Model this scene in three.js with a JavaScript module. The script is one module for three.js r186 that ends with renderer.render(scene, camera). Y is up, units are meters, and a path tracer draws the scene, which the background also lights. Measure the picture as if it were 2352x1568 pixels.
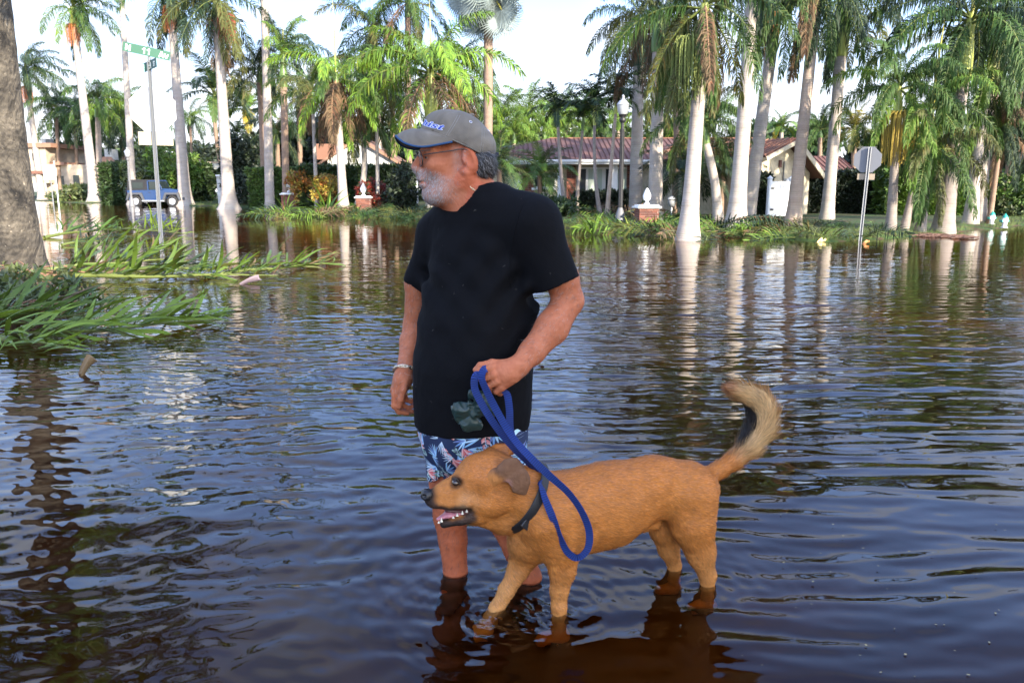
import * as THREE from 'three';
import { mergeGeometries, mergeVertices } from 'three/addons/utils/BufferGeometryUtils.js';
import { RoundedBoxGeometry } from 'three/addons/geometries/RoundedBoxGeometry.js';
import { ImprovedNoise } from 'three/addons/math/ImprovedNoise.js';

// ---------------------------------------------------------------- camera, exposure
const scene = new THREE.Scene();
const EYE = 1.34, PITCH = 0.1942;                       // metres above the flood water, radians downward
const camera = new THREE.PerspectiveCamera(47.07, 1024 / 682, 0.05, 900);
camera.position.set(0, EYE, 0);
camera.rotation.x = -PITCH;
camera.focus = 2.7; camera.userData.fStop = 11;
const renderer = new THREE.WebGLRenderer({ antialias: true });
renderer.setSize(1024, 682);
renderer.toneMapping = THREE.LinearToneMapping;
const EXPOSURE = 2.7;
renderer.toneMappingExposure = EXPOSURE;
renderer.shadowMap.enabled = true;
document.body.appendChild(renderer.domElement);

// ---------------------------------------------------------------- sky and sun
const SUN = new THREE.Vector3(0.55, 0.37, 0.75).normalize();
const noise3 = new ImprovedNoise();
const fbm = (x, y, z, n = 4) => { let s = 0, a = 0.5, f = 1; for (let i = 0; i < n; i++) { s += a * noise3.noise(x * f, y * f, z * f); a *= 0.5; f *= 2.03; } return s; };
const lerp = (a, b, t) => a + (b - a) * t, clamp = (x, a = 0, b = 1) => Math.min(b, Math.max(a, x));
const smooth = (a, b, x) => { const t = clamp((x - a) / (b - a)); return t * t * (3 - 2 * t); };
{
  const W = 1024, H = 512, data = new Float32Array(W * H * 4);
  const stops = [[-1, 1.7, 1.7, 1.66], [0, 1.8, 1.82, 1.8], [6, 1.55, 1.72, 1.95], [9, 1.2, 1.66, 2.4], [13.5, 0.86, 1.4, 2.6], [16, 0.88, 1.42, 2.6], [23, 0.74, 1.22, 2.45], [33, 0.44, 0.74, 1.6], [50, 0.4, 0.7, 1.55], [90, 0.34, 0.64, 1.65]];
  for (let r = 0; r < H; r++) {
    const e = ((r + 0.5) / H - 0.5) * Math.PI, deg = e * 180 / Math.PI, y = Math.sin(e);
    let k = 0; while (k < stops.length - 2 && deg > stops[k + 1][0]) k++;
    const t = clamp((deg - stops[k][0]) / (stops[k + 1][0] - stops[k][0]));
    for (let c = 0; c < W; c++) {
      const az = ((c + 0.5) / W - 0.5) * 2 * Math.PI, x = Math.cos(az) * Math.cos(e), z = Math.sin(az) * Math.cos(e);
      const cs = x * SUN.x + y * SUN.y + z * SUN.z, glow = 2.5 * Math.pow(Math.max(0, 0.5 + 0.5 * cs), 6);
      let cloud = 0;
      if (y > 0.005) { const q = 1 / (y + 0.12); cloud = smooth(0.02, 0.42, fbm(x * q * 1.1 + 3.1, 5.2, z * q * 1.6, 5) + 0.08) * 0.75 * smooth(0, 0.08, y); }
      for (let i = 0; i < 3; i++) {
        const clear = lerp(stops[k][i + 1], stops[k + 1][i + 1], t), white = [1.55, 1.6, 1.68][i];
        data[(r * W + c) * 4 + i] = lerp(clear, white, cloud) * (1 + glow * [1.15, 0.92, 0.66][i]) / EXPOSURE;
      }
      data[(r * W + c) * 4 + 3] = 1;
    }
  }
  const sky = new THREE.DataTexture(data, W, H, THREE.RGBAFormat, THREE.FloatType);
  sky.mapping = THREE.EquirectangularReflectionMapping; sky.magFilter = sky.minFilter = THREE.LinearFilter; sky.needsUpdate = true;
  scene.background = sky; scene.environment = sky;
}
const sun = new THREE.DirectionalLight(new THREE.Color(1, 0.89, 0.73), 4.8);
sun.position.copy(SUN).multiplyScalar(90).add(new THREE.Vector3(0, 0, -25));
sun.target.position.set(0, 0, -25);
sun.castShadow = true; sun.shadow.radius = 1.4; sun.shadow.mapSize.set(4096, 4096);
Object.assign(sun.shadow.camera, { left: -70, right: 70, top: 50, bottom: -50, near: 1, far: 240 });
scene.add(sun, sun.target);
sun.name = 'sun_light'; sun.target.name = 'sun_light_target';

// ---------------------------------------------------------------- tools
const rng = (a) => () => { a = (a + 0x6d2b79f5) | 0; let t = Math.imul(a ^ (a >>> 15), 1 | a); t = (t + Math.imul(t ^ (t >>> 7), 61 | t)) ^ t; return ((t ^ (t >>> 14)) >>> 0) / 4294967296; };
const V = (x = 0, y = 0, z = 0) => new THREE.Vector3(x, y, z);
const cosP = Math.cos(PITCH), sinP = Math.sin(PITCH), FPX = 1800;
// measured picture coordinates (2352 wide) to a place in the world: at a distance Z in front of the lens, or on the level y
function ray(px, py) { const X = (px - 1176) / FPX, Y = -(py - 784) / FPX; return V(X, Y * cosP - sinP, -(Y * sinP + cosP)); }
function at(px, py, Z) { const d = ray(px, py); return d.multiplyScalar(Z / -d.z).add(V(0, EYE, 0)); }
function onLevel(px, py, y = 0) { const d = ray(px, py); return d.multiplyScalar((y - EYE) / d.y).add(V(0, EYE, 0)); }

const used = new Map();
function numbered(name) { const n = used.get(name) ?? 0; used.set(name, n + 1); return n ? `${name}_${String(n).padStart(3, '0')}` : name; }
function tag(o, label, category, group, kind) { Object.assign(o.userData, { label, category }); if (group) o.userData.group = group; if (kind) o.userData.kind = kind; return o; }
function thing(name, label, category, pos = V(), turn = 0, group) {
  const o = new THREE.Group(); o.name = numbered(name); o.position.copy(pos); o.rotation.y = turn; scene.add(o);
  return tag(o, label, category, group);
}
function mesh(name, geo, mat, parent) {
  const m = new THREE.Mesh(geo, mat); m.castShadow = m.receiveShadow = true;
  m.name = parent ? name : numbered(name); (parent ?? scene).add(m); return m;
}
function put(m, x, y, z, rx = 0, ry = 0, rz = 0) { m.position.set(x, y, z); m.rotation.set(rx, ry, rz); return m; }
function struct(name, geo, mat) { const m = mesh(name, geo, mat); m.userData.kind = 'structure'; return m; }
const box = (w, h, d, x = 0, y = 0, z = 0) => new THREE.BoxGeometry(w, h, d).translate(x, y, z);
const rbox = (w, h, d, r, x = 0, y = 0, z = 0) => new RoundedBoxGeometry(w, h, d, 2, r).translate(x, y, z);
const cyl = (r0, r1, h, x = 0, y = 0, z = 0, n = 16) => new THREE.CylinderGeometry(r1, r0, h, n).translate(x, y + h / 2, z);
const lathe = (pts, n = 20) => new THREE.LatheGeometry(pts.map(([r, y]) => new THREE.Vector2(r, y)), n);
function tube(pts, r, seg = 20, n = 8) { return new THREE.TubeGeometry(new THREE.CatmullRomCurve3(pts), seg, r, n); }
function merge(list) { return mergeGeometries(list.map((g) => { const q = g.index ? g.toNonIndexed() : g; for (const k of Object.keys(q.attributes)) if (!['position', 'normal', 'uv'].includes(k)) q.deleteAttribute(k); if (!q.attributes.uv) q.setAttribute('uv', new THREE.BufferAttribute(new Float32Array(q.attributes.position.count * 2), 2)); return q; })); }
const mat = (r, g, b, rough = 0.8, more = {}) => new THREE.MeshStandardMaterial({ color: new THREE.Color().setRGB(r, g, b), roughness: rough, ...more });
const phys = (r, g, b, rough = 0.8, more = {}) => new THREE.MeshPhysicalMaterial({ color: new THREE.Color().setRGB(r, g, b), roughness: rough, ...more });
function canvasTex(w, h, draw, color = true, repeat) {
  const c = document.createElement('canvas'); c.width = w; c.height = h; draw(c.getContext('2d'), w, h);
  const t = new THREE.CanvasTexture(c); t.wrapS = t.wrapT = THREE.RepeatWrapping; t.anisotropy = 8;
  if (color) t.colorSpace = THREE.SRGBColorSpace; if (repeat) t.repeat.set(...repeat); return t;
}
function dataTex(n, f, channels = 1, srgb = false) {          // f(u, v) -> value or [r, g, b], 0..1, tiling
  const d = new Uint8Array(n * n * 4);
  for (let y = 0; y < n; y++) for (let x = 0; x < n; x++) { const v = f(x / n, y / n), i = (y * n + x) * 4; for (let c = 0; c < 3; c++) d[i + c] = 255 * clamp(channels === 1 ? v : v[c]); d[i + 3] = 255; }
  const t = new THREE.DataTexture(d, n, n); t.wrapS = t.wrapT = THREE.RepeatWrapping; t.magFilter = THREE.LinearFilter; t.minFilter = THREE.LinearMipmapLinearFilter; t.generateMipmaps = true;
  if (srgb) t.colorSpace = THREE.SRGBColorSpace; t.needsUpdate = true; return t;
}
// noise that tiles over the unit square
function tileNoise(u, v, f, z = 0, n = 4) { const a = u * 2 * Math.PI, b = v * 2 * Math.PI, R = f / (2 * Math.PI); return fbm(Math.cos(a) * R + Math.cos(b) * R * 0.77 + z, Math.sin(a) * R + z * 2.3, Math.sin(b) * R + Math.cos(b) * 0.4 * R, n); }
function indexed(pos, idx, extra = {}) {
  const g = new THREE.BufferGeometry(); g.setAttribute('position', new THREE.Float32BufferAttribute(pos, 3)); g.setIndex(idx);
  for (const [k, [a, n]] of Object.entries(extra)) g.setAttribute(k, new THREE.Float32BufferAttribute(a, n));
  if (!extra.normal) g.computeVertexNormals(); return g;
}
// a round limb along a curve whose radius changes; uv in metres
function limb(points, radius, rings = 24, around = 14, cap = false) {
  const curve = new THREE.CatmullRomCurve3(points), pos = [], uv = [], idx = [], L = curve.getLength(), fr = curve.computeFrenetFrames(rings);
  for (let i = 0; i <= rings; i++) {
    const t = i / rings, p = curve.getPointAt(t), r = radius(t);
    for (let k = 0; k <= around; k++) { const a = k / around * 2 * Math.PI, q = p.clone().addScaledVector(fr.normals[i], Math.cos(a) * r).addScaledVector(fr.binormals[i], Math.sin(a) * r); pos.push(q.x, q.y, q.z); uv.push(k / around, t * L); }
  }
  for (let i = 0; i < rings; i++) for (let k = 0; k < around; k++) { const a = i * (around + 1) + k, b = a + around + 1; idx.push(a, a + 1, b, b, a + 1, b + 1); }
  const g = indexed(pos, idx, { uv: [uv, 2] }); return g;
}
// ---------------------------------------------------------------- ground, road, verge, water
const BED = -0.2;
const grit = dataTex(256, (u, v) => 0.5 + 0.9 * tileNoise(u, v, 14, 1, 5));
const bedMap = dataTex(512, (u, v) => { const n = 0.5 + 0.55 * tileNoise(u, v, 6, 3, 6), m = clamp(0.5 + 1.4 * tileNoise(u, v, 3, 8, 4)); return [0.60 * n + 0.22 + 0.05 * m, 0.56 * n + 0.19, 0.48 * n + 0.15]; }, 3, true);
{
  const g = new THREE.PlaneGeometry(900, 900).rotateX(-Math.PI / 2);
  const uv = g.attributes.uv; for (let i = 0; i < uv.count; i++) uv.setXY(i, uv.getX(i) * 300, uv.getY(i) * 300);
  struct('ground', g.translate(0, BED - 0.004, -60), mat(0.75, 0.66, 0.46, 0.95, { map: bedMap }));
  // two streets meeting: the flooded roadway under the water, with its painted double line
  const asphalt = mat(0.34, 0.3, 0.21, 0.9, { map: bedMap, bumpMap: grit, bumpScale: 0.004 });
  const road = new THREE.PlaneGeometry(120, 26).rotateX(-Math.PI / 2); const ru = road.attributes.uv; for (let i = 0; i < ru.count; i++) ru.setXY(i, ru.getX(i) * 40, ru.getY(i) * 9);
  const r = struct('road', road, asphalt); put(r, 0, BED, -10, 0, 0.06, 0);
  const line = mat(0.75, 0.33, 0.03, 0.7, { map: dataTex(256, (u, v) => { const n = clamp(0.75 + 0.9 * tileNoise(u, v, 20, 4, 4)); return [n, n, n]; }, 3, true) });
  const a = onLevel(225, 488, BED), b = onLevel(968, 543, BED), len = a.distanceTo(b) + 12;
  for (const off of [-0.16, 0.16]) {
    const m = struct('road_marking', new THREE.PlaneGeometry(len, 0.16, 60, 1).rotateX(-Math.PI / 2), line);
    const mid = a.clone().lerp(b, 0.5); put(m, mid.x, BED + 0.02, mid.z, 0, Math.atan2(-(b.z - a.z), b.x - a.x), 0); m.translateZ(off);
  }
}
// the lawn strip along the far side, its edge just out of the water
const EDGE = [[-700, 452], [-300, 456], [20, 460], [110, 463], [205, 468], [250, 465], [300, 464], [405, 465], [440, 475], [480, 473], [530, 480], [585, 477], [640, 481], [700, 488], [760, 495], [800, 497], [870, 497], [960, 503], [1060, 509], [1180, 514], [1300, 524], [1400, 533], [1500, 543], [1580, 549], [1640, 546], [1710, 544], [1800, 550], [1900, 556], [1990, 552], [2080, 545], [2180, 536], [2300, 524], [2360, 517], [2600, 503], [3200, 480]];
const edgeCurve = new THREE.CatmullRomCurve3(EDGE.map(([x, y]) => onLevel(x, y, 0)), false, 'catmullrom', 0.2);
const lawnTex = dataTex(512, (u, v) => { const n = clamp(0.5 + 0.9 * tileNoise(u, v, 30, 2, 5)), m = clamp(0.5 + 1.1 * tileNoise(u, v, 4, 6, 3)); const k = smooth(0.45, 0.75, m); return [lerp(0.16 + 0.30 * n, 0.34 + 0.2 * n, k), lerp(0.30 + 0.32 * n, 0.26 + 0.16 * n, k), lerp(0.07 + 0.12 * n, 0.16 + 0.1 * n, k)]; }, 3, true);
const verge = (() => {
  const N = 260, offs = [[-0.5, -0.26], [-0.1, -0.04], [0.15, 0.02], [0.8, 0.07], [3, 0.12], [8, 0.16], [25, 0.2], [160, 0.2]], pos = [], uv = [], idx = [], rnd = rng(5);
  for (let i = 0; i <= N; i++) {
    const p = edgeCurve.getPoint(i / N), d = Math.hypot(p.x, p.z), jit = 0.35 * fbm(p.x * 0.6, 1, p.z * 0.6, 3);
    for (const [o, y] of offs) { const k = (d + (o + jit) * (o > 20 ? 1 : d / 21)) / d, x = p.x * k, z = p.z * k; pos.push(x, y + (o > 0.3 && o < 20 ? 0.03 * fbm(x, 2, z, 2) : 0), z); uv.push(x / 3, z / 3); }
  }
  const m = offs.length;
  for (let i = 0; i < N; i++) for (let j = 0; j < m - 1; j++) { const a = i * m + j, b = a + m; idx.push(a, a + 1, b, b, a + 1, b + 1); }
  const g = indexed(pos, idx.reverse(), { uv: [uv, 2] });
  return struct('lawn', g, mat(0.36, 0.36, 0.3, 0.95, { map: lawnTex }));
})();
// the mound that the near palm stands on
{
  const c = onLevel(40, 640), pos = [], uv = [], idx = [], R = 16, A = 40;
  for (let j = 0; j <= R; j++) for (let k = 0; k <= A; k++) { const r = j / R, a = k / A * 2 * Math.PI, x = Math.cos(a) * r * 2.6, z = Math.sin(a) * r * 4.2; pos.push(x, -0.25 + 0.32 * (1 - r * r) + 0.06 * fbm(x * 1.3, 4, z * 1.3, 4), z); uv.push(x, z); }
  for (let j = 0; j < R; j++) for (let k = 0; k < A; k++) { const a = j * (A + 1) + k, b = a + A + 1; idx.push(a, a + 1, b, b, a + 1, b + 1); }
  const m = struct('mound', indexed(pos, idx, { uv: [uv, 2] }), mat(0.6, 0.5, 0.42, 0.95, { map: dataTex(256, (u, v) => { const n = clamp(0.5 + tileNoise(u, v, 16, 5, 5)); return [0.2 + 0.35 * n, 0.16 + 0.27 * n, 0.1 + 0.16 * n]; }, 3, true) }));
  put(m, c.x - 1.7, 0, c.z, 0, 0.1, 0);
}
// flood water: long low ripples rolling towards the viewer, rings round every leg that stands in it
const rings = [];                                       // [x, z, strength, wavelength, reach]
function makeWater() {
  const rnd = rng(77), waves = [];
  for (let i = 0; i < 76; i++) {                         // short crests rolling in, a confused set near the left, and a few longer swells
    const kind = i < 34 ? 0 : i < 62 ? 1 : 2, L = kind === 0 ? 0.08 * Math.pow(4.6, rnd()) : kind === 1 ? 0.065 * Math.pow(4, Math.pow(rnd(), 1.2)) : 0.32 * Math.pow(3.6, rnd()), a = (rnd() + rnd() - 1) * [0.4, 1.6, 0.7][kind] + 0.08, k = 2 * Math.PI / L;
    waves.push([Math.sin(a) * k, Math.cos(a) * k, rnd() * 6.28, [0.0145, 0.015, 0.0075][kind] / k, L, kind]);
  }
  const stir = [[1165, 1412, 0.2], [1215, 1408, 0.17], [1150, 1440, 0.14], [1290, 1400, 0.13]].map(([x, y, r]) => { const p = onLevel(x, y, 0); return [p.x, p.z, r]; });
  const at2 = (x, z) => {                               // [height, slope x, slope z]
    const d = Math.hypot(x, z), calm = lerp(1, 0.16, smooth(7, 19, d)) * (0.55 + 0.9 * clamp(0.5 + fbm(x * 0.16, 9, z * 0.22, 2) * 1.8));
    let h = 0, sx = 0, sz = 0; const wx = 0.35 * fbm(x * 0.5, 3, z * 0.5, 2), wz = 0.35 * fbm(x * 0.5, 7, z * 0.5, 2);
    const near = lerp(0.6, 1, smooth(2.4, 6, -z + 0.5 * x));
    const wild = lerp(0.12, 1, smooth(1.6, -0.9, x - 0.12 * (-z - 3))) * smooth(13, 6, d);
    for (const [kx, kz, ph, am, L, kind] of waves) { const g = kind === 2 ? am : am * near * (kind ? wild : 1), q = kx * (x + wx) + kz * (z + wz) + ph, c = Math.cos(q); h += g * Math.sin(q); sx += g * kx * c; sz += g * kz * c; }
    h *= calm; sx *= calm; sz *= calm;
    for (const [cx, cz, st, wl, reach] of rings) {
      const dx = x - cx, dz = z - cz, r = Math.hypot(dx, dz); if (r > reach * 4 || r < 0.02) continue;
      const k = 2 * Math.PI / wl, e = st * Math.exp(-r / reach) * smooth(0.02, 0.07, r), q = k * r, s = e * Math.cos(q) ; h += e * Math.sin(q) / k; sx += s * dx / r; sz += s * dz / r;
    }
    for (const [cx, cz, R] of stir) {
      const r = Math.hypot(x - cx, z - cz); if (r > R * 1.6) continue;
      const e = 0.0055 * Math.exp(-(r * r) / (R * R * 0.35)), f = (a, b) => noise3.noise(a * 21, 3, b * 21) + 0.45 * noise3.noise(a * 52, 8, b * 52), q = 0.002, v = f(x, z);
      h += e * v; sx += e * (f(x + q, z) - v) / q; sz += e * (f(x, z + q) - v) / q;
    }
    return [h, sx, sz];
  };
  const zs = [60, 30, 15, 7, 3, 1, 0]; for (let z = -0.9; z > -26; z -= Math.min(0.034, -z * 0.0062)) zs.push(z); for (let z = -26.05; z > -60; z *= 1.004) zs.push(z); for (let z = -60.5; z > -170; z *= 1.03) zs.push(z); zs.push(-400);
  const us = [-30, -8, -3, -1.8, -1.35]; for (let i = 0; i <= 400; i++) us.push(-1.15 + 2.3 * i / 400); us.push(1.35, 1.8, 3, 8, 30);
  const pos = new Float32Array(zs.length * us.length * 3), nor = new Float32Array(pos.length), idx = [];
  let i = 0;
  for (const z of zs) for (const u of us) {
    const w = (1.3 + 0.62 * Math.min(170, Math.abs(z))), x = u * w, [h, sx, sz] = at2(x, z), n = 1 / Math.hypot(sx, 1, sz);
    pos[i] = x; pos[i + 1] = h; pos[i + 2] = z; nor[i] = -sx * n; nor[i + 1] = n; nor[i + 2] = -sz * n; i += 3;
  }
  const m = us.length;
  const nearCells = [];                                       // split for light: near water absorbs with depth, tinted sheet beyond passes sun
  for (let j = 0; j < zs.length - 1; j++) for (let k = 0; k < m - 1; k++) { const a = j * m + k, b = a + m, x = pos[a * 3]; (zs[j] + 0.9 * noise3.noise(x * 0.7, 4, 1) + 0.3 * noise3.noise(x * 3, 2, 1) > -5.6 ? nearCells : idx).push(a, a + 1, b, b, a + 1, b + 1); }
  const sheet = (list, m) => { const g = new THREE.BufferGeometry(); g.setAttribute('position', new THREE.BufferAttribute(pos, 3)); g.setAttribute('normal', new THREE.BufferAttribute(nor, 3)); g.setIndex(list); struct('water', g, m); };
  sheet(nearCells, new THREE.MeshPhysicalMaterial({ color: new THREE.Color(1, 1, 1), roughness: 0, ior: 1.33, transmission: 1, thickness: 0.2, attenuationColor: new THREE.Color().setRGB(0.66, 0.46, 0.2), attenuationDistance: 0.16, side: THREE.DoubleSide }));
  sheet(idx, new THREE.MeshPhysicalMaterial({ color: new THREE.Color().setRGB(0.5, 0.285, 0.085), roughness: 0, ior: 1.33, transmission: 1, thickness: 0, side: THREE.DoubleSide }));
}
// ---------------------------------------------------------------- palms
const leafMat = (r, g, b, rough = 0.62) => phys(r, g, b, rough, { vertexColors: true, side: THREE.DoubleSide, transmission: 0.18, thickness: 0, specularIntensity: 0.6 });
const LEAF = { dark: leafMat(0.022, 0.047, 0.02), mid: leafMat(0.05, 0.105, 0.018), bright: leafMat(0.11, 0.2, 0.022), olive: leafMat(0.085, 0.095, 0.022), yellow: leafMat(0.3, 0.25, 0.03), brown: leafMat(0.15, 0.1, 0.055, 0.85), lush: leafMat(0.16, 0.29, 0.03), silver: leafMat(0.24, 0.29, 0.28, 0.6) };
const STALK = mat(0.13, 0.16, 0.035, 0.6), STALKBROWN = mat(0.28, 0.16, 0.08, 0.8), YSTALK = mat(0.5, 0.45, 0.09, 0.5);
// one frond of unit length, growing outward along +x; its leaflets hang under their own weight
function frondGeo({ e0, e1, n = 44, leaf = 0.2, wid = 0.011, droop = 0.7, plume = 0.7, bare = 0.12, pow = 1.15, seed = 1, stalk = 0.011 }) {
  const rnd = rng(seed), P = [], A = [], S = 24; let x = 0, y = 0;
  for (let i = 0; i <= S; i++) { const a = lerp(e0, e1, Math.pow(i / S, pow)); A.push(a); P.push([x, y]); x += Math.cos(a) / S; y += Math.sin(a) / S; }
  const side = 0.05 * (rnd() - 0.5), pos = [], idx = [], col = [];
  const on = (t) => { const f = clamp(t) * S, i = Math.min(S - 1, Math.floor(f)), k = f - i; return [V(lerp(P[i][0], P[i + 1][0], k), lerp(P[i][1], P[i + 1][1], k), side * t * t * 3), lerp(A[i], A[i + 1], k)]; };
  for (let i = 0; i < n; i++) for (const s of [-1, 1]) {
    const t = bare + (1 - bare) * (i + 0.5 * rnd()) / n, [p, a] = on(t), T = V(Math.cos(a), Math.sin(a), 0), N = V(-Math.sin(a), Math.cos(a), 0), B = V(0, 0, s);
    const lift = (rnd() * 2 - 1) * plume + 0.15, fw = 0.35 + 0.9 * t * t + 0.3 * rnd(), l = leaf * Math.sin(Math.PI * (0.16 + 0.72 * t)) * (0.8 + 0.4 * rnd()) * 1.05;
    const d = B.multiplyScalar(Math.cos(lift)).addScaledVector(N, Math.sin(lift)).addScaledVector(T, fw).normalize();
    const d2 = d.clone().add(V(0, -droop * (0.6 + 0.8 * rnd()), 0)).normalize(), d3 = d2.clone().add(V(0, -droop * 0.9, 0)).normalize();
    const w = T.clone().addScaledVector(d, -T.dot(d)).normalize(), ww = wid * (0.8 + 0.4 * rnd());
    const q = [p, p.clone().addScaledVector(d, l * 0.35)]; q.push(q[1].clone().addScaledVector(d2, l * 0.35)); q.push(q[2].clone().addScaledVector(d3, l * 0.3));
    const b0 = pos.length / 3, c = 0.72 + 0.56 * rnd(), yl = rnd() < 0.1 ? 1.5 : 1;
    [0.5, 1, 0.75].forEach((f, j) => { for (const k of [-1, 1]) { const v = q[j].clone().addScaledVector(w, k * ww * f); pos.push(v.x, v.y, v.z); col.push(c * yl, c, c * 0.95); } });
    pos.push(q[3].x, q[3].y, q[3].z); col.push(c * yl, c, c * 0.95);
    idx.push(b0, b0 + 1, b0 + 2, b0 + 2, b0 + 1, b0 + 3, b0 + 2, b0 + 3, b0 + 4, b0 + 4, b0 + 3, b0 + 5, b0 + 4, b0 + 5, b0 + 6);
  }
  const blades = indexed(pos, idx, { color: [col, 3] });
  const mid = limb([0, 0.25, 0.5, 0.75, 1].map((t) => on(t)[0]), (t) => stalk * (1 - 0.85 * t), 12, 5);
  return [blades, mid];
}
const D2R = Math.PI / 180, POSES = { up: [78, 25, 1.3], rise: [62, -25, 1.3], mid: [42, -62, 1.1], low: [12, -84, 0.9], hang: [-28, -92, 0.7], skirt: [-66, -95, 0.6] };
const KINDS = {
  royal: { leaf: 0.185, wid: 0.0054, n: 86, droop: 1.0, plume: 0.95 }, weep: { leaf: 0.17, wid: 0.0046, n: 118, droop: 2.0, plume: 1.1 }, coco: { leaf: 0.2, wid: 0.0075, n: 56, droop: 0.5, plume: 0.2 }, adon: { leaf: 0.24, wid: 0.013, n: 34, droop: 0.45, plume: 0.5, stalk: 0.016 },
  date: { leaf: 0.2, wid: 0.006, n: 54, droop: 0.35, plume: 0.4 },
};
const frondCache = new Map();
function frond(kind, pose, seed) { const key = kind + pose + seed; if (!frondCache.has(key)) { const [a, b, p] = POSES[pose]; frondCache.set(key, frondGeo({ ...KINDS[kind], e0: (a + (seed - 1) * 5) * D2R, e1: (b + (seed - 1) * 7) * D2R, pow: p, seed: seed * 31 + pose.length })); } return frondCache.get(key); }
function addFrond(parent, kind, pose, seed, len, az, where, leaf, stalk = STALK) {
  const [g, r] = frond(kind, pose, seed), m = mesh('frond', g, leaf, parent); m.position.copy(where); m.scale.setScalar(len); m.rotation.y = az;
  mesh('stalk', r, stalk, m); return m;
}
// bark: pale grey with ring scars
const barkMap = canvasTex(512, 1024, (c, w, h) => {
  const r = rng(12); c.fillStyle = 'rgb(196,187,176)'; c.fillRect(0, 0, w, h);
  for (let i = 0; i < 900; i++) { const v = 150 + r() * 90, a = 0.05 + 0.12 * r(), x = r() * w, y = r() * h, s = 8 + r() * 50; c.fillStyle = `rgba(${v},${v * 0.95},${v * (0.86 + 0.08 * r())},${a})`; for (const ox of [-w, 0, w]) { c.beginPath(); c.ellipse(x + ox, y, s, s * (0.25 + r()), 0, 0, 7); c.fill(); } }
  for (let y = 4; y < h; y += 9 + r() * 22) { c.strokeStyle = `rgba(${90 + r() * 50},${80 + r() * 40},${70 + r() * 30},${0.18 + 0.4 * r()})`; c.lineWidth = 1 + r() * 2.6; c.beginPath(); for (let x = 0; x <= w; x += 32) { const yy = y + 2.2 * Math.sin(x / w * 6.283 * 2 + y) + r() * 1.2; x ? c.lineTo(x, yy) : c.moveTo(x, yy); } c.stroke(); }
  for (let i = 0; i < 2600; i++) { const v = r() < 0.5 ? 235 : 95; c.fillStyle = `rgba(${v},${v},${v - 8},${0.25 + 0.3 * r()})`; c.fillRect(r() * w, r() * h, 1 + r() * 3, 1 + r() * 3); }
});
const barkBump = canvasTex(256, 1024, (c, w, h) => { const r = rng(12); c.fillStyle = '#999'; c.fillRect(0, 0, w, h); for (let y = 4; y < h; y += 12 + r() * 24) { c.fillStyle = `rgba(40,40,40,${0.3 + 0.5 * r()})`; c.fillRect(0, y, w, 2 + r() * 3); } for (let i = 0; i < 2500; i++) { const v = r() * 255; c.fillStyle = `rgba(${v},${v},${v},.25)`; c.fillRect(r() * w, r() * h, 1 + r() * 7, 1 + r() * 3); } }, false);
const bark = (r, g, b) => { const m = mat(r, g, b, 0.85, { map: barkMap.clone(), bumpMap: barkBump.clone(), bumpScale: 0.012 }); for (const t of [m.map, m.bumpMap]) { t.repeat.set(1, 0.45); t.needsUpdate = true; } return m; };
const BARK = { pale: bark(0.74, 0.72, 0.7), warm: bark(0.72, 0.62, 0.54), grey: bark(0.5, 0.47, 0.46), brown: bark(0.5, 0.38, 0.3), near: (() => { const g = dataTex(512, (u, v) => { const a = tileNoise(u, v, 5, 2, 5), b = tileNoise(u, v, 40, 7, 4), c = smooth(0.08, 0.3, tileNoise(u, v, 9, 12, 4)), s = smooth(0.3, 0.42, tileNoise(u, v, 60, 15, 2)), ring = 0.03 * Math.sin(v * 6.283 * 22 + 9 * a); const k = 0.5 + 0.5 * a + 0.35 * b - 0.2 * c + 0.4 * s + ring; return [0.62 * k + 0.06, 0.585 * k + 0.055, 0.52 * k + 0.05]; }, 3, true), m = mat(0.62, 0.6, 0.57, 0.95, { map: g, bumpMap: dataTex(256, (u, v) => 0.5 + 0.8 * tileNoise(u, v, 16, 9, 5)), bumpScale: 0.035 }); m.map.repeat.set(1, 0.4); m.bumpMap.repeat.set(3, 1.1); m.bumpMap.needsUpdate = true; return m; })() };
const SHAFT = { green: mat(0.12, 0.2, 0.05, 0.4), lime: mat(0.42, 0.46, 0.09, 0.4), dark: mat(0.06, 0.11, 0.06, 0.45) };
const FRUIT = { orange: mat(0.5, 0.17, 0.05, 0.7), green: mat(0.2, 0.24, 0.06, 0.8), yellow: mat(0.42, 0.3, 0.05, 0.8), red: mat(0.45, 0.1, 0.06, 0.8) };
function brushGeo(seed, n, len) {                      // a hanging spray of fruiting strings
  const r = rng(seed), list = [];
  for (let i = 0; i < n; i++) { const a = r() * 6.28, o = 0.1 + 0.32 * r(), l = len * (0.6 + 0.5 * r()), p = V(0.06 * Math.cos(a), 0.1, 0.06 * Math.sin(a)); list.push(limb([p, V(o * Math.cos(a), 0.05 + 0.1 * r(), o * Math.sin(a)), V(o * 1.15 * Math.cos(a), -l * 0.5, o * 1.15 * Math.sin(a)), V(o * 1.1 * Math.cos(a), -l, o * 1.1 * Math.sin(a))], () => 0.009, 6, 3)); }
  return merge(list);
}
const BRUSH = brushGeo(4, 150, 1.3);
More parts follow.
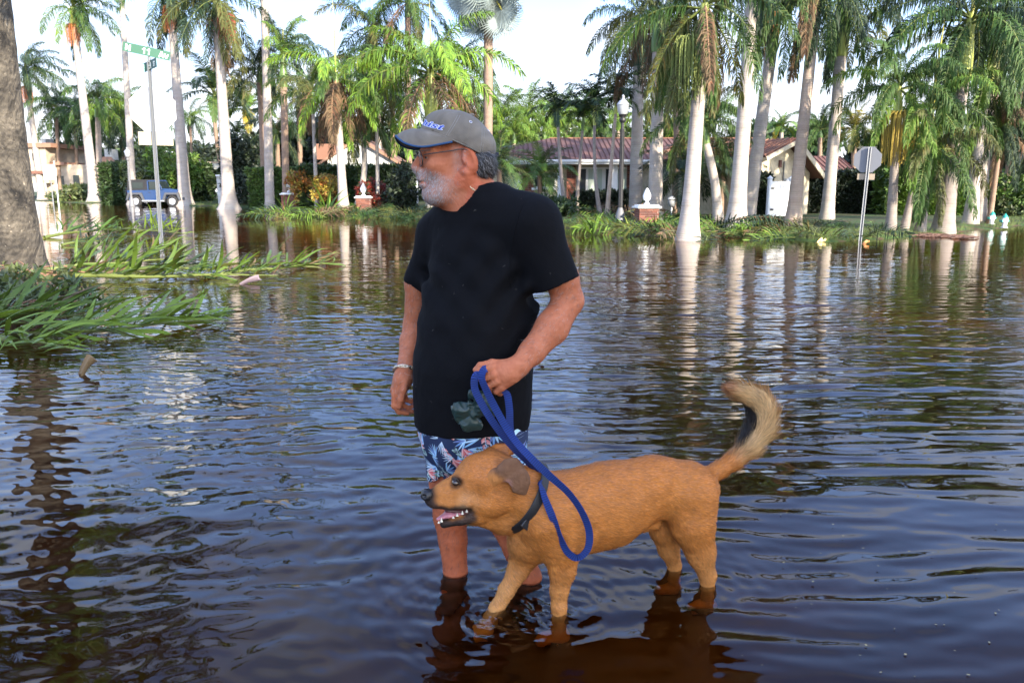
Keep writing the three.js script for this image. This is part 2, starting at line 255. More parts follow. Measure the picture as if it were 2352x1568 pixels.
const CROWNS = {                                        // [pose, how many, relative length]
  fresh: [['up', 2, 0.85], ['rise', 4, 1], ['mid', 5, 1.02], ['low', 5, 1]],
  droop: [['rise', 3, 0.95], ['mid', 5, 1], ['low', 5, 1], ['hang', 5, 0.95]],
  skirt: [['rise', 2, 0.9], ['mid', 4, 1], ['low', 4, 1], ['hang', 5, 1], ['skirt', 5, 0.9]],
  curtain: [['rise', 2, 0.85], ['mid', 2, 0.95], ['low', 3, 0.95], ['hang', 5, 0.95], ['skirt', 4, 0.9]],
  adonis: [['up', 2, 0.85], ['rise', 5, 1], ['mid', 5, 1], ['low', 2, 0.8]],
  small: [['up', 2, 0.9], ['rise', 3, 1], ['mid', 4, 1], ['low', 3, 0.9]],
};
let palmCount = 0;
// base and top in measured picture coordinates, Z the distance of the trunk
function palm(o) {
  const { label, group, base, top, Z, w = 0.2, w1 = w * 0.6, slim = 0.8, crown = 'droop', len = 3, kind = 'royal', leaf = 'mid', leaf2, shaft = 1.2, shaftMat = 'green', barkKind = 'pale', flare = 1.5, spear = 0, wind = 0, brown = 0, fruit, fruitAt = 0, belly = 0, curve = 0, lean = 0, n: mult = 1, y0 = 0.05 } = o;
  const seed = o.seed ?? ++palmCount * 7, r = rng(seed + 3), b = at(base[0], base[1], Z); b.y = Math.min(b.y, y0); const tp = at(top[0], top[1], Z + lean);
  const t = thing(o.name ?? 'palm_tree', label, 'palm tree', V(b.x, b.y - 0.25, b.z), 0, group), loc = tp.clone().sub(t.position);
  const mid = loc.clone().multiplyScalar(0.5).add(V(curve, 0, 0));
  const fl = (u) => 1 + (flare * 1.22 - 1) * Math.exp(-u * loc.y / 0.55) + belly * Math.exp(-((u - 0.35) ** 2) / 0.05);
  if (loc.y > 0.5) mesh('trunk', limb([V(), loc.clone().multiplyScalar(0.2).add(V(curve * 0.62, 0, 0)), mid, loc.clone().multiplyScalar(0.8).add(V(curve * 0.6, 0, 0)), loc], (u) => slim * lerp(w, w1, Math.pow(u, 0.55)) * fl(u) * (1 + 0.015 * Math.sin(u * 90)), 40, 16), BARK[barkKind], t);
  const up = loc.clone().sub(mid).normalize(), tip = loc.clone().addScaledVector(up, shaft);
  if (shaft > 0.1) mesh('crownshaft', limb([loc, loc.clone().addScaledVector(up, shaft * 0.5), tip], (u) => slim * w1 * (1.16 - 0.5 * u + 0.35 * Math.sin(Math.PI * Math.min(1, u * 1.5)) * 0.6), 10, 12), SHAFT[shaftMat], t);
  if (spear) mesh('spear', limb([tip, tip.clone().add(V(0.03 + wind * 0.2, spear * 0.6, 0)), tip.clone().add(V(wind * 0.6, spear, 0.05))], (u) => 0.055 * (1.05 - u), 8, 6), YSTALK, t);
  let k = 0, az = r() * 6.28;
  for (const [pose, cnt, rel] of CROWNS[crown]) for (let i = 0; i < Math.round(cnt * mult); i++) {
    az += 2.39996 + 0.3 * r(); let a = az; if (wind) a = wind > 0 ? Math.atan2(Math.sin(az), Math.cos(az)) * (1 - 0.62 * wind) : Math.PI + Math.atan2(Math.sin(az), Math.cos(az)) * (1 + 0.62 * wind);
    const isBrown = (pose === 'hang' || pose === 'skirt') && r() < brown * 0.65, lf = isBrown ? LEAF.brown : LEAF[leaf2 && r() < 0.35 ? leaf2 : leaf];
    addFrond(t, kind, pose, 1 + (k % 3), len * rel * (0.88 + 0.24 * r()), a, tip.clone().addScaledVector(up, -0.16 * r() * shaft), lf, isBrown ? STALKBROWN : STALK); k++;
  }
  if (fruit) { const g = mesh('fruit_cluster', BRUSH, FRUIT[fruit], t); g.position.copy(loc).add(V(fruitAt, 0.05, 0.22)); g.scale.setScalar(o.fruitSize ?? 0.7); }
  return t;
}
// ---------------------------------------------------------------- houses, walls, street furniture
const STUCCO = dataTex(256, (u, v) => { const n = clamp(0.86 + 0.22 * tileNoise(u, v, 8, 2, 5)); return [n, n, n * 0.99]; }, 3, true);
const M = {
  white: mat(0.78, 0.77, 0.73, 0.7, { map: STUCCO }), cream: mat(0.72, 0.63, 0.47, 0.85, { map: STUCCO }), trim: mat(0.8, 0.8, 0.78, 0.5), beige: mat(0.66, 0.53, 0.39, 0.85, { map: STUCCO }),
  brickA: mat(0.18, 0.06, 0.04, 0.9), brickB: mat(0.24, 0.09, 0.06, 0.9), brickC: mat(0.12, 0.045, 0.035, 0.9), mortar: mat(0.34, 0.28, 0.23, 0.95),
  tileA: mat(0.25, 0.125, 0.08, 0.85), tileB: mat(0.31, 0.17, 0.11, 0.85), tileC: mat(0.19, 0.09, 0.06, 0.85), tileD: mat(0.31, 0.12, 0.07, 0.85), roofbed: mat(0.14, 0.065, 0.05, 0.9),
  glass: phys(0.02, 0.03, 0.03, 0.04, { specularIntensity: 1, ior: 1.5 }), curtain: mat(0.5, 0.58, 0.5, 0.85), shutter: mat(0.03, 0.035, 0.04, 0.6), vinyl: mat(0.76, 0.78, 0.8, 0.45),
  alu: mat(0.72, 0.73, 0.72, 0.42, { metalness: 0.0 }), galv: mat(0.21, 0.22, 0.23, 0.5, { metalness: 0.3 }), black: mat(0.02, 0.02, 0.022, 0.45), grey: mat(0.16, 0.16, 0.165, 0.5), soffit: mat(0.6, 0.52, 0.4, 0.9),
  green: mat(0.0, 0.2, 0.13, 0.45), dkgreen: mat(0.0, 0.12, 0.09, 0.45), plateback: mat(0.42, 0.37, 0.26, 0.5), sticker: mat(0.8, 0.82, 0.85, 0.6), globe: phys(0.5, 0.52, 0.53, 0.3, { transmission: 0.35, thickness: 0 }),
};
const TILES = [M.tileA, M.tileA, M.tileB, M.tileC, M.tileB, M.tileA, M.tileD];
function rb(x0, y0, x1, y1, Z, depth) { const a = at(x0, y0, Z), b = at(x1, y1, Z); return box(Math.abs(b.x - a.x), Math.abs(a.y - b.y), depth, (a.x + b.x) / 2, (a.y + b.y) / 2, -Z - depth / 2); }
function poly(pts, depth, z) { const s = new THREE.Shape(pts.map(([x, y]) => new THREE.Vector2(x, y))); return new THREE.ExtrudeGeometry(s, { depth, bevelEnabled: false }).translate(0, 0, z); }
const barrel = (() => { const g = new THREE.CylinderGeometry(0.1, 0.115, 0.44, 8, 1, true, -Math.PI / 2, Math.PI); return g.rotateX(Math.PI / 2); })();   // half round, axis along z
barrel.rotateX(0); 
// a slope of barrel tiles: origin at its lower left corner, u along the eave, v up the slope; how(i, j) says which are kept
function tileSlope(parent, o, u, v, cols, rows, du, dv, inside, limit, seed) {
  const r = rng(seed), n = u.clone().cross(v).normalize(), rest = []; let made = 0; const zAxis = v.clone().multiplyScalar(-1), basis = new THREE.Matrix4();
  if (n.y < 0) n.negate();
  const x = n.clone().cross(zAxis).normalize();
  for (let j = 0; j < rows; j++) for (let i = 0; i < cols; i++) {
    const p = o.clone().addScaledVector(u, (i + 0.5) * du).addScaledVector(v, (j + 0.5) * dv); if (!inside(p, i, j)) continue;
    p.addScaledVector(n, 0.02 + 0.012 * r()); basis.makeBasis(x, n, zAxis); const q = new THREE.Quaternion().setFromRotationMatrix(basis), s = V(1, 1, dv / 0.4);
    const m4 = new THREE.Matrix4().compose(p, q, s), mt = TILES[Math.floor(r() * TILES.length)];
    if (made < limit) { const m = mesh('tile', barrel, mt, parent); m.applyMatrix4(m4); made++; } else rest.push(barrel.clone().applyMatrix4(m4));
  }
  if (rest.length) { const m = mesh('tile_field', merge(rest), M.tileA, parent); m.userData.kind = 'stuff'; }
}
// --- long low house with the red barrel tile roof
{
  const t = thing('tiled_house', 'long low house with red barrel tile roof behind the lamp post and thin palms', 'house', V(0, 0, 0));
  const Zw = 39, eaveZ = 37.6, eaveY = 2.62, ridgeZ = 42.2, ridgeY = 3.86, xL = -3.4, xR = 13.2, rL = 2.0;
  mesh('wall', box(xR - xL - 0.8, 2.6, 0.25, (xL + xR) / 2 + 0.3, 1.3, -Zw - 0.13), M.cream, t);
  mesh('side_wall', box(0.25, 2.6, 8, xL + 0.8, 1.3, -Zw - 4.3), M.cream, t);
  mesh('back_wall', box(xR - xL - 1, 2.6, 0.25, (xL + xR) / 2 + 0.3, 1.3, -Zw - 8.3), M.cream, t);
  const roof = mesh('roof', (() => { const q = [[xL, eaveY, -eaveZ], [xR, eaveY, -eaveZ], [xR, ridgeY, -ridgeZ], [rL, ridgeY, -ridgeZ], [xL, eaveY, -ridgeZ - 4.6], [xR, eaveY, -ridgeZ - 4.6]]; return indexed(q.flat(), [0, 1, 2, 0, 2, 3, 0, 3, 4, 3, 2, 5, 3, 5, 4]); })(), M.roofbed, t);
  mesh('fascia', box(xR - xL, 0.2, 0.06, (xL + xR) / 2, eaveY - 0.12, -eaveZ + 0.035), M.trim, t);
  mesh('gutter', box(xR - xL, 0.1, 0.12, (xL + xR) / 2, eaveY - 0.06, -eaveZ + 0.13), M.trim, t);
  mesh('soffit', box(xR - xL, 0.03, 1.5, (xL + xR) / 2, eaveY - 0.2, -eaveZ - 0.78), M.soffit, t);
  const vdir = V(0, ridgeY - eaveY, -(ridgeZ - eaveZ)).normalize(), sl = Math.hypot(ridgeY - eaveY, ridgeZ - eaveZ);
  tileSlope(roof, V(-0.9, eaveY, -eaveZ), V(1, 0, 0), vdir, 58, 12, 0.243, sl / 12, (p) => p.x > xL + (p.y - eaveY) / (ridgeY - eaveY) * (rL - xL), 298, 3);
  for (let i = 0; i < 28; i++) { const m = mesh('ridge_tile', barrel, TILES[i % 7], roof); put(m, rL + 0.2 + i * 0.4, ridgeY + 0.03, -ridgeZ, 0, Math.PI / 2, 0); }
  // front: brick piers, window bank, columns
  const front = (x0, y0, x1, y1, d = 0.1, Z = 39) => rb(x0, y0, x1, y1, Z - d, d - 0.004);
  const pier = (x0, x1, seed) => {
    const a = at(x0, 376, 38.85), b = at(x1, 458, 38.85), p = mesh('brick_pier', box(b.x - a.x, 2.4, 0.12, (a.x + b.x) / 2, 1.3, -38.94), M.mortar, t), r = rng(seed);
    const nx = Math.max(1, Math.round((b.x - a.x) / 0.23)), bw = (b.x - a.x) / nx;
    for (let j = 0; j < 26; j++) for (let i = 0; i < nx; i++) { const m = mesh('brick', box(bw - 0.018, 0.075, 0.05), [M.brickA, M.brickB, M.brickC][Math.floor(r() * 3)], p); put(m, a.x + (i + 0.5) * bw, 0.2 + j * 0.092, -38.86); }
  };
  pier(1200, 1226, 1); pier(1302, 1322, 2); pier(1441, 1452, 3); pier(1555, 1580, 4);
  const win = (x0, y0, x1, y1, panes) => {
    const w = mesh('window', front(x0, y0, x1, y1, 0.06), M.trim, t);
    for (const [a, b, m] of panes) mesh(m === 'shutter' ? 'shutter' : 'pane', rb(a, y0 + 4, b, y1 - 4, 38.92, 0.03), m === 'shutter' ? M.shutter : m === 'curtain' ? M.curtain : M.glass, w);
    mesh('sill', rb(x0 - 3, y1 - 1, x1 + 3, y1 + 4, 38.8, 0.16), M.trim, w);
  };
  win(1224, 402, 1278, 432, [[1228, 1250, 'glass'], [1252, 1274, 'glass']]);
  win(1330, 384, 1442, 453, [[1333, 1345, 'shutter'], [1352, 1382, 'curtain'], [1392, 1412, 'glass'], [1420, 1438, 'curtain']]);
  win(1462, 384, 1500, 440, [[1466, 1480, 'curtain'], [1483, 1497, 'glass']]);
  win(1600, 384, 1680, 436, [[1604, 1640, 'glass'], [1643, 1676, 'glass']]);
  for (const x of [1286, 1412]) mesh('porch_column', rb(x - 5, 372, x + 5, 462, 38, 0.2), M.trim, t);
}
// --- gabled wing at the right end
{
  const pk = at(1826, 319, 33.5), t = thing('gabled_house', 'cream gable end with tiled rake beside the white gate', 'house', V(pk.x, 0, pk.z), 0.6);
  const H = pk.y, L = -2.0, lY = H - 0.74, R = 2.15, rY = H - 1.55, D = 7;
  mesh('wall', poly([[L + 0.35, 0], [R - 0.4, 0], [R - 0.4, rY + 0.2], [0, H - 0.14], [L + 0.35, lY + 0.02]], D, -D - 0.4), M.cream, t);
  const slab = (x0, y0, x1, y1) => { const a = Math.atan2(y1 - y0, x1 - x0), l = Math.hypot(x1 - x0, y1 - y0); return box(l, 0.1, D + 0.5, 0, 0, 0).rotateZ(a).translate((x0 + x1) / 2, (y0 + y1) / 2, -D / 2 - 0.1); };
  const rl = mesh('roof', slab(L, lY, 0.02, H), M.roofbed, t), rr = mesh('roof', slab(-0.02, H - 0.004, R, rY), M.roofbed, t);
  mesh('rake_board', (() => { const a = Math.atan2(rY - H, R), l = Math.hypot(R, H - rY); return box(l, 0.2, 0.05).rotateZ(a).translate(R / 2, (H + rY) / 2 - 0.1, 0.2); })(), M.cream, t);
  mesh('rake_board', (() => { const a = Math.atan2(H - lY, -L), l = Math.hypot(L, H - lY); return box(l, 0.16, 0.05).rotateZ(a).translate(L / 2, (H + lY) / 2 - 0.1, 0.203); })(), M.cream, t);
  const vl = V(-L, H - lY, 0).normalize(), sl = Math.hypot(L, H - lY);
  tileSlope(rl, V(L, lY + 0.06, 0.15), V(0, 0, -1), vl, 28, 5, 0.245, sl / 5, () => true, 290, 6);
  const vr = V(-R, H - rY, 0).normalize(), sr = Math.hypot(R, H - rY);
  tileSlope(rr, V(R, rY + 0.06, 0.15), V(0, 0, -1), vr, 8, 6, 0.245, sr / 6, () => true, 290, 7);
  mesh('vent', box(0.16, 0.3, 0.05, -0.35, H - 1.0, -0.37), M.roofbed, t); mesh('meter_box', box(0.3, 0.6, 0.14, 0.15, 1.4, -0.33), M.vinyl, t); mesh('conduit', cyl(0.025, 0.025, 1.1, -0.1, 1.3, -0.36, 6), M.grey, t);
}
{
  const t = thing('low_wing', 'low tiled wing with white fascia just beyond the gable end', 'house', V());
  mesh('wall', rb(1890, 402, 1975, 470, 40, 4), M.cream, t); mesh('fascia', rb(1884, 396, 1966, 404, 39.4, 0.08), M.trim, t);
  const a = at(1884, 397, 39.3), b = at(1966, 397, 39.3), rf = mesh('roof', box(b.x - a.x, 0.1, 2.6).rotateX(0.34).translate((a.x + b.x) / 2, a.y + 0.42, -40.5), M.roofbed, t);
  tileSlope(rf, V(a.x, a.y + 0.06, -39.3), V(1, 0, 0), V(0, Math.sin(0.34), -Math.cos(0.34)), 8, 6, 0.235, 0.42, () => true, 100, 8);
  mesh('satellite_dish', new THREE.SphereGeometry(0.35, 14, 6, 0, 6.3, 0, 0.8).rotateX(0.9).translate(b.x + 0.4, a.y + 0.25, -39.2), M.galv, t);
}
// --- far houses on the left
function farHouse(label, parts) { const t = thing('far_house', label, 'house', V()); for (const [n, x0, y0, x1, y1, Z, d, m, parent] of parts) mesh(n, rb(x0, y0, x1, y1, Z, d), m, t); return t; }
farHouse('beige two storey house with dark window beyond the leaning sign post', [['wall', 100, 378, 212, 458, 84, 8, M.beige], ['upper_wall', 60, 336, 112, 420, 83, 8, M.beige], ['roof', 56, 328, 116, 338, 82.6, 9, M.tileB], ['roof', 108, 372, 146, 379, 83.5, 4, M.tileB], ['window', 128, 404, 147, 424, 83.96, 0.2, M.glass], ['window', 72, 352, 80, 368, 82.95, 0.2, M.glass], ['window', 166, 402, 182, 422, 83.95, 0.2, M.glass], ['chimney', 93, 318, 106, 345, 86, 1.5, M.white], ['awning', 66, 392, 110, 399, 82.4, 0.6, M.tileC]]);
{
  const t = farHouse('tiled roof with pale chimney showing over the tall hedge', [['wall', 226, 372, 300, 440, 80, 6, M.beige], ['chimney', 238, 342, 256, 366, 82, 1.4, M.white]]);
  const a = at(222, 378, 79.6), b = at(296, 361, 82); mesh('roof', poly([[a.x, 0], [b.x, 0], [b.x - 0.8, b.y - a.y], [a.x + 0.5, b.y - a.y]], 0.2, 0).rotateX(-0.6).translate(0, a.y, -79.6), M.tileB, t);
  const t2 = farHouse('small white gable with red rake between the two left trunks', [['wall', 388, 374, 414, 430, 76, 5, M.white], ['garden_wall', 428, 374, 508, 388, 79, 0.4, M.white], ['coping', 426, 371, 510, 374.5, 78.9, 0.6, M.beige]]);
  const p = at(402, 359, 75.8), q = at(383, 376, 75.8); for (const s of [-1, 1]) mesh('roof', box(1.15, 0.14, 5).rotateZ(-s * 0.72).translate(p.x + s * 0.4, (p.y + q.y) / 2 + 0.04, -78.2), M.tileB, t2);
  mesh('gable', poly([[q.x + 0.1, q.y], [2 * p.x - q.x - 0.1, q.y], [p.x, p.y - 0.1]], 0.2, -76), M.white, t2);
}
{
  const t = thing('hidden_house', 'white gabled house half hidden by the hanging fronds', 'house', V()), Z = 54;
  const a = at(752, 368, Z), b = at(908, 372, Z), p = at(822, 322, Z);
  mesh('wall', poly([[a.x, 0], [b.x, 0], [b.x, b.y], [p.x, p.y], [a.x, a.y]], 7, -Z - 7), M.white, t);
  const rl = (x0, y0, x1, y1, nm) => { const l = Math.hypot(x1 - x0, y1 - y0); return mesh(nm, box(l + 0.3, 0.14, 8).rotateZ(Math.atan2(y1 - y0, x1 - x0)).translate((x0 + x1) / 2, (y0 + y1) / 2 + 0.09, -Z - 3.7), M.tileB, t); };
  rl(a.x - 0.5, a.y - 0.3, p.x, p.y, 'roof'); rl(p.x, p.y - 0.005, b.x + 0.5, b.y - 0.3, 'roof');
  mesh('low_roof', rb(720, 330, 790, 366, Z + 4, 6), M.tileA, t); mesh('window', rb(808, 345, 826, 362, Z - 0.05, 0.1), M.glass, t);
}
{
  const t = thing('garage', 'plain white garage wall behind the second bare trunk', 'garage', V());
  mesh('wall', rb(496, 404, 562, 468, 59, 4), M.white, t); mesh('door', rb(505, 418, 545, 467, 58.96, 0.1), M.vinyl, t); mesh('fascia', rb(494, 401, 566, 405, 58.8, 4.4), M.trim, t);
}
// --- gates
function gate(label, x0, y0, x1, y1, Z, n, turn = 0) {
  const a = at(x0, y0, Z), b = at(x1, y1, Z), w = b.x - a.x, h = a.y - b.y, t = thing('vinyl_gate', label, 'gate', V((a.x + b.x) / 2, b.y, -Z), turn);
  for (const s of [-1, 1]) { const p = mesh('post', rbox(0.13, h + 0.1, 0.13, 0.015, s * w / 2, (h + 0.1) / 2, 0), M.vinyl, t); mesh('cap', new THREE.ConeGeometry(0.12, 0.1, 4).rotateY(Math.PI / 4).translate(s * w / 2, h + 0.15, 0), M.vinyl, p); }
  mesh('rail', box(w, 0.1, 0.06, 0, h - 0.06, 0), M.vinyl, t); mesh('rail', box(w, 0.1, 0.06, 0, 0.12, 0), M.vinyl, t);
  const pw = (w - 0.14) / n; for (let i = 0; i < n; i++) mesh('plank', box(pw - 0.012, h - 0.22, 0.035, -w / 2 + 0.07 + (i + 0.5) * pw, h / 2 + 0.02, -0.003), M.vinyl, t);
  for (const y of [0.3, h - 0.25]) mesh('hinge', box(0.14, 0.07, 0.04, -w / 2 + 0.1, y, 0.06), M.black, t);
}
gate('white vinyl gate under the gable end between two grey trunks', 1766, 416, 1816, 500, 29, 6, 0.25);
gate('white garden gate half hidden by the small tree beside the red crotons', 928, 412, 958, 468, 47, 4);
// --- brick pillars with white finials
function pillar(label, px, yTop, yBase, Z, w) {
  const b = at(px, yBase, Z), h = at(px, yTop, Z).y - 0.02, t = thing('brick_pillar', label, 'pillar', V(b.x, 0.02, -Z), 0.12, 'brick pillars along the lawn edge');
  mesh('core', box(w - 0.03, h, w - 0.03, 0, h / 2, 0), M.mortar, t); const r = rng(px), nr = Math.round(h / 0.078), nb = Math.round(w / 0.225);
  for (let j = 0; j < nr; j++) for (let f = 0; f < 4; f++) for (let i = 0; i < nb; i++) {
    const bl = w / nb, m = mesh('brick', BRICK, [M.brickA, M.brickB, M.brickC, M.brickA][Math.floor(r() * 4)], t), q = -w / 2 + (i + 0.5) * bl + (j % 2 ? 0.025 : -0.025), c = [[q, w / 2, 0], [w / 2, q, 1], [q, -w / 2, 0], [-w / 2, q, 1]][f];
    put(m, c[0] * 0.97, (j + 0.5) * h / nr, c[1] - Math.sign(c[1]) * 0.02, 0, c[2] * Math.PI / 2, 0); if (c[2]) m.position.set(c[0] - Math.sign(c[0]) * 0.02, (j + 0.5) * h / nr, c[1] * 0.97); m.scale.set((bl - 0.014) / 0.2, (h / nr - 0.014) / 0.064, 1);
  }
  const cap = mesh('cap', rbox(w + 0.16, 0.07, w + 0.16, 0.02, 0, h + 0.035, 0), M.trim, t); mesh('cap_step', rbox(w + 0.02, 0.05, w + 0.02, 0.015, 0, h + 0.092, 0), M.trim, cap);
  const f = mesh('finial', lathe([[0, 0.1], [0.1, 0.1], [0.1, 0.14], [0.045, 0.17], [0.04, 0.22], [0.1, 0.25], [0.125, 0.32], [0.13, 0.4], [0.075, 0.52], [0.03, 0.6], [0, 0.62]].map(([a, y]) => [a * w / 0.6, h + y * w / 0.6]), 8), M.trim, t); return t;
}
const BRICK = rbox(0.2, 0.064, 0.06, 0.006);
pillar('brick pillar with white finial beside the trimmed hedge and orange crotons', 667, 447, 476, 48, 0.9);
pillar('brick pillar with white finial by the curved trunk and red crotons', 836, 455, 488, 41, 0.74);
pillar('brick pillar with faceted white finial in front of the tiled house', 1484, 478, 518, 27, 0.66);
pillar('brick pillar whose white finial tip shows just over the shoulder of the man', 1190, 448, 480, 36, 0.7);
// --- lamp posts
function lampPost(label, px, yBase, yTop, Z, dark) {
  const b = at(px, yBase, Z), h = at(px, yTop, Z).y, t = thing('street_lamp', label, 'street lamp', V(b.x, -0.1, -Z), 0), m = dark ? M.black : M.grey, ph = h - 0.62;
  mesh('base', lathe([[0, 0], [0.22, 0], [0.22, 0.2], [0.17, 0.28], [0.15, 0.55], [0.1, 0.68], [0.085, 0.75]], 16), M.grey, t);
  const pole = mesh('pole', merge([cyl(0.075, 0.055, ph - 0.7, 0, 0.7, 0, 12), ...[...Array(8)].map((_, i) => { const a = i / 8 * 6.283; return cyl(0.014, 0.01, ph - 1.0, 0.068 * Math.cos(a), 0.75, 0.068 * Math.sin(a), 5); })]), m, t);
  mesh('neck', lathe([[0.055, ph - 0.05], [0.1, ph], [0.12, ph + 0.08], [0.07, ph + 0.12], [0.14, ph + 0.2], [0.15, ph + 0.23]], 16), m, t);
  mesh('globe', lathe([[0.13, ph + 0.235], [0.17, ph + 0.33], [0.2, ph + 0.5], [0.19, ph + 0.54]], 8), M.globe, t);
  mesh('lamp_cap', lathe([[0.215, ph + 0.54], [0.2, ph + 0.58], [0.12, ph + 0.68], [0.05, ph + 0.72], [0.035, ph + 0.8], [0.05, ph + 0.83], [0, ph + 0.88]], 12), M.globe, t);
}
lampPost('black fluted street lamp with white lantern in front of the tiled house', 1424, 517, 228, 27.4, true);
lampPost('grey street lamp standing in the water beside the blue off road car', 303, 478, 343, 56, false);
// --- signs
function octagon(r, d) { const s = new THREE.Shape(); for (let i = 0; i < 8; i++) { const a = (i + 0.5) * Math.PI / 4; i ? s.lineTo(r * Math.cos(a), r * Math.sin(a)) : s.moveTo(r * Math.cos(a), r * Math.sin(a)); } return new THREE.ExtrudeGeometry(s, { depth: d, bevelEnabled: true, bevelSize: 0.006, bevelThickness: 0.002, bevelSegments: 1 }); }
function channelPost(h) { const s = new THREE.Shape(); [[-0.04, -0.02], [-0.022, -0.02], [-0.018, 0.018], [0.018, 0.018], [0.022, -0.02], [0.04, -0.02], [0.04, -0.014], [0.028, -0.014], [0.024, 0.026], [-0.024, 0.026], [-0.028, -0.014], [-0.04, -0.014]].forEach(([x, y], i) => i ? s.lineTo(x, y) : s.moveTo(x, y)); return new THREE.ExtrudeGeometry(s, { depth: h, bevelEnabled: false }).rotateX(-Math.PI / 2); }
function blade(text, w, h, bg) { return canvasTex(1024, 200, (c, W, H) => { c.fillStyle = bg; c.fillRect(0, 0, W, H); const r = rng(3); for (let i = 0; i < 200; i++) { c.fillStyle = `rgba(255,255,255,${0.03 * r()})`; c.fillRect(r() * W, r() * H, 60 * r(), 4); } c.fillStyle = '#eef4f0'; c.textBaseline = 'middle'; for (const [s, x, size] of text) { c.font = `bold ${size}px sans-serif`; c.fillText(s, x, H / 2 + 6); } }); }
function plateWithPrint(w, h, d, tex, edge) { const m = new THREE.MeshStandardMaterial({ map: tex, roughness: 0.45 }); return [edge, edge, edge, edge, m, m]; }
function streetSign() {
  const Z = 15.6, b = at(372, 582, Z), tp = at(342, 140, Z), t = thing('street_sign', 'street sign pole with green name blades above the white back of an octagon', 'street sign', V(b.x, -0.2, b.z));
  const d = tp.clone().sub(t.position), L = d.length(), q = new THREE.Quaternion().setFromUnitVectors(V(0, 1, 0), d.clone().normalize()); t.quaternion.copy(q);
  const u = (py) => L * (1 - (py - 140) / (582 - 140)) ;
  mesh('pole', channelPost(L), M.galv, t);
  put(mesh('octagon_plate', octagon(0.44, 0.004), M.alu, t), -0.02, u(240), -0.06, 0, 0.2, 0);
  put(mesh('lower_plate', rbox(0.63, 0.25, 0.01, 0.003), M.plateback, t), 0.0, u(302), -0.055, 0, 0.2, 0);
  const bk = mesh('bracket', merge([rbox(0.05, 0.1, 0.05, 0.01, 0, L + 0.02, 0), rbox(0.04, 0.22, 0.03, 0.01, 0, L + 0.16, 0)]), M.galv, t);
  const top = mesh('name_blade', new THREE.BoxGeometry(0.82, 0.165, 0.006), plateWithPrint(0, 0, 0, blade([['N', 40, 185], ['11', 400, 185], ['Av', 770, 185]], 1, 1, '#07543c'), M.green), t); put(top, -0.02, L + 0.17, 0.035, 0, 0.35, -0.16);
  const low = mesh('name_blade', new THREE.BoxGeometry(0.62, 0.17, 0.006), plateWithPrint(0, 0, 0, blade([['LER', 250, 190], ['ST', 740, 140]], 1, 1, '#083f38'), M.dkgreen), t); put(low, 0.03, L - 0.075, 0.03, 0, -0.8, 0.07);
  put(mesh('bent_end', rbox(0.12, 0.17, 0.005, 0.002), mat(0.2, 0.42, 0.4, 0.4), low), -0.33, 0, 0.055, 0, 1.2, 0);
}
streetSign();
{
  const Z = 20.0, b = at(1975, 556, Z), tp = at(1999, 338, Z), t = thing('stop_sign', 'grey back of an octagonal sign on a leaning post at the water edge', 'road sign', V(b.x, -0.2, b.z));
  const d = tp.clone().sub(t.position), L = d.length(); t.quaternion.setFromUnitVectors(V(0, 1, 0), d.clone().normalize()); const u = (py) => L * (1 - (py - 338) / (556 - 338));
  mesh('pole', channelPost(L), M.galv, t); const gb = mat(0.2, 0.205, 0.215, 0.55, { metalness: 0.2 });
  put(mesh('octagon_plate', octagon(0.335, 0.004), gb, t), 0, u(364), -0.06, 0, -0.5, 0); put(mesh('lower_plate', rbox(0.4, 0.15, 0.01, 0.003), mat(0.36, 0.29, 0.2, 0.6), t), 0, u(400), -0.05, 0, -0.5, 0);
  put(mesh('sticker', box(0.1, 0.06, 0.002), M.sticker, t), 0.06, u(378), -0.05, 0, -0.5, 0.4); put(mesh('sticker', box(0.12, 0.06, 0.002), M.sticker, t), 0.08, u(400), -0.043, 0, -0.5, 0);
}
{
  const Z = 62, b = at(122, 470, Z), tp = at(112, 380, Z), t = thing('leaning_sign', 'blank white sign back on a leaning thin post in front of the beige house', 'road sign', V(b.x, 0, b.z)), d = tp.clone().sub(t.position);
  t.quaternion.setFromUnitVectors(V(0, 1, 0), d.clone().normalize()); mesh('pole', cyl(0.045, 0.045, d.length(), 0, 0, 0, 8), M.galv, t); mesh('plate', rbox(0.9, 1.15, 0.02, 0.01, -0.05, d.length() - 0.5, 0.06), M.alu, t);
  const c = at(133, 462, Z + 4), h = 3.4, t2 = thing('bare_post', 'thin white post standing beside the leaning sign', 'post', V(c.x, 0, c.z)); mesh('pole', cyl(0.05, 0.04, h, 0, 0, 0, 8), M.vinyl, t2); mesh('cap', new THREE.SphereGeometry(0.06, 8, 6).translate(0, h, 0), M.vinyl, t2);
}
// --- hydrants
function hydrant(label, px, yBase, Z) {
  const b = at(px, yBase, Z), t = thing('fire_hydrant', label, 'fire hydrant', V(b.x, b.y, b.z), 0.4, undefined), teal = mat(0.03, 0.36, 0.3, 0.45), s = t.scale.setScalar(0.7);
  mesh('barrel', lathe([[0, 0], [0.15, 0], [0.15, 0.05], [0.1, 0.07], [0.1, 0.4], [0.13, 0.42], [0.13, 0.46], [0, 0.46]], 14), M.trim, t); mesh('bonnet', lathe([[0.12, 0.46], [0.115, 0.52], [0.07, 0.6], [0.03, 0.62], [0.03, 0.67], [0, 0.67]], 14), teal, t);
  for (const a of [0, 1.57, 3.14]) { const c = mesh('nozzle', new THREE.CylinderGeometry(0.055, 0.05, 0.1, 10).rotateZ(Math.PI / 2).translate(0.15, 0.33, 0), M.trim, t); c.rotation.y = a; mesh('nozzle_cap', new THREE.CylinderGeometry(0.06, 0.06, 0.04, 8).rotateZ(Math.PI / 2).translate(0.21, 0.33, 0), teal, c); }
}
hydrant('white fire hydrant with teal bonnet close to the thin dark trunk', 2278, 516, 27.5);
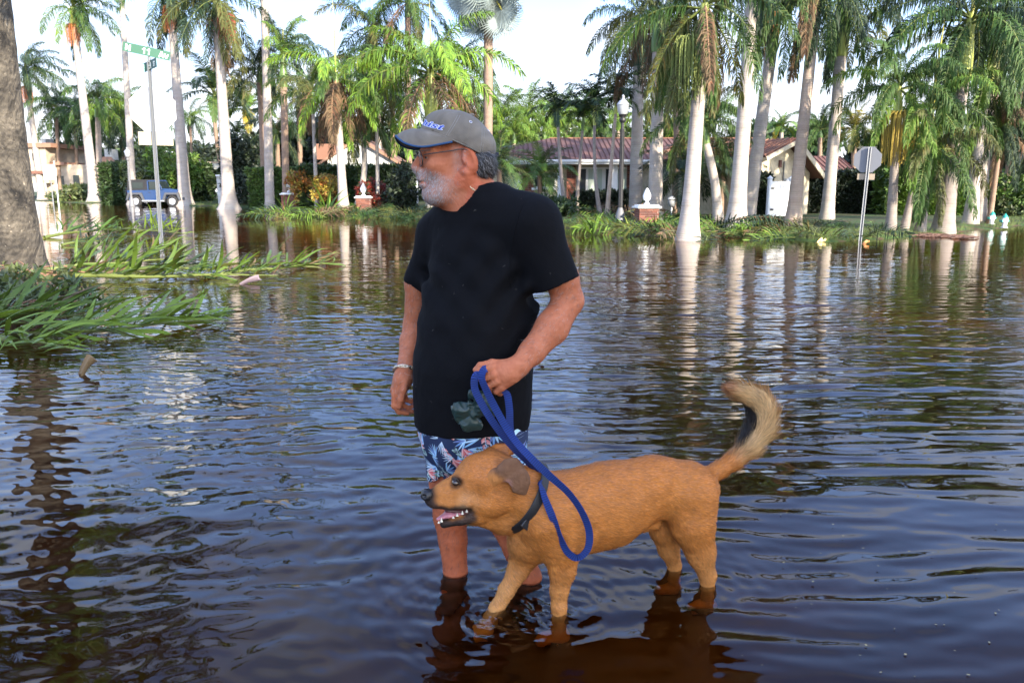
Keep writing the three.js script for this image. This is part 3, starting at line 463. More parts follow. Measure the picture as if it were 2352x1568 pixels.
hydrant('white fire hydrant with teal bonnet standing alone nearer the right edge', 2307, 524, 25.5);
{
  const b = at(1544, 452, 33), t = thing('garden_lantern', 'small white garden lantern between the house and the big bright trunk', 'lantern', V(b.x, 0, b.z)); mesh('stem', cyl(0.04, 0.03, 0.55, 0, 0, 0, 8), M.trim, t); mesh('lantern', lathe([[0, 0.55], [0.14, 0.57], [0.17, 0.72], [0.14, 0.84], [0, 0.86]], 10), M.globe, t); mesh('lid', lathe([[0.19, 0.86], [0.1, 0.95], [0, 1.0]], 10), M.trim, t);
}
// --- the off-road car
{
  const b = at(352, 476, 58), t = thing('off_road_car', 'blue two door off road car with black soft top standing in the water', 'car', V(b.x + 0.05, -0.1, b.z - 0.8)), grown = t.scale.setScalar(1.08), blue = phys(0.007, 0.038, 0.125, 0.3, { clearcoat: 0.8, clearcoatRoughness: 0.08 }), soft = mat(0.02, 0.02, 0.022, 0.85), rub = mat(0.02, 0.02, 0.02, 0.8), silver = mat(0.75, 0.76, 0.78, 0.28, { metalness: 0.7 }), flare = mat(0.07, 0.075, 0.085, 0.6);
  const ex = (pts, w, z = -w / 2, bev = 0.03) => { const s = new THREE.Shape(pts.map(([x, y]) => new THREE.Vector2(x, y))); return new THREE.ExtrudeGeometry(s, { depth: w - 2 * bev, bevelEnabled: true, bevelSize: bev, bevelThickness: bev, bevelSegments: 2 }).translate(0, 0, z + bev); };
  mesh('body', merge([ex([[-1.72, 0.55], [-1.62, 0.55], [-1.5, 0.85], [-0.95, 0.85], [-0.7, 0.5], [0.7, 0.5], [0.88, 0.85], [1.6, 0.85], [1.6, 1.08], [0.62, 1.14], [-1.72, 1.1]], 1.5), ex([[0.6, 1.1], [1.82, 1.05], [1.9, 0.98], [1.9, 0.62], [0.6, 0.62]], 1.12)]), blue, t);
  mesh('hood', ex([[0.62, 1.12], [1.86, 1.06], [1.86, 1.1], [1.2, 1.19], [0.62, 1.22]], 1.16), blue, t);
  mesh('chassis', box(3.5, 0.2, 1.1, 0, 0.45, 0), rub, t); mesh('side_step', merge([box(1.5, 0.08, 0.12, 0, 0.44, 0.78), box(1.5, 0.08, 0.12, 0, 0.44, -0.78)]), silver, t);
  const top = mesh('soft_top', ex([[-1.74, 1.1], [-0.38, 1.12], [-0.38, 1.78], [-0.5, 1.81], [-1.5, 1.81], [-1.66, 1.74]], 1.46), soft, t); for (const s of [-1, 1]) mesh('window', box(0.72, 0.42, 0.01, -1.0, 1.46, s * 0.735), M.glass, top);
  mesh('roof', ex([[-0.4, 1.75], [0.3, 1.75], [0.28, 1.81], [-0.4, 1.81]], 1.42), soft, t);
  mesh('windscreen', ex([[0.52, 1.2], [0.6, 1.2], [0.34, 1.8], [0.26, 1.8]], 1.36, -0.68, 0.01), blue, t); mesh('windscreen_glass', ex([[0.6, 1.26], [0.605, 1.26], [0.375, 1.74], [0.37, 1.74]], 1.2, -0.6, 0.002), M.glass, t);
  for (const s of [-1, 1]) {
    const d = mesh('door', s > 0 ? ex([[-0.36, 0.6], [0.46, 0.6], [0.52, 1.14], [-0.36, 1.12]], 0.05, 0.72, 0.01) : ex([[-0.36, 0.6], [0.46, 0.6], [0.52, 1.14], [-0.36, 1.12]], 0.05, -0.77, 0.01), blue, t);
    const fr = (pts) => ex(pts, 0.03, s * 0.735 - 0.015, 0.006);
    mesh('window_frame', merge([fr([[-0.36, 1.12], [-0.28, 1.12], [-0.28, 1.76], [-0.36, 1.76]]), fr([[-0.36, 1.72], [0.3, 1.72], [0.28, 1.78], [-0.36, 1.78]]), fr([[0.44, 1.14], [0.52, 1.14], [0.33, 1.72], [0.26, 1.72]])]), blue, d); mesh('pane', box(0.6, 0.56, 0.008, 0.06, 1.43, s * 0.72), M.glass, d); mesh('handle', box(0.13, 0.03, 0.03, -0.22, 1.0, s * 0.785), rub, d); mesh('mirror', rbox(0.08, 0.18, 0.2, 0.03, 0.48, 1.22, s * 0.88), rub, d);
    for (const x of [-1.2, 1.27]) {
      mesh('fender_flare', ex([[x - 0.62, 0.5], [x - 0.5, 0.5], [x - 0.36, 0.86], [x + 0.36, 0.86], [x + 0.5, 0.5], [x + 0.6, 0.5], [x + 0.44, 0.96], [x - 0.42, 0.96]], 0.24, s > 0 ? 0.66 : -0.9, 0.02), flare, t);
      const w = mesh('wheel', new THREE.TorusGeometry(0.3, 0.115, 12, 28).scale(1, 1, 1.15), rub, t); put(w, x, 0.4, s * 0.72); const rim = mesh('rim', merge([new THREE.TorusGeometry(0.2, 0.025, 8, 24), new THREE.CylinderGeometry(0.07, 0.07, 0.1, 12).rotateX(Math.PI / 2), ...[...Array(5)].map((_, i) => box(0.2, 0.075, 0.05, 0.12, 0, 0.02).rotateZ(i * 1.2566)), new THREE.CylinderGeometry(0.2, 0.2, 0.02, 20).rotateX(Math.PI / 2).translate(0, 0, -0.05)]).translate(0, 0, s * 0.07), silver, w);
    }
    mesh('headlight', new THREE.CylinderGeometry(0.09, 0.09, 0.04, 14).rotateZ(Math.PI / 2).translate(1.915, 0.9, s * 0.38), M.globe, t); mesh('tail_light', box(0.05, 0.18, 0.1, -1.74, 0.9, s * 0.66), mat(0.4, 0.02, 0.02, 0.3), t);
  }
  const sp = mesh('spare_wheel', new THREE.TorusGeometry(0.28, 0.12, 12, 28).rotateY(Math.PI / 2).translate(-1.95, 0.98, 0), rub, t); mesh('rim', new THREE.CylinderGeometry(0.2, 0.2, 0.08, 20).rotateZ(Math.PI / 2).translate(-2.02, 0.98, 0), silver, sp);
  mesh('front_bumper', rbox(0.14, 0.2, 1.6, 0.04, 2.02, 0.58, 0), flare, t); mesh('rear_bumper', rbox(0.12, 0.16, 1.5, 0.04, -1.8, 0.52, 0), flare, t); mesh('grille', merge([...Array(7)].map((_, i) => box(0.02, 0.26, 0.06, 1.915, 0.88, -0.24 + i * 0.08))), rub, t);
}
// ---------------------------------------------------------------- hedges, bushes, trees, fallen fronds
const leafTuft = (() => { const r = rng(8), pos = [], idx = [], col = []; for (let i = 0; i < 7; i++) { const d = V(r() - 0.5, r() - 0.3, r() - 0.5).normalize(), s = V(r() - 0.5, r() - 0.5, r() - 0.5).cross(d).normalize(), o = d.clone().multiplyScalar(0.15 * r()), l = 0.7 + 0.5 * r(), w = 0.2, b = pos.length / 3, c = 0.7 + 0.6 * r(); for (const [u, v] of [[0, 0], [0.5, 1], [0.45, -1], [1, 0]]) { const p = o.clone().addScaledVector(d, u * l).addScaledVector(s, v * w); pos.push(p.x, p.y - 0.25 * u * u, p.z); col.push(c, c, c); } idx.push(b, b + 1, b + 2, b + 2, b + 1, b + 3); } return indexed(pos, idx, { color: [col, 3] }); })();
const fol = (r, g, b) => phys(r, g, b, 0.6, { vertexColors: true, side: THREE.DoubleSide, transmission: 0.25, thickness: 0 });
const FOL = { dark: fol(0.02, 0.038, 0.012), hedge: fol(0.034, 0.075, 0.014), bright: fol(0.1, 0.19, 0.02), pale: fol(0.08, 0.115, 0.03), red: fol(0.26, 0.035, 0.02), orange: fol(0.36, 0.15, 0.025), yellow: fol(0.32, 0.26, 0.035), olive: fol(0.07, 0.08, 0.028) };
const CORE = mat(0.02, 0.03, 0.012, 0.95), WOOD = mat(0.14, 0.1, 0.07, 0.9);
function scatter(name, parent, m, n, size, sample, seed) {
  const r = rng(seed), im = new THREE.InstancedMesh(leafTuft, m, n), q = new THREE.Quaternion(), e = new THREE.Euler(), M4 = new THREE.Matrix4(), c = new THREE.Color();
  for (let i = 0; i < n; i++) { const p = sample(r); e.set(r() * 6.3, r() * 6.3, r() * 6.3); im.setMatrixAt(i, M4.compose(p, q.setFromEuler(e), V(1, 1, 1).multiplyScalar(size * (0.6 + 0.8 * r())))); const k = 0.6 + 0.7 * r(); im.setColorAt(i, c.setRGB(k * (0.9 + 0.3 * r()), k, k * (0.8 + 0.3 * r()))); }
  im.name = name; im.castShadow = im.receiveShadow = true; im.userData.kind = 'stuff'; parent.add(im); return im;
}
function hedge(label, x0, y0, x1, y1, Z, depth, m, n, size = 0.22, group) {
  const a = at(x0, y0, Z), b = at(x1, y1, Z), w = b.x - a.x, h = a.y + 0.1, t = thing('hedge', label, 'hedge', V((a.x + b.x) / 2, 0, -Z - depth / 2), 0, group), sd = Math.round(x0 + y0 * 7);
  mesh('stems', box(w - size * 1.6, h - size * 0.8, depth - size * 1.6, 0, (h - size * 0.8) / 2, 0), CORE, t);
  scatter('leaves', t, FOL[m], n, size, (r) => { const f = r(), u = r() - 0.5, v = r(), wob = size * 1.3 * fbm(u * w * 0.9 + sd, v * h * 1.2, sd, 2); if (f < 0.6) return V(u * w, v * h, depth / 2 - size * 0.5 + wob); if (f < 0.85) return V(u * w, h - size * 0.4 + wob, (r() - 0.5) * depth); return V((r() < 0.5 ? -1 : 1) * (w / 2 - size * 0.4), v * h, (r() - 0.5) * depth); }, sd);
  return t;
}
function lobes(r, n, rx, ry, rz) { return [...Array(n)].map(() => { const a = r() * 6.28, k = Math.sqrt(r()); return [k * rx * Math.cos(a) * 0.7, (r() - 0.45) * ry * 1.2, k * rz * Math.sin(a) * 0.7, 0.4 + 0.3 * r()]; }); }
function cloud(L, rx, ry, rz) { return (r) => { const l = L[Math.floor(r() * L.length)], d = V(r() - 0.5, r() - 0.5, r() - 0.5).normalize().multiplyScalar(Math.pow(r(), 0.3) * l[3]); return V(l[0] + d.x * rx, l[1] + d.y * ry, l[2] + d.z * rz); }; }
function bush(label, px, py, Z, rx, ry, m, n, size = 0.2, group, name = 'bush', cat = 'shrub', m2) {
  const c = at(px, py, Z), t = thing(name, label, cat, V(c.x, 0, c.z), 0, group), r = rng(Math.round(px * 3 + py)), L = lobes(r, 8, rx, ry, rx);
  mesh('stem', merge([...Array(5)].map((_, i) => limb([V(), V((r() - 0.5) * rx, c.y * 0.6, (r() - 0.5) * rx), V((r() - 0.5) * rx * 1.3, c.y + ry * 0.4, (r() - 0.5) * rx)], (u) => 0.05 * (1.1 - u), 6, 5))), WOOD, t);
  const base = cloud(L, rx, ry, rx); scatter('leaves', t, FOL[m], n, size, (q) => base(q).add(V(0, c.y, 0)), r() * 1e6); if (m2) scatter('leaves', t, FOL[m2], n / 2, size, (q) => base(q).add(V(0, c.y, 0)), r() * 1e6); return t;
}
function tree(label, x, z, h, rx, ry, m, n, size, group, m2) {
  const t = thing('broadleaf_tree', label, 'tree', V(x, 0, z), 0, group), r = rng(Math.round(x * 31 + z * 17)), L = lobes(r, 12, rx, ry, rx), cy = h - ry;
  mesh('trunk', limb([V(0, -0.2, 0), V(0.2, h * 0.25, 0.1), V(-0.1, h * 0.5, 0), V(0.1, cy + ry * 0.5, 0)], (u) => 0.045 * h * (1 - 0.75 * u) * (1 + 0.5 * Math.exp(-u * 14)), 20, 10), WOOD, t);
  for (const l of L.slice(0, 6)) mesh('branch', limb([V(0, cy - ry * 0.6, 0), V(l[0] * 0.5, cy - ry * 0.1 + l[1] * 0.4, l[2] * 0.5), V(l[0], cy + l[1], l[2])], (u) => 0.016 * h * (1.05 - u), 8, 6), WOOD, t);
  const base = cloud(L, rx, ry, rx); scatter('crown', t, FOL[m], n, size, (q) => base(q).add(V(0, cy, 0)), r() * 1e6); if (m2) scatter('crown', t, FOL[m2], Math.round(n / 3), size, (q) => base(q).add(V(0, cy, 0)), r() * 1e6); return t;
}
// ---------------------------------------------------------------- what grows where
const zOf = (px, py) => -onLevel(px, py, 0.05).z;
const P = (label, base, top, o) => palm({ label, base, top, Z: o.Z ?? zOf(...base), ...o });
// near palm at the left edge of the picture
{
  const Z = 13.4, b = at(40, 606, Z);
  palm({ label: 'massive near palm trunk with blotched bark at the left edge', base: [33, 606], top: [-56, -330], Z, w: 0.44, w1: 0.27, slim: 1, flare: 1.12, crown: 'droop', len: 4.0, leaf: 'mid', shaft: 1.5, barkKind: 'near', y0: 0.12, seed: 5 });
}
const LP = 'pale slender palm trunks left of the man';
P('tall pale palm with orange fruit, leaning left behind the massive trunk', [218, 464], [170, 62], { w: 0.62, w1: 0.34, len: 4.6, crown: 'droop', wind: 0.45, leaf: 'mid', leaf2: 'bright', shaft: 1.6, shaftMat: 'lime', spear: 2, fruit: 'orange', fruitAt: -0.1, fruitSize: 1.2, flare: 1.7 });
P('wind bent palm with yellow crownshaft just right of the massive trunk', [97, 459], [62, 203], { w: 0.5, w1: 0.32, len: 4.6, crown: 'droop', wind: 0.75, leaf: 'dark', leaf2: 'mid', shaft: 2, shaftMat: 'lime', spear: 1.8, fruit: 'orange', fruitSize: 1.1 });
P('bare tall trunk rising behind the grey street lamp', [305, 466], [276, -60], { Z: 64, w: 0.42, w1: 0.24, len: 4, crown: 'small', leaf: 'mid' });
P('tall palm with orange fruit whose trunk stands at the nose of the blue car', [425, 471], [393, 22], { w: 0.62, w1: 0.34, len: 4.8, crown: 'droop', wind: 0.2, leaf: 'dark', leaf2: 'mid', shaft: 1.3, fruit: 'orange', fruitSize: 1.2, flare: 1.5 });
P('tall palm with rough grey foot standing on the small grass islet', [526, 478], [498, 40], { w: 0.56, w1: 0.31, len: 4.4, crown: 'skirt', leaf: 'dark', leaf2: 'olive', shaft: 1.2, brown: 0.5, fruit: 'red', fruitAt: 0.6, fruitSize: 1.1, flare: 1.7 });
P('pale trunk with two dark bands rising behind the trimmed hedge', [617, 440], [604, -120], { Z: 50, w: 0.38, w1: 0.28, len: 4, crown: 'small', leaf: 'mid', flare: 1 });
P('palm with dark brown trunk, green shaft and tall yellow spear', [655, 440], [651, 200], { Z: 49, w: 0.28, w1: 0.26, len: 3.4, crown: 'fresh', wind: 0.35, leaf: 'dark', leaf2: 'bright', shaft: 1.9, spear: 2.8, barkKind: 'brown', flare: 1 });
P('dark wind torn palm behind the banded trunk', [606, 440], [596, 190], { Z: 53, w: 0.26, w1: 0.2, len: 3.6, crown: 'droop', leaf: 'dark', leaf2: 'olive', shaft: 0.9, barkKind: 'brown', flare: 1 });
P('palm with long green crownshaft, upright spear and brown hanging fronds', [790, 490], [776, 262], { w: 0.34, w1: 0.21, len: 3.5, crown: 'skirt', leaf: 'lush', leaf2: 'mid', shaft: 1.9, spear: 3.6, brown: 0.75, flare: 1.6, n: 0.95 });
P('bushy palm with bright yellow crownshaft and many brown fronds behind the cap', [993, 478], [990, 268], { Z: 39, w: 0.4, w1: 0.33, len: 4.6, crown: 'droop', leaf: 'lush', leaf2: 'bright', shaft: 2.2, shaftMat: 'lime', spear: 3.4, brown: 0.45, flare: 1.2, n: 1.25 });
P('curved thin palm trunk leaning behind the pillar with red crotons', [812, 470], [830, 300], { Z: 44, w: 0.24, w1: 0.18, len: 3.4, crown: 'droop', leaf: 'olive', leaf2: 'mid', shaft: 1.2, curve: 0.35, flare: 1.3, brown: 0.3 });
P('thin white palm trunk between the trimmed hedge and orange crotons', [727, 470], [719, 262], { Z: 46, w: 0.16, w1: 0.12, len: 3.2, crown: 'droop', leaf: 'mid', leaf2: 'olive', shaft: 1.4, flare: 1.1, brown: 0.3 });
P('thin white palm trunk rising from the red crotons', [868, 470], [864, 262], { Z: 43, w: 0.15, w1: 0.11, len: 3.4, crown: 'droop', leaf: 'olive', leaf2: 'mid', shaft: 1.4, flare: 1.1, brown: 0.2 });
P('dense dark palm crown high above the bright young palms', [880, 450], [858, 110], { Z: 57, w: 0.3, w1: 0.26, len: 4.4, crown: 'skirt', leaf: 'mid', leaf2: 'olive', shaft: 1.4, spear: 2, flare: 1 });
P('coconut palm blown sideways with orange crown heart', [534, 400], [492, 232], { Z: 66, w: 0.24, w1: 0.19, kind: 'coco', len: 4.6, crown: 'fresh', wind: 0.35, leaf: 'mid', leaf2: 'dark', shaft: 0.5, shaftMat: 'lime', spear: 1.6, fruit: 'yellow', fruitSize: 0.7, barkKind: 'brown', curve: -0.5, flare: 1.3 });
P('low yellowish coconut palm far behind the white garage', [572, 400], [566, 262], { Z: 74, w: 0.22, w1: 0.17, kind: 'coco', len: 4.2, crown: 'fresh', leaf: 'bright', leaf2: 'yellow', shaft: 0.4, fruit: 'orange', fruitSize: 0.7, barkKind: 'brown', flare: 1.2 });
P('small drooping palm against the sky between two pale trunks', [440, 400], [436, 290], { Z: 76, w: 0.18, w1: 0.13, len: 2.8, crown: 'droop', leaf: 'mid', leaf2: 'bright', shaft: 0.8, barkKind: 'brown', flare: 1 });
P('short palm seen over the white garden wall', [546, 400], [544, 322], { Z: 76, w: 0.18, w1: 0.14, kind: 'coco', len: 2.6, crown: 'fresh', leaf: 'mid', leaf2: 'bright', shaft: 0.5, barkKind: 'brown' });
P('orange trunked palm with drooping crown behind the lamp and tall trunks', [222, 400], [224, 270], { Z: 76, w: 0.36, w1: 0.3, len: 4.2, crown: 'droop', wind: 0.25, leaf: 'mid', leaf2: 'bright', shaft: 1.6, spear: 1.6, barkKind: 'warm', flare: 1 });
const G1 = 'palms of the dark grove behind the left houses';
for (const [x, y, Z, l, lf] of [[128, 268, 84, 4, 'mid'], [170, 272, 86, 4.2, 'dark'], [196, 300, 82, 3.6, 'dark'], [278, 258, 84, 4, 'mid'], [296, 298, 80, 4, 'dark'], [150, 318, 90, 3.4, 'mid'], [335, 290, 82, 4, 'mid'], [250, 310, 88, 4, 'dark']]) P('dense green palm of the grove behind the beige house', [x + 6, 420], [x, y], { Z, group: G1, w: 0.26, w1: 0.2, len: l, crown: 'droop', leaf: lf, leaf2: 'mid', shaft: 1, barkKind: 'brown', flare: 1 });
// silver fan palm
{
  const c = at(1122, -18, 50), b = at(1120, 440, 50), t = thing('fan_palm', 'tall silver blue fan palm behind and above the cap', 'palm tree', V(b.x, 0, b.z)), loc = c.clone().sub(t.position), r = rng(91);
  mesh('trunk', limb([V(), loc.clone().multiplyScalar(0.5), loc], () => 0.28, 16, 12), BARK.brown, t);
  const fan = (() => { const q = rng(14), pos = [], idx = [], col = [], n = 34; for (let i = 0; i < n; i++) { const a = lerp(-2.5, 2.5, i / (n - 1)), d = V(Math.cos(a), 0, Math.sin(a)), l = 0.95 + 0.1 * q(), s = V(-Math.sin(a), 0, Math.cos(a)), b0 = pos.length / 3, c2 = 0.75 + 0.5 * q(); const pts = [[0.03, 0.006, 0], [0.45, 0.036, 0.03], [0.75, 0.03, -0.02], [l, 0.002, -0.24 - 0.15 * q()]]; for (const [u, w, y] of pts) for (const k of [-1, 1]) { pos.push(d.x * u + s.x * w * k, y + (k > 0 ? 0.012 : 0), d.z * u + s.z * w * k); col.push(c2, c2, c2); } for (let j = 0; j < 3; j++) { const e = b0 + j * 2; idx.push(e, e + 1, e + 2, e + 2, e + 1, e + 3); } } return indexed(pos, idx, { color: [col, 3] }); })();
  for (let i = 0; i < 40; i++) { const a = i * 2.39996 + 0.5 * r(), el = lerp(1.0, -1.2, i / 39), d = V(Math.cos(a) * Math.cos(el), Math.sin(el), Math.sin(a) * Math.cos(el)), st = 1.0 + 1.1 * r(), p = loc.clone().addScaledVector(d, st).add(V(0, -0.25 * Math.cos(el), 0)); const f = mesh('fan_leaf', fan, LEAF.silver, t); f.position.copy(p); f.scale.setScalar(1.05 + 0.35 * r()); f.quaternion.setFromUnitVectors(V(1, 0, 0), d.clone().add(V(0, -0.5 - 0.3 * Math.cos(el), 0)).normalize()); f.rotateX(r() * 3.2 - 1.6); f.rotateZ(r() * 0.8 - 0.5); const s = mesh('stalk', limb([loc, loc.clone().lerp(p, 0.6).add(V(0, 0.1, 0)), p], () => 0.035, 6, 5), YSTALK, t); }
  for (let i = 0; i < 5; i++) mesh('old_leaf_base', limb([loc.clone().add(V(0, -0.2, 0)), loc.clone().add(V((i - 2) * 0.25, 0.2, 0.35)), loc.clone().add(V((i - 2) * 0.5, -0.5, 0.55))], (u) => 0.1 * (1 - 0.5 * u), 6, 6), SHAFT.lime, t);
}
// right hand group
P('tall palm with dark green crownshaft, its long fronds hanging left over the sky', [1460, 484], [1467, 152], { Z: 34, w: 0.36, w1: 0.28, len: 3.44, crown: 'curtain', kind: 'weep', leaf: 'dark', shaft: 2.0, shaftMat: 'dark', flare: 1.1, belly: 0.08, n: 1.1 });
P('stout pale palm trunk directly behind the faceted white finial', [1505, 506], [1512, 120], { Z: 29.5, w: 0.36, w1: 0.27, len: 3.36, crown: 'curtain', kind: 'weep', leaf: 'olive', leaf2: 'mid', shaft: 1.2, brown: 0.4, flare: 1.25 });
P('big bright palm trunk at the water edge with a hanging green seed spray', [1580, 546], [1613, 105], { w: 0.3, w1: 0.2, len: 3.04, crown: 'curtain', kind: 'weep', leaf: 'mid', leaf2: 'olive', shaft: 1.0, shaftMat: 'lime', brown: 0.35, fruit: 'green', fruitAt: -0.3, fruitSize: 1.05, flare: 1.5, n: 1.3 });
P('slim trunk leaning left behind the big bright trunk', [1652, 500], [1622, 330], { Z: 27, w: 0.21, w1: 0.17, len: 2.24, crown: 'droop', kind: 'weep', leaf: 'mid', leaf2: 'olive', shaft: 0.9, flare: 1.3, curve: 0.12 });
P('heavy grey palm trunk with wide root foot leaning right', [1690, 527], [1734, -60], { w: 0.33, w1: 0.24, len: 3.20, crown: 'curtain', kind: 'weep', leaf: 'dark', leaf2: 'mid', shaft: 1.2, flare: 1.75, brown: 0.25 });
P('leaning palm lit on its right side with orange brown fibres under the crown', [1716, 492], [1784, 34], { Z: 28.5, w: 0.33, w1: 0.24, len: 3.36, crown: 'curtain', kind: 'weep', leaf: 'mid', leaf2: 'dark', shaft: 1.1, shaftMat: 'lime', brown: 0.3, fruit: 'orange', fruitAt: -0.3, fruitSize: 0.7, flare: 1.1 });
P('pinkish banded palm trunk beside the white gate', [1820, 524], [1873, 30], { w: 0.27, w1: 0.2, len: 3.20, crown: 'curtain', kind: 'weep', leaf: 'mid', leaf2: 'dark', shaft: 1.2, shaftMat: 'lime', barkKind: 'warm', flare: 1.6, brown: 0.15, n: 1.1 });
P('grey palm trunk with a low skirt of fronds in front of the dark hedge', [1899, 511], [1932, 130], { w: 0.28, w1: 0.24, len: 3.36, crown: 'curtain', kind: 'weep', leaf: 'dark', leaf2: 'olive', shaft: 2.4, shaftMat: 'lime', flare: 1.4, n: 1.15 });
P('mid height palm with a yellow flower spray right of the octagonal sign', [2047, 533], [2062, 272], { w: 0.19, w1: 0.13, len: 2.40, crown: 'droop', kind: 'weep', leaf: 'mid', leaf2: 'bright', shaft: 0.9, shaftMat: 'lime', fruit: 'yellow', fruitSize: 1.0, barkKind: 'grey', flare: 1.15, n: 1.15 });
P('slender trunk leaning right next to the palm with the yellow spray', [2074, 533], [2122, 330], { w: 0.15, w1: 0.11, len: 2.64, crown: 'curtain', kind: 'weep', leaf: 'bright', leaf2: 'mid', shaft: 1.1, spear: 2.4, wind: 0.15, barkKind: 'grey', flare: 1.2 });
P('short palm hidden under its own hanging fronds, dark roots at its foot', [2113, 533], [2132, 400], { w: 0.17, w1: 0.14, len: 2.40, crown: 'curtain', kind: 'weep', leaf: 'mid', leaf2: 'olive', shaft: 0.8, barkKind: 'grey', flare: 1.3 });
P('thick grey palm with tall lime crownshaft and dark wet foot', [2166, 531], [2212, 190], { w: 0.33, w1: 0.2, len: 3.36, crown: 'droop', kind: 'weep', leaf: 'mid', leaf2: 'dark', shaft: 1.9, shaftMat: 'lime', spear: 2, barkKind: 'grey', flare: 1.45, belly: 0.1, n: 1.15 });
P('pale palm trunk left of the close pair by the hydrants', [2229, 517], [2258, 250], { w: 0.28, w1: 0.2, len: 3.04, crown: 'curtain', kind: 'weep', leaf: 'mid', leaf2: 'bright', shaft: 1.2, flare: 1.4 });
P('pale palm trunk with yellow crownshaft right of the close pair', [2251, 515], [2274, 212], { w: 0.25, w1: 0.19, len: 3.04, crown: 'droop', kind: 'weep', leaf: 'mid', leaf2: 'olive', shaft: 1.7, shaftMat: 'lime', flare: 1.3 });
P('thin dark palm trunk beside the fire hydrant', [2272, 516], [2298, 330], { w: 0.12, w1: 0.1, len: 2.40, crown: 'droop', kind: 'weep', leaf: 'dark', leaf2: 'brown', shaft: 0.5, barkKind: 'brown', brown: 0.9, flare: 1.1 });
P('palm half out of the frame at the right edge', [2420, 512], [2396, 150], { w: 0.3, w1: 0.2, len: 3.36, crown: 'droop', kind: 'weep', leaf: 'dark', leaf2: 'mid', shaft: 1.2 });
P('silvery drooping palm low at the right edge', [2375, 505], [2392, 330], { Z: 34, w: 0.2, w1: 0.16, len: 2.24, kind: 'date', crown: 'droop', kind: 'weep', leaf: 'silver', leaf2: 'dark', shaft: 0.3, barkKind: 'brown' });
P('yellow hearted coconut palm behind the octagonal sign', [1966, 440], [1962, 312], { Z: 44, w: 0.2, w1: 0.16, kind: 'coco', len: 2.08, crown: 'fresh', leaf: 'olive', leaf2: 'yellow', shaft: 0.4, shaftMat: 'lime', spear: 1.4, fruit: 'yellow', fruitSize: 0.5, barkKind: 'brown', n: 1.1 });
P('small palm crown over the roof of the low wing', [1888, 430], [1884, 316], { Z: 50, w: 0.2, w1: 0.16, len: 2.24, crown: 'fresh', leaf: 'mid', leaf2: 'dark', shaft: 0.5, barkKind: 'brown' });
P('bright little palm peeping over the gable roof', [1795, 420], [1796, 304], { Z: 46, w: 0.16, w1: 0.14, kind: 'coco', len: 1.36, crown: 'fresh', leaf: 'bright', leaf2: 'yellow', shaft: 0.3 });
// thin palms in front of the tiled house
const AD = 'thin curved palms in front of the tiled house';
P('thin curved palm leaning left in front of the tiled house, nearest the man', [1303, 462], [1282, 292], { Z: 33, w: 0.13, w1: 0.075, kind: 'adon', len: 1.45, crown: 'adonis', leaf: 'dark', leaf2: 'mid', shaft: 0.7, shaftMat: 'dark', barkKind: 'grey', curve: -0.05, lean: 0.2, n: 1.2 });
P('thin palm leaning right in front of the tiled house, second from the man', [1322, 464], [1338, 300], { Z: 33.5, w: 0.12, w1: 0.07, kind: 'adon', len: 1.30, crown: 'adonis', leaf: 'bright', leaf2: 'mid', shaft: 0.6, barkKind: 'grey', n: 1.1 });
P('thin palm with yellow green shaft left of the street lamp, third from the man', [1384, 472], [1366, 288], { Z: 32, w: 0.12, w1: 0.07, kind: 'adon', len: 1.50, crown: 'adonis', leaf: 'dark', leaf2: 'mid', shaft: 0.7, shaftMat: 'lime', barkKind: 'grey', curve: -0.12, n: 1.3 });
P('thin palm with yellow shaft leaning right behind the street lamp', [1393, 474], [1414, 262], { Z: 31.5, w: 0.12, w1: 0.075, kind: 'adon', len: 1.40, crown: 'adonis', leaf: 'mid', leaf2: 'dark', shaft: 0.7, shaftMat: 'lime', barkKind: 'warm', n: 1.2 });
P('pygmy date palm spreading in front of the left window of the house', [1240, 452], [1240, 402], { Z: 34.5, w: 0.14, w1: 0.12, kind: 'date', len: 1.9, crown: 'fresh', leaf: 'mid', leaf2: 'bright', shaft: 0, barkKind: 'brown', flare: 1, n: 1.7 });
P('low feathery palm behind the neck of the man', [1150, 450], [1146, 388], { Z: 31, w: 0.14, w1: 0.12, kind: 'date', len: 1.8, crown: 'fresh', leaf: 'mid', leaf2: 'dark', shaft: 0, barkKind: 'brown', n: 1.7 });
P('feathery palm spreading between the bright trunk and the leaning slim trunk', [1570, 470], [1575, 400], { Z: 33, w: 0.14, w1: 0.12, kind: 'date', len: 2.2, crown: 'fresh', leaf: 'dark', leaf2: 'mid', shaft: 0, barkKind: 'brown', n: 1.8 });
P('feathery palm half hidden behind the heavy grey trunk', [1655, 470], [1664, 385], { Z: 34, w: 0.14, w1: 0.12, kind: 'date', len: 2.0, crown: 'fresh', leaf: 'dark', leaf2: 'mid', shaft: 0, barkKind: 'brown', n: 1.5 });
const G2 = 'soft green palms far behind the tiled house';
for (const [x, y, Z, l, lf] of [[1150, 300, 60, 3.6, 'mid'], [1212, 292, 62, 3.6, 'bright'], [1250, 322, 58, 3, 'bright'], [1300, 300, 64, 3.6, 'mid'], [1360, 318, 62, 3.4, 'mid'], [1420, 300, 66, 3.6, 'dark'], [1500, 320, 60, 3.4, 'mid'], [1560, 280, 66, 4, 'dark'], [1640, 300, 66, 3.6, 'mid'], [1180, 330, 56, 2.6, 'bright'], [1100, 330, 60, 3.4, 'mid']]) P('soft green palm in the belt of palms far behind the tiled house', [x, 430], [x, y], { Z, group: G2, w: 0.22, w1: 0.18, len: l, crown: 'fresh', leaf: lf, leaf2: 'bright', shaft: 0.8, flare: 1, barkKind: 'warm' });
const G3 = 'dark palms behind the middle hedge';
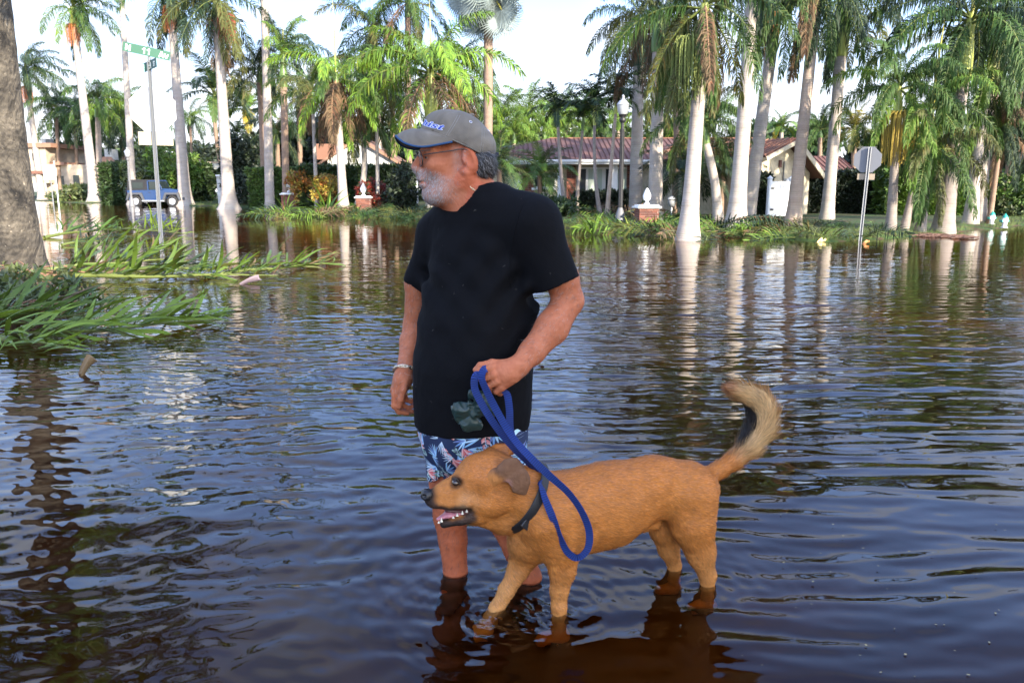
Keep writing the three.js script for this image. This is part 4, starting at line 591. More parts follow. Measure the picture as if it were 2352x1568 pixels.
for (const [x, y, Z, l, lf] of [[690, 250, 60, 3.6, 'dark'], [905, 220, 58, 4, 'mid'], [1050, 180, 56, 4, 'mid'], [940, 40, 54, 4, 'olive'], [640, 330, 60, 3.2, 'dark'], [1075, 260, 58, 3.4, 'mid']]) P('dense palm crown in the dark cluster behind the middle hedge', [x, 440], [x - 4, y], { Z, group: G3, w: 0.26, w1: 0.22, len: l, crown: 'droop', leaf: lf, leaf2: 'mid', shaft: 1, brown: 0.15, flare: 1, barkKind: 'brown' });
const G4 = 'dense palms closing the right side';
for (const [x, y, Z, l, lf] of [[2320, 330, 40, 3.2, 'dark'], [2290, 90, 36, 3.6, 'mid'], [1560, 0, 36, 3.2, 'dark']]) P('dense hanging palm closing the gaps of the right hand palm row', [x - 10, 500], [x, y], { Z, group: G4, w: 0.18, w1: 0.15, len: l * 0.8, crown: 'curtain', kind: 'weep', leaf: lf, leaf2: 'olive', shaft: 1, flare: 1, barkKind: 'brown', brown: 0.1 });

// hedges and bushes
hedge('tall dark hedge behind the blue off road car', 226, 380, 470, 464, 70, 2.5, 'hedge', 2600, 0.42);
hedge('neatly trimmed box shaped hedge left of the white finials', 566, 392, 688, 477, 51, 2.6, 'bright', 1700, 0.24).children[1].material = fol(0.075, 0.15, 0.022);
hedge('long dark hedge behind the croton bushes', 686, 388, 950, 478, 46.5, 2, 'hedge', 2600, 0.3);
hedge('dark open hedge behind the octagonal sign', 1838, 404, 2052, 500, 36, 1.6, 'dark', 2600, 0.26);
hedge('sunlit green hedge behind the row of slim trunks', 2050, 398, 2236, 505, 34, 1.6, 'bright', 2400, 0.24);
hedge('small clipped hedge left of the white gate', 1726, 412, 1766, 498, 29.6, 1.0, 'dark', 700, 0.22);
hedge('low clipped hedge under the window bank of the tiled house', 1322, 446, 1446, 476, 37, 1, 'dark', 1000, 0.18);
bush('pale green bush above the roof of the blue off road car', 345, 395, 68, 2.4, 2.1, 'pale', 900, 0.4);
bush('bright green bush behind the bonnet of the blue off road car', 400, 408, 66, 1.8, 2.0, 'bright', 800, 0.4);
bush('low pale bush in front of the beige house', 172, 442, 74, 2.6, 1.0, 'pale', 600, 0.4);
bush('dark rounded shrub between the banded trunk and the garage', 555, 392, 57, 1.6, 2.6, 'dark', 900, 0.34);
bush('orange and yellow croton bush beside the first white finial', 708, 436, 47, 1.1, 1.0, 'orange', 460, 0.2, undefined, 'croton_bush', 'shrub', 'yellow');
bush('yellow green croton bush between the thin trunk and green palm', 748, 442, 45.5, 1.0, 0.9, 'yellow', 460, 0.2, undefined, 'croton_bush', 'shrub', 'orange');
bush('red croton bush behind the second white finial', 866, 442, 43.5, 1.0, 0.8, 'red', 420, 0.2, undefined, 'croton_bush', 'shrub', 'olive');
bush('dark leafy shrub beside the white garden gate', 912, 432, 42, 1.2, 1.2, 'dark', 500, 0.22);
bush('sunlit bright bush at the right edge behind the hydrants', 2308, 462, 35, 1.25, 1.5, 'bright', 900, 0.22);
bush('low green bush left of the thin palms', 1215, 470, 33, 1.6, 0.32, 'hedge', 600, 0.2);
bush('low green bush at the foot of the pygmy date palm', 1270, 474, 32, 1.3, 0.3, 'hedge', 500, 0.2);
bush('olive bush at the right edge low over the water', 2368, 486, 34, 1.2, 0.8, 'pale', 500, 0.24);
const G5 = 'far broadleaf trees behind the palms';
for (const [x, Z, h, rx, ry, m] of [[-52, 100, 10, 6, 4, 'dark'], [-43, 98, 9, 6, 4, 'hedge'], [-36, 95, 9.5, 5, 4, 'dark'], [-24, 92, 8, 5, 3.4, 'hedge'], [-19, 70, 9, 4, 3.6, 'dark'], [-13, 68, 10, 4, 4, 'dark'], [-7, 72, 9, 4, 4, 'hedge'], [0, 78, 10, 5, 4, 'pale'], [7, 76, 9.5, 5, 4, 'pale'], [14, 72, 9, 5, 4, 'hedge'], [22, 66, 9, 4, 3.5, 'hedge'], [28, 58, 8, 4, 3.2, 'dark'], [34, 52, 8, 4, 3.4, 'dark'], [40, 60, 9, 5, 4, 'hedge']]) tree('dense green tree in the belt far behind the palms', x, -Z, h * 0.72, rx, ry * 0.75, m, 1100, 0.75, G5);
// trees behind the viewer that keep the street corner in open shade
const G6 = 'street trees behind the viewer';
for (const [x, z, h, r] of [[7.5, 9.5, 9.6, 4.2], [13.5, 12, 10.5, 4.8], [20, 4, 9, 4.2]]) tree('broad shade tree out of the picture behind the viewer', x, z, h, r, r * 0.72, 'hedge', 1300, 0.5, G6);

// ---- fallen fronds
const FRESH = leafMat(0.15, 0.225, 0.026, 0.45), FRESH2 = leafMat(0.085, 0.14, 0.022, 0.45);
const leaflets = [1, 2, 3, 4, 5, 6].map((s) => { const r = rng(s * 13), pos = [], idx = [], col = [], n = 7, bend = 0.12 + 0.4 * r(), c = 0.75 + 0.5 * r(); for (let i = 0; i <= n; i++) { const t = i / n, w = 0.024 * Math.sin(Math.PI * (0.12 + 0.88 * (1 - t)) ) * (t < 0.1 ? 0.6 : 1) * (1 - 0.75 * t * t), x = t, y = -bend * t * t * t + 0.02 * Math.sin(t * 6 + s), z = 0.05 * Math.sin(t * 3 + s) * t; for (const k of [-1, 0, 1]) { pos.push(x, y + (k ? 0.007 : 0), z + k * w); col.push(c, c, c * 0.9); } } for (let i = 0; i < n; i++) for (const j of [0, 1]) { const a = i * 3 + j; idx.push(a, a + 1, a + 3, a + 3, a + 1, a + 4); } return indexed(pos, idx, { color: [col, 3] }); });
function fallenFrond(label, a, b, n, L, m, lift = 0.06, up = 0.7, seed = 1, wide = 1, group) {
  const t = thing('fallen_frond', label, 'palm frond', a.clone(), 0, group), r = rng(seed), d = b.clone().sub(a), len = d.length(), side = V(-d.z, 0, d.x).normalize(), D = d.clone().normalize();
  const on = (u) => d.clone().multiplyScalar(u).add(V(0, lift * Math.sin(Math.PI * u) + 0.02 * Math.sin(u * 9), 0)).addScaledVector(side, 0.06 * len * Math.sin(u * 2.6));
  mesh('stalk', limb([0, 0.25, 0.5, 0.75, 1].map(on), (u) => 0.034 * (1 - 0.85 * u) * Math.min(1.4, len / 2.4), 20, 7), STALK, t);
  const basis = new THREE.Matrix4();
  for (let i = 0; i < n; i++) for (const s of [-1, 1]) {
    const u = 0.12 + 0.88 * (i + r()) / n, p = on(u), el = Math.max(-0.15, up * (0.35 + 1.1 * r()) - (r() < 0.25 ? 0.5 : 0)), fw = 0.7 + 0.9 * r();
    const dir = side.clone().multiplyScalar(s * (0.55 + 0.5 * r())).addScaledVector(D, fw).normalize().multiplyScalar(Math.cos(el)).add(V(0, Math.sin(el), 0)).normalize();
    const zz = dir.clone().cross(V(0, 1, 0)).normalize().applyAxisAngle(dir, (r() - 0.5) * 2.2), yy = zz.clone().cross(dir), l = L * Math.sin(Math.PI * (0.2 + 0.68 * u)) * (0.75 + 0.5 * r());
    const q = mesh('leaflet', leaflets[Math.floor(r() * 6)], r() < 0.05 ? LEAF.brown : r() < 0.12 ? LEAF.olive : m, t); q.position.copy(p); q.quaternion.setFromRotationMatrix(basis.makeBasis(dir, yy, zz)); q.scale.set(l, l, l * wide * 1.1);
  }
  return t;
}
const w3 = (px, py, y = 0.03) => onLevel(px, py, y);
fallenFrond('long fallen palm frond floating from the massive trunk past the street sign pole', w3(60, 640), w3(640, 632), 46, 0.72, FRESH2, 0.05, 0.75, 3, 1.9);
fallenFrond('bright green fallen frond nearest the viewer, its leaves fanning over the water', w3(-60, 790), w3(505, 735), 40, 0.62, FRESH, 0.05, 0.5, 8, 2.0);
fallenFrond('fallen frond lying behind the near bright one with upright blades at the left edge', w3(-190, 770), w3(250, 722), 34, 0.62, FRESH2, 0.05, 0.8, 12, 1.9);
fallenFrond('dark fallen frond lying crosswise in front of the street sign', w3(300, 618), w3(640, 622), 26, 0.6, LEAF.dark, 0.05, 0.55, 17, 1.6);
fallenFrond('fallen frond heaped against the foot of the massive trunk', w3(90, 622), w3(420, 596), 30, 0.8, FRESH2, 0.06, 0.8, 23, 1.7);
fallenFrond('small fallen frond sticking up behind the street sign pole', w3(265, 528), w3(440, 538), 22, 0.8, FRESH, 0.08, 0.9, 29, 1.6);
fallenFrond('dark fallen frond floating right of the massive trunk', w3(100, 545), w3(265, 528), 24, 0.85, LEAF.mid, 0.08, 0.75, 31, 1.6);
fallenFrond('half sunk fallen frond low behind the heaped one', w3(140, 562), w3(270, 548), 20, 0.7, LEAF.dark, 0.04, 0.45, 37, 1.4);
fallenFrond('bright fallen frond at the left edge with long blades lying towards the viewer', w3(-160, 745), w3(190, 800), 30, 0.6, FRESH, 0.05, 0.45, 41, 2.0);
fallenFrond('far tip frond floating right of the lilac sheath', w3(470, 636), w3(765, 606), 28, 0.62, FRESH2, 0.06, 0.6, 47, 1.7);
// frond litter along the lawn edge: whole fronds one can tell apart
{
  const r = rng(63), GF = 'fallen fronds strewn along the lawn edge', protoM = [LEAF.mid, LEAF.bright, LEAF.olive, LEAF.brown, LEAF.dark];
  const flat = [1, 2, 3, 4].map((s) => frondGeo({ e0: 0.35 * (s % 2), e1: -0.3, n: 34, leaf: 0.24, wid: 0.009, droop: 0.3, plume: 1.1, seed: s * 5 }));
  const drop = (x, z, y, len, a, m) => { const t = thing('strewn_frond', 'green fallen frond strewn among others along the lawn edge', 'palm frond', V(x, y, z), a, GF), k = Math.floor(r() * 4); t.scale.setScalar(len); mesh('blades', flat[k][0], m, t); mesh('stalk', flat[k][1], STALK, t); };
  for (let i = 0; i < 100; i++) { const u = 0.43 + 0.36 * r(), p = edgeCurve.getPoint(u), d = Math.hypot(p.x, p.z), k = (d + (0.1 + 5.5 * r() * r()) * d / 22) / d; drop(p.x * k, p.z * k, 0.04 + 0.14 * r(), 1.1 + 1.1 * r(), r() * 6.28, protoM[Math.floor(r() * 5)]); }
  for (let i = 0; i < 60; i++) { const px = 1200 + 320 * r(), py = 468 + 50 * r(), p = onLevel(px, py, 0.1); drop(p.x, p.z, 0.08 + 0.3 * r(), 1.2 + 1.1 * r(), r() * 6.28, protoM[Math.floor(r() * 5)]); }
  for (let i = 0; i < 60; i++) { const px = 1640 + 380 * r(), py = 508 + 40 * r(), p = onLevel(px, py, 0.1); drop(p.x, p.z, 0.06 + 0.1 * r(), 0.9 + 0.9 * r(), r() * 6.28, protoM[Math.floor(r() * 5)]); }
  for (let i = 0; i < 30; i++) { const px = 640 + 320 * r(), py = 488 + 10 * r(), p = onLevel(px, py, 0.1); drop(p.x, p.z, 0.04 + 0.1 * r(), 1.3 + 1.0 * r(), r() * 6.28, protoM[Math.floor(r() * 5)]); }
}
// spiky fan seedlings at the edge
const spiky = (label, px, py, s) => { const p = onLevel(px, py, 0.02), t = thing('spiky_plant', label, 'plant', V(p.x, 0, p.z)), r = rng(px); for (let i = 0; i < 22; i++) { const q = mesh('leaf', leaflets[i % 6], i % 3 ? LEAF.bright : LEAF.mid, t); q.rotation.set(r() * 0.5, r() * 6.28, 0.3 + 1.1 * r(), 'YXZ'); q.scale.set(s * (0.7 + 0.5 * r()), s, s * 1.6); } };
spiky('spiky upright fan leaf standing in the water left of the street lamp', 1362, 538, 0.75); spiky('spray of long bright blades at the foot of the green shafted palm', 752, 496, 1.5); spiky('small spray of blades near the first brick pillar', 655, 488, 1.2);
// dark drooping frond on the lawn between the heavy trunk and the pink trunk
{ const a = at(1668, 512, 23.4), t = thing('drooped_frond', 'dark withered frond arching over the lawn behind the heavy grey trunk', 'palm frond', a, -0.15); const [g, q] = frondGeo({ e0: 0.35, e1: -0.75, n: 60, leaf: 0.26, wid: 0.008, droop: 1.6, plume: 0.3, seed: 77 }); t.scale.setScalar(2.5); mesh('blades', g, LEAF.dark, t); mesh('stalk', q, STALKBROWN, t); }
// grass blades on the lawn edge, one mass
{
  const blade = indexed([-0.012, 0, 0, 0.012, 0, 0, 0.02, 0.6, 0.06, -0.1, 0, 0.05, -0.08, 0, 0.05, -0.12, 0.5, 0, 0.1, 0, -0.04, 0.12, 0, -0.04, 0.07, 0.55, -0.1], [0, 1, 2, 3, 4, 5, 6, 7, 8]), r = rng(41), n = 15000, im = new THREE.InstancedMesh(blade, phys(0.09, 0.15, 0.02, 0.7, { side: THREE.DoubleSide, transmission: 0.2, thickness: 0 }), n), M4 = new THREE.Matrix4(), q = new THREE.Quaternion(), e = new THREE.Euler(), c = new THREE.Color();
  for (let i = 0; i < n; i++) { const p = edgeCurve.getPoint(0.1 + 0.85 * r()), d = Math.hypot(p.x, p.z), o = (0.1 + 6 * r() * r()) * d / 22, k = (d + o) / d; e.set(0.3 * (r() - 0.5), r() * 6.28, 0.3 * (r() - 0.5)); im.setMatrixAt(i, M4.compose(V(p.x * k, 0.02 + Math.min(0.1, o * 0.05), p.z * k), q.setFromEuler(e), V(1, 1, 1).multiplyScalar(0.1 + 0.2 * r()))); const s = 0.6 + 0.8 * r(); im.setColorAt(i, c.setRGB(s * 1.1, s, s)); }
  im.name = 'lawn_grass'; im.castShadow = im.receiveShadow = true; tag(im, 'grass blades growing along the flooded lawn edge', 'grass', undefined, 'stuff'); scene.add(im);
}
// bits that float
{
  const husk = (label, px, py, len, w, m, tilt, turn) => { const p = onLevel(px, py, 0), t = thing('palm_sheath', label, 'palm sheath', V(p.x, -0.02, p.z), turn), g = new THREE.CylinderGeometry(w, w * 0.75, len, 12, 6, true, 0, 3.4), q = g.attributes.position; for (let i = 0; i < q.count; i++) { const y = q.getY(i) / len + 0.5; q.setX(i, q.getX(i) * (0.75 + 0.4 * y) + 0.25 * len * y * y); q.setY(i, q.getY(i) + 0.02 * Math.sin(q.getX(i) * 40)); } g.computeVertexNormals(); const inner = mesh('sheath', g.translate(0, len * 0.4, 0), m, t); inner.rotation.z = tilt; };
  const hm = (r, g, b) => mat(r, g, b, 0.6, { side: THREE.DoubleSide });
  husk('short broken palm stalk stub poking out of the water at the left', 180, 862, 0.17, 0.05, hm(0.2, 0.13, 0.06), -0.25, 0.6);
  husk('lilac grey palm sheath floating at the tip of the long frond', 545, 652, 0.34, 0.06, hm(0.27, 0.2, 0.21), -0.9, 0.2);
  husk('pale yellow husk floating by the lawn edge left of the octagonal sign', 1880, 556, 0.2, 0.07, hm(0.75, 0.6, 0.25), -0.7, 0.3);
  husk('small orange husk floating beside the foot of the sign post', 1982, 560, 0.16, 0.05, hm(0.6, 0.25, 0.08), -0.6, 0);
  const pl = (label, px, py, s, n, seed) => { const p = onLevel(px, py, 0.1), t = thing('seedling_clump', label, 'plant', V(p.x, 0.05, p.z)); scatter('leaves', t, FOL.pale, n, 0.12, (r) => V((r() - 0.5) * s * 1.6, 0.02 + r() * s * 0.22, (r() - 0.5) * s * 1.4), seed); };
  pl('low pale green weeds growing on the mound at the left edge', 10, 690, 0.9, 150, 4); pl('low weeds around the foot of the massive trunk', -10, 650, 0.9, 110, 6);
  {
    const r = rng(29), list = []; for (let i = 0; i < 120; i++) { const p = onLevel(-40 + 150 * r(), 610 + 110 * r(), 0.1), a = r() * 6.28, l = 0.2 + 0.5 * r(); list.push(limb([p, p.clone().add(V(l * 0.5 * Math.cos(a), 0.07 * r(), l * 0.5 * Math.sin(a))), p.clone().add(V(l * Math.cos(a), 0.0, l * Math.sin(a)))], () => 0.008 + 0.006 * r(), 4, 5)); }
    tag(mesh('twig_litter', merge(list), mat(0.22, 0.12, 0.07, 0.9)), 'dry brown twigs and fibres lying on the mound at the left edge', 'litter', undefined, 'stuff');
  }
  {
    const r = rng(83), list = []; for (let i = 0; i < 60; i++) { const far = i % 3 === 0, p = far ? onLevel(200 + 2000 * r(), 640 + 260 * r(), 0) : onLevel(1700 + 640 * r(), 1180 + 380 * r(), 0), s = far ? 0.012 + 0.02 * r() : 0.002 + 0.004 * r(); list.push(new THREE.CircleGeometry(1, 7).scale(s, s * (0.35 + 0.4 * r()), 1).rotateX(-Math.PI / 2 + 0.3 * (r() - 0.5)).rotateY(r() * 6.28).translate(p.x, 0.009, p.z)); }
    tag(mesh('floating_litter', merge(list), mat(0.3, 0.24, 0.12, 0.7, { side: THREE.DoubleSide })), 'tiny leaf bits and specks floating on the flood water', 'litter', undefined, 'stuff');
  }
  // litter of dry roots along the right bank
  const r = rng(27), list = []; for (let i = 0; i < 260; i++) { const px = 1990 + 230 * r(), py = 534 + 12 * (px - 1990) / 230 + 6 * r() - 4, p = onLevel(px, py, 0.02), a = r() * 3.1, l = 0.15 + 0.3 * r(); list.push(limb([p, p.clone().add(V(l * 0.5 * Math.cos(a), 0.05 * r(), l * 0.3 * Math.sin(a))), p.clone().add(V(l * Math.cos(a), 0.01, l * 0.6 * Math.sin(a)))], () => 0.013, 3, 4)); }
  tag(mesh('root_litter', merge(list), mat(0.13, 0.07, 0.05, 0.9)), 'reddish brown root and twig litter along the right bank', 'litter', undefined, 'stuff');
}
// ---------------------------------------------------------------- smooth bodies: joined tapered limbs meshed as one surface
class Body {
  constructor() { this.p = []; }
  add(f, c, R, k = 0.02, op = 1) { this.p.push({ f, c, R, k, op }); return this; }
  cap(a, b, ra, rb, k = 0.02, op = 1) { const ab = b.clone().sub(a), L2 = Math.max(1e-9, ab.lengthSq()); return this.add((x, y, z) => { const px = x - a.x, py = y - a.y, pz = z - a.z, t = clamp((px * ab.x + py * ab.y + pz * ab.z) / L2); return Math.hypot(px - ab.x * t, py - ab.y * t, pz - ab.z * t) - (ra + (rb - ra) * t); }, a.clone().lerp(b, 0.5), ab.length() / 2 + Math.max(ra, rb), k, op); }
  // as cap, but flattened along axis n by factor s (thinner when s < 1)
  flatCap(a, b, ra, rb, n, s, k = 0.02, op = 1) { const q = (v) => v.clone().addScaledVector(n, v.dot(n) * (1 / s - 1)), A = q(a), ab = q(b).sub(A), L2 = Math.max(1e-9, ab.lengthSq()), g = 1 / s - 1; return this.add((x, y, z) => { const dn = (x * n.x + y * n.y + z * n.z) * g, px = x + n.x * dn - A.x, py = y + n.y * dn - A.y, pz = z + n.z * dn - A.z, t = clamp((px * ab.x + py * ab.y + pz * ab.z) / L2); return (Math.hypot(px - ab.x * t, py - ab.y * t, pz - ab.z * t) - (ra + (rb - ra) * t)) * Math.min(1, s); }, a.clone().lerp(b, 0.5), a.distanceTo(b) / 2 + Math.max(ra, rb) * Math.max(1, s), k, op); }
  chain(pts, k = 0.02, flat) { for (let i = 0; i < pts.length - 1; i++) { const [a, ra] = pts[i], [b, rb] = pts[i + 1]; flat ? this.flatCap(a, b, ra, rb, flat[0], flat[1], k) : this.cap(a, b, ra, rb, k); } return this; }
  ell(c, fx, fy, fz, rx, ry, rz, k = 0.02, op = 1) { return this.add((x, y, z) => { const dx = x - c.x, dy = y - c.y, dz = z - c.z, a = (dx * fx.x + dy * fx.y + dz * fx.z) / rx, b = (dx * fy.x + dy * fy.y + dz * fy.z) / ry, e = (dx * fz.x + dy * fz.y + dz * fz.z) / rz, k0 = Math.hypot(a, b, e), k1 = Math.hypot(a / rx, b / ry, e / rz); return k1 < 1e-6 ? -Math.min(rx, ry, rz) : k0 * (k0 - 1) / k1; }, c, Math.max(rx, ry, rz), k, op); }
  at(x, y, z) {
    let d = 1e3;
    for (const { f, c, R, k, op } of this.p) {
      const far = Math.hypot(x - c.x, y - c.y, z - c.z) - R;
      if (op > 0) { if (far > d + k) continue; const e = f(x, y, z), h = Math.max(k - Math.abs(d - e), 0) / k; d = Math.min(d, e) - h * h * k * 0.25; }
      else { if (far > k - d) continue; const e = -f(x, y, z), h = Math.max(k - Math.abs(d - e), 0) / k; d = Math.max(d, e) + h * h * k * 0.25; }
    }
    return this.warp ? d + this.warp(x, y, z, d) : d;
  }
  grad(p, e = 0.002) { return V(this.at(p.x + e, p.y, p.z) - this.at(p.x - e, p.y, p.z), this.at(p.x, p.y + e, p.z) - this.at(p.x, p.y - e, p.z), this.at(p.x, p.y, p.z + e) - this.at(p.x, p.y, p.z - e)).normalize(); }
  // surface along a ray from inside
  out(o, d, max = 0.4) { let t = 0; for (let i = 0; i < 60; i++) { const v = this.at(o.x + d.x * t, o.y + d.y * t, o.z + d.z * t); if (v > -0.0004 && i) break; t += Math.max(0.0008, -v * 0.8); if (t > max) break; } return o.clone().addScaledVector(d, t); }
}
// surface nets over a box of cells
function skin(body, lo, hi, cell, paint) {
  const n = [0, 1, 2].map((i) => Math.ceil((hi.getComponent(i) - lo.getComponent(i)) / cell) + 1), [nx, ny, nz] = n, D = new Float32Array(nx * ny * nz).fill(9), B = 4, diag = B * cell * 0.95;
  for (let k = 0; k < nz; k += B) for (let j = 0; j < ny; j += B) for (let i = 0; i < nx; i += B) {
    const c = body.at(lo.x + (i + 1.5) * cell, lo.y + (j + 1.5) * cell, lo.z + (k + 1.5) * cell), far = Math.abs(c) > diag * 2.2;
    for (let z = k; z < Math.min(nz, k + B); z++) for (let y = j; y < Math.min(ny, j + B); y++) for (let x = i; x < Math.min(nx, i + B); x++) D[(z * ny + y) * nx + x] = far ? c : body.at(lo.x + x * cell, lo.y + y * cell, lo.z + z * cell);
  }
  const id = new Int32Array(nx * ny * nz).fill(-1), pos = [], idx = [], o = [0, 1, nx, nx + 1, nx * ny, nx * ny + 1, nx * ny + nx, nx * ny + nx + 1];
  for (let k = 0; k < nz - 1; k++) for (let j = 0; j < ny - 1; j++) for (let i = 0; i < nx - 1; i++) {
    const a = (k * ny + j) * nx + i; let m = 0; for (let q = 0; q < 8; q++) if (D[a + o[q]] < 0) m |= 1 << q; if (m === 0 || m === 255) continue;
    let sx = 0, sy = 0, sz = 0, c = 0;
    for (let q = 0; q < 8; q++) for (const bit of [1, 2, 4]) { const w = q | bit; if (w === q) continue; const da = D[a + o[q]], db = D[a + o[w]]; if ((da < 0) === (db < 0)) continue; const t = da / (da - db); sx += (q & 1) + (bit === 1 ? t : 0); sy += ((q >> 1) & 1) + (bit === 2 ? t : 0); sz += ((q >> 2) & 1) + (bit === 4 ? t : 0); c++; }
    id[a] = pos.length / 3; pos.push(lo.x + (i + sx / c) * cell, lo.y + (j + sy / c) * cell, lo.z + (k + sz / c) * cell);
  }
  for (let k = 1; k < nz - 1; k++) for (let j = 1; j < ny - 1; j++) for (let i = 1; i < nx - 1; i++) {
    const a = (k * ny + j) * nx + i, s = D[a] < 0;
    for (const [e, u, v] of [[1, nx, nx * ny], [nx, nx * ny, 1], [nx * ny, 1, nx]]) { if (s === D[a + e] < 0) continue; const q = [id[a - u - v], id[a - v], id[a], id[a - u]]; if (q.some((x) => x < 0)) continue; s ? idx.push(q[0], q[1], q[2], q[0], q[2], q[3]) : idx.push(q[0], q[2], q[1], q[0], q[3], q[2]); }
  }
  const nor = [], col = [], uv = [], p = V();
  for (let i = 0; i < pos.length; i += 3) { p.set(pos[i], pos[i + 1], pos[i + 2]); const g = body.grad(p, Math.min(0.003, cell * 0.7)), d = clamp(body.at(p.x, p.y, p.z), -cell, cell); if (Math.abs(d) < cell * 0.6) p.addScaledVector(g, -d * 0.8); pos[i] = p.x; pos[i + 1] = p.y; pos[i + 2] = p.z; nor.push(g.x, g.y, g.z); uv.push((p.x + 0.6 * p.z) * 4, p.y * 4); if (paint) col.push(...paint(p, g)); }
  const ex = { normal: [nor, 3], uv: [uv, 2] }; if (paint) ex.color = [col, 3];
  return indexed(pos, idx, ex);
}
// joins indexed pieces that carry the same attributes
const join = (list) => mergeGeometries(list);
// short hairs standing on a surface; each [position, normal, direction, length, width, colour]
function hairs(list) {
  const pos = new Float32Array(list.length * 15), nor = new Float32Array(list.length * 15), col = new Float32Array(list.length * 15), idx = []; let k = 0;
  for (const [p, n, d, l, w, c, bend] of list) {
    const s = n.clone().cross(d).normalize().multiplyScalar(w / 2), m = p.clone().addScaledVector(d, l * 0.55), e = p.clone().addScaledVector(d, l).addScaledVector(bend ?? n, bend ? l * 0.5 : -l * 0.12);
    const q = [p.clone().add(s), p.clone().sub(s), m.clone().addScaledVector(s, 0.8), m.clone().addScaledVector(s, -0.8), e], b = k / 3;
    for (const v of q) { pos[k] = v.x; pos[k + 1] = v.y; pos[k + 2] = v.z; nor[k] = n.x; nor[k + 1] = n.y; nor[k + 2] = n.z; col[k] = c[0]; col[k + 1] = c[1]; col[k + 2] = c[2]; k += 3; }
    idx.push(b, b + 1, b + 2, b + 2, b + 1, b + 3, b + 2, b + 3, b + 4);
  }
  const g = new THREE.BufferGeometry(); g.setAttribute('position', new THREE.BufferAttribute(pos, 3)); g.setAttribute('normal', new THREE.BufferAttribute(nor, 3)); g.setAttribute('color', new THREE.BufferAttribute(col, 3)); g.setIndex(idx); return g;
}
// random points on a meshed surface, by area
function sampler(g, r) {
  const P = g.attributes.position, N = g.attributes.normal, I = g.index.array, acc = []; let s = 0; const a = V(), b = V(), c = V();
  for (let i = 0; i < I.length; i += 3) { a.fromBufferAttribute(P, I[i]); b.fromBufferAttribute(P, I[i + 1]).sub(a); c.fromBufferAttribute(P, I[i + 2]).sub(a); s += b.cross(c).length(); acc.push(s); }
  return () => { const x = r() * s; let lo = 0, hi = acc.length - 1; while (lo < hi) { const m = (lo + hi) >> 1; acc[m] < x ? lo = m + 1 : hi = m; } let u = r(), v = r(); if (u + v > 1) { u = 1 - u; v = 1 - v; } const i = lo * 3, A = V().fromBufferAttribute(P, I[i]), B = V().fromBufferAttribute(P, I[i + 1]), C = V().fromBufferAttribute(P, I[i + 2]); const p = A.clone().multiplyScalar(1 - u - v).addScaledVector(B, u).addScaledVector(C, v); return [p, V().fromBufferAttribute(N, I[i])]; };
}
// a flat strap along points; wide(t) gives the direction of its width
function strap(pts, wide, w, th = 0.0022, seg = 80) {
  const c = new THREE.CatmullRomCurve3(pts), pos = [], idx = [], uv = [], L = c.getLength();
  for (let i = 0; i <= seg; i++) { const t = i / seg, p = c.getPointAt(t), T = c.getTangentAt(t), W = wide(t, T).clone(); W.addScaledVector(T, -W.dot(T)).normalize(); const N = T.clone().cross(W).normalize(); for (const [a, b, u] of [[-1, -1, 0], [1, -1, 1], [1, -1, 1], [1, 1, 1], [1, 1, 1], [-1, 1, 0], [-1, 1, 0], [-1, -1, 0]]) { const q = p.clone().addScaledVector(W, a * w / 2).addScaledVector(N, b * th / 2); pos.push(q.x, q.y, q.z); uv.push(u * w, t * L); } }
  for (let i = 0; i < seg; i++) for (let k = 0; k < 8; k += 2) { const a = i * 8 + k, b = a + 8; idx.push(a, a + 1, b, b, a + 1, b + 1); }
  return indexed(pos, idx, { uv: [uv, 2] });
}
// ---------------------------------------------------------------- the man
const person = thing('person', 'man in black shirt and tropical shorts wading with the dog on a leash', 'person', V());
const SIDE = V(0.78, 0, 0.62), FRONT = V(-0.62, 0, 0.78), UP = V(0, 1, 0);   // towards his left hand, the way his chest faces
const legA = onLevel(1046, 1312), legB = onLevel(1216, 1326);
const T = {};                                           // torso: centre, half width across, half depth by height
T.rows = [[440, 1092, 2.61, 0.085, 0.07], [470, 1098, 2.61, 0.125, 0.085], [510, 1106, 2.61, 0.168, 0.108], [570, 1106, 2.61, 0.187, 0.13], [650, 1102, 2.61, 0.194, 0.15], [740, 1096, 2.6, 0.199, 0.175], [840, 1087, 2.59, 0.2, 0.19], [930, 1083, 2.59, 0.199, 0.186], [1010, 1080, 2.59, 0.192, 0.172]].map(([py, px, Z, a, b]) => { const c = at(px, py, Z); return [c.y, c.x, c.z, a, b]; }).reverse();
function torso(off) {
  return (x, y, z) => {
    const R = T.rows, top = R[R.length - 1][0], yy = clamp(y, R[0][0], top); let i = 0; while (i < R.length - 2 && yy > R[i + 1][0]) i++;
    const t = smooth(0, 1, (yy - R[i][0]) / (R[i + 1][0] - R[i][0])) * 0.5 + 0.5 * (yy - R[i][0]) / (R[i + 1][0] - R[i][0]), cx = lerp(R[i][1], R[i + 1][1], t), cz = lerp(R[i][2], R[i + 1][2], t), a = lerp(R[i][3], R[i + 1][3], t) - off, b = lerp(R[i][4], R[i + 1][4], t) - off;
    const dx = x - cx, dz = z - cz, u = (dx * SIDE.x + dz * SIDE.z), v = (dx * FRONT.x + dz * FRONT.z), q = Math.pow(Math.pow(Math.abs(u / a), 2.3) + Math.pow(Math.abs(v / b), 2.3), 1 / 2.3), dr = (q - 1) * Math.min(a, b) * 0.92;
    const dy = Math.max(y - top, R[0][0] - y); return dy > 0 ? Math.hypot(Math.max(dr, 0), dy) + Math.min(dr, 0) * 0 : dr;
  };
}
const tc = at(1090, 740, 2.6);
const shL = at(1222, 516, 2.5), shR = at(1012, 538, 2.735), elL = at(1306, 690, 2.5), wrL = at(1190, 842, 2.35), elR = at(955, 745, 2.8), wrR = at(928, 856, 2.68);
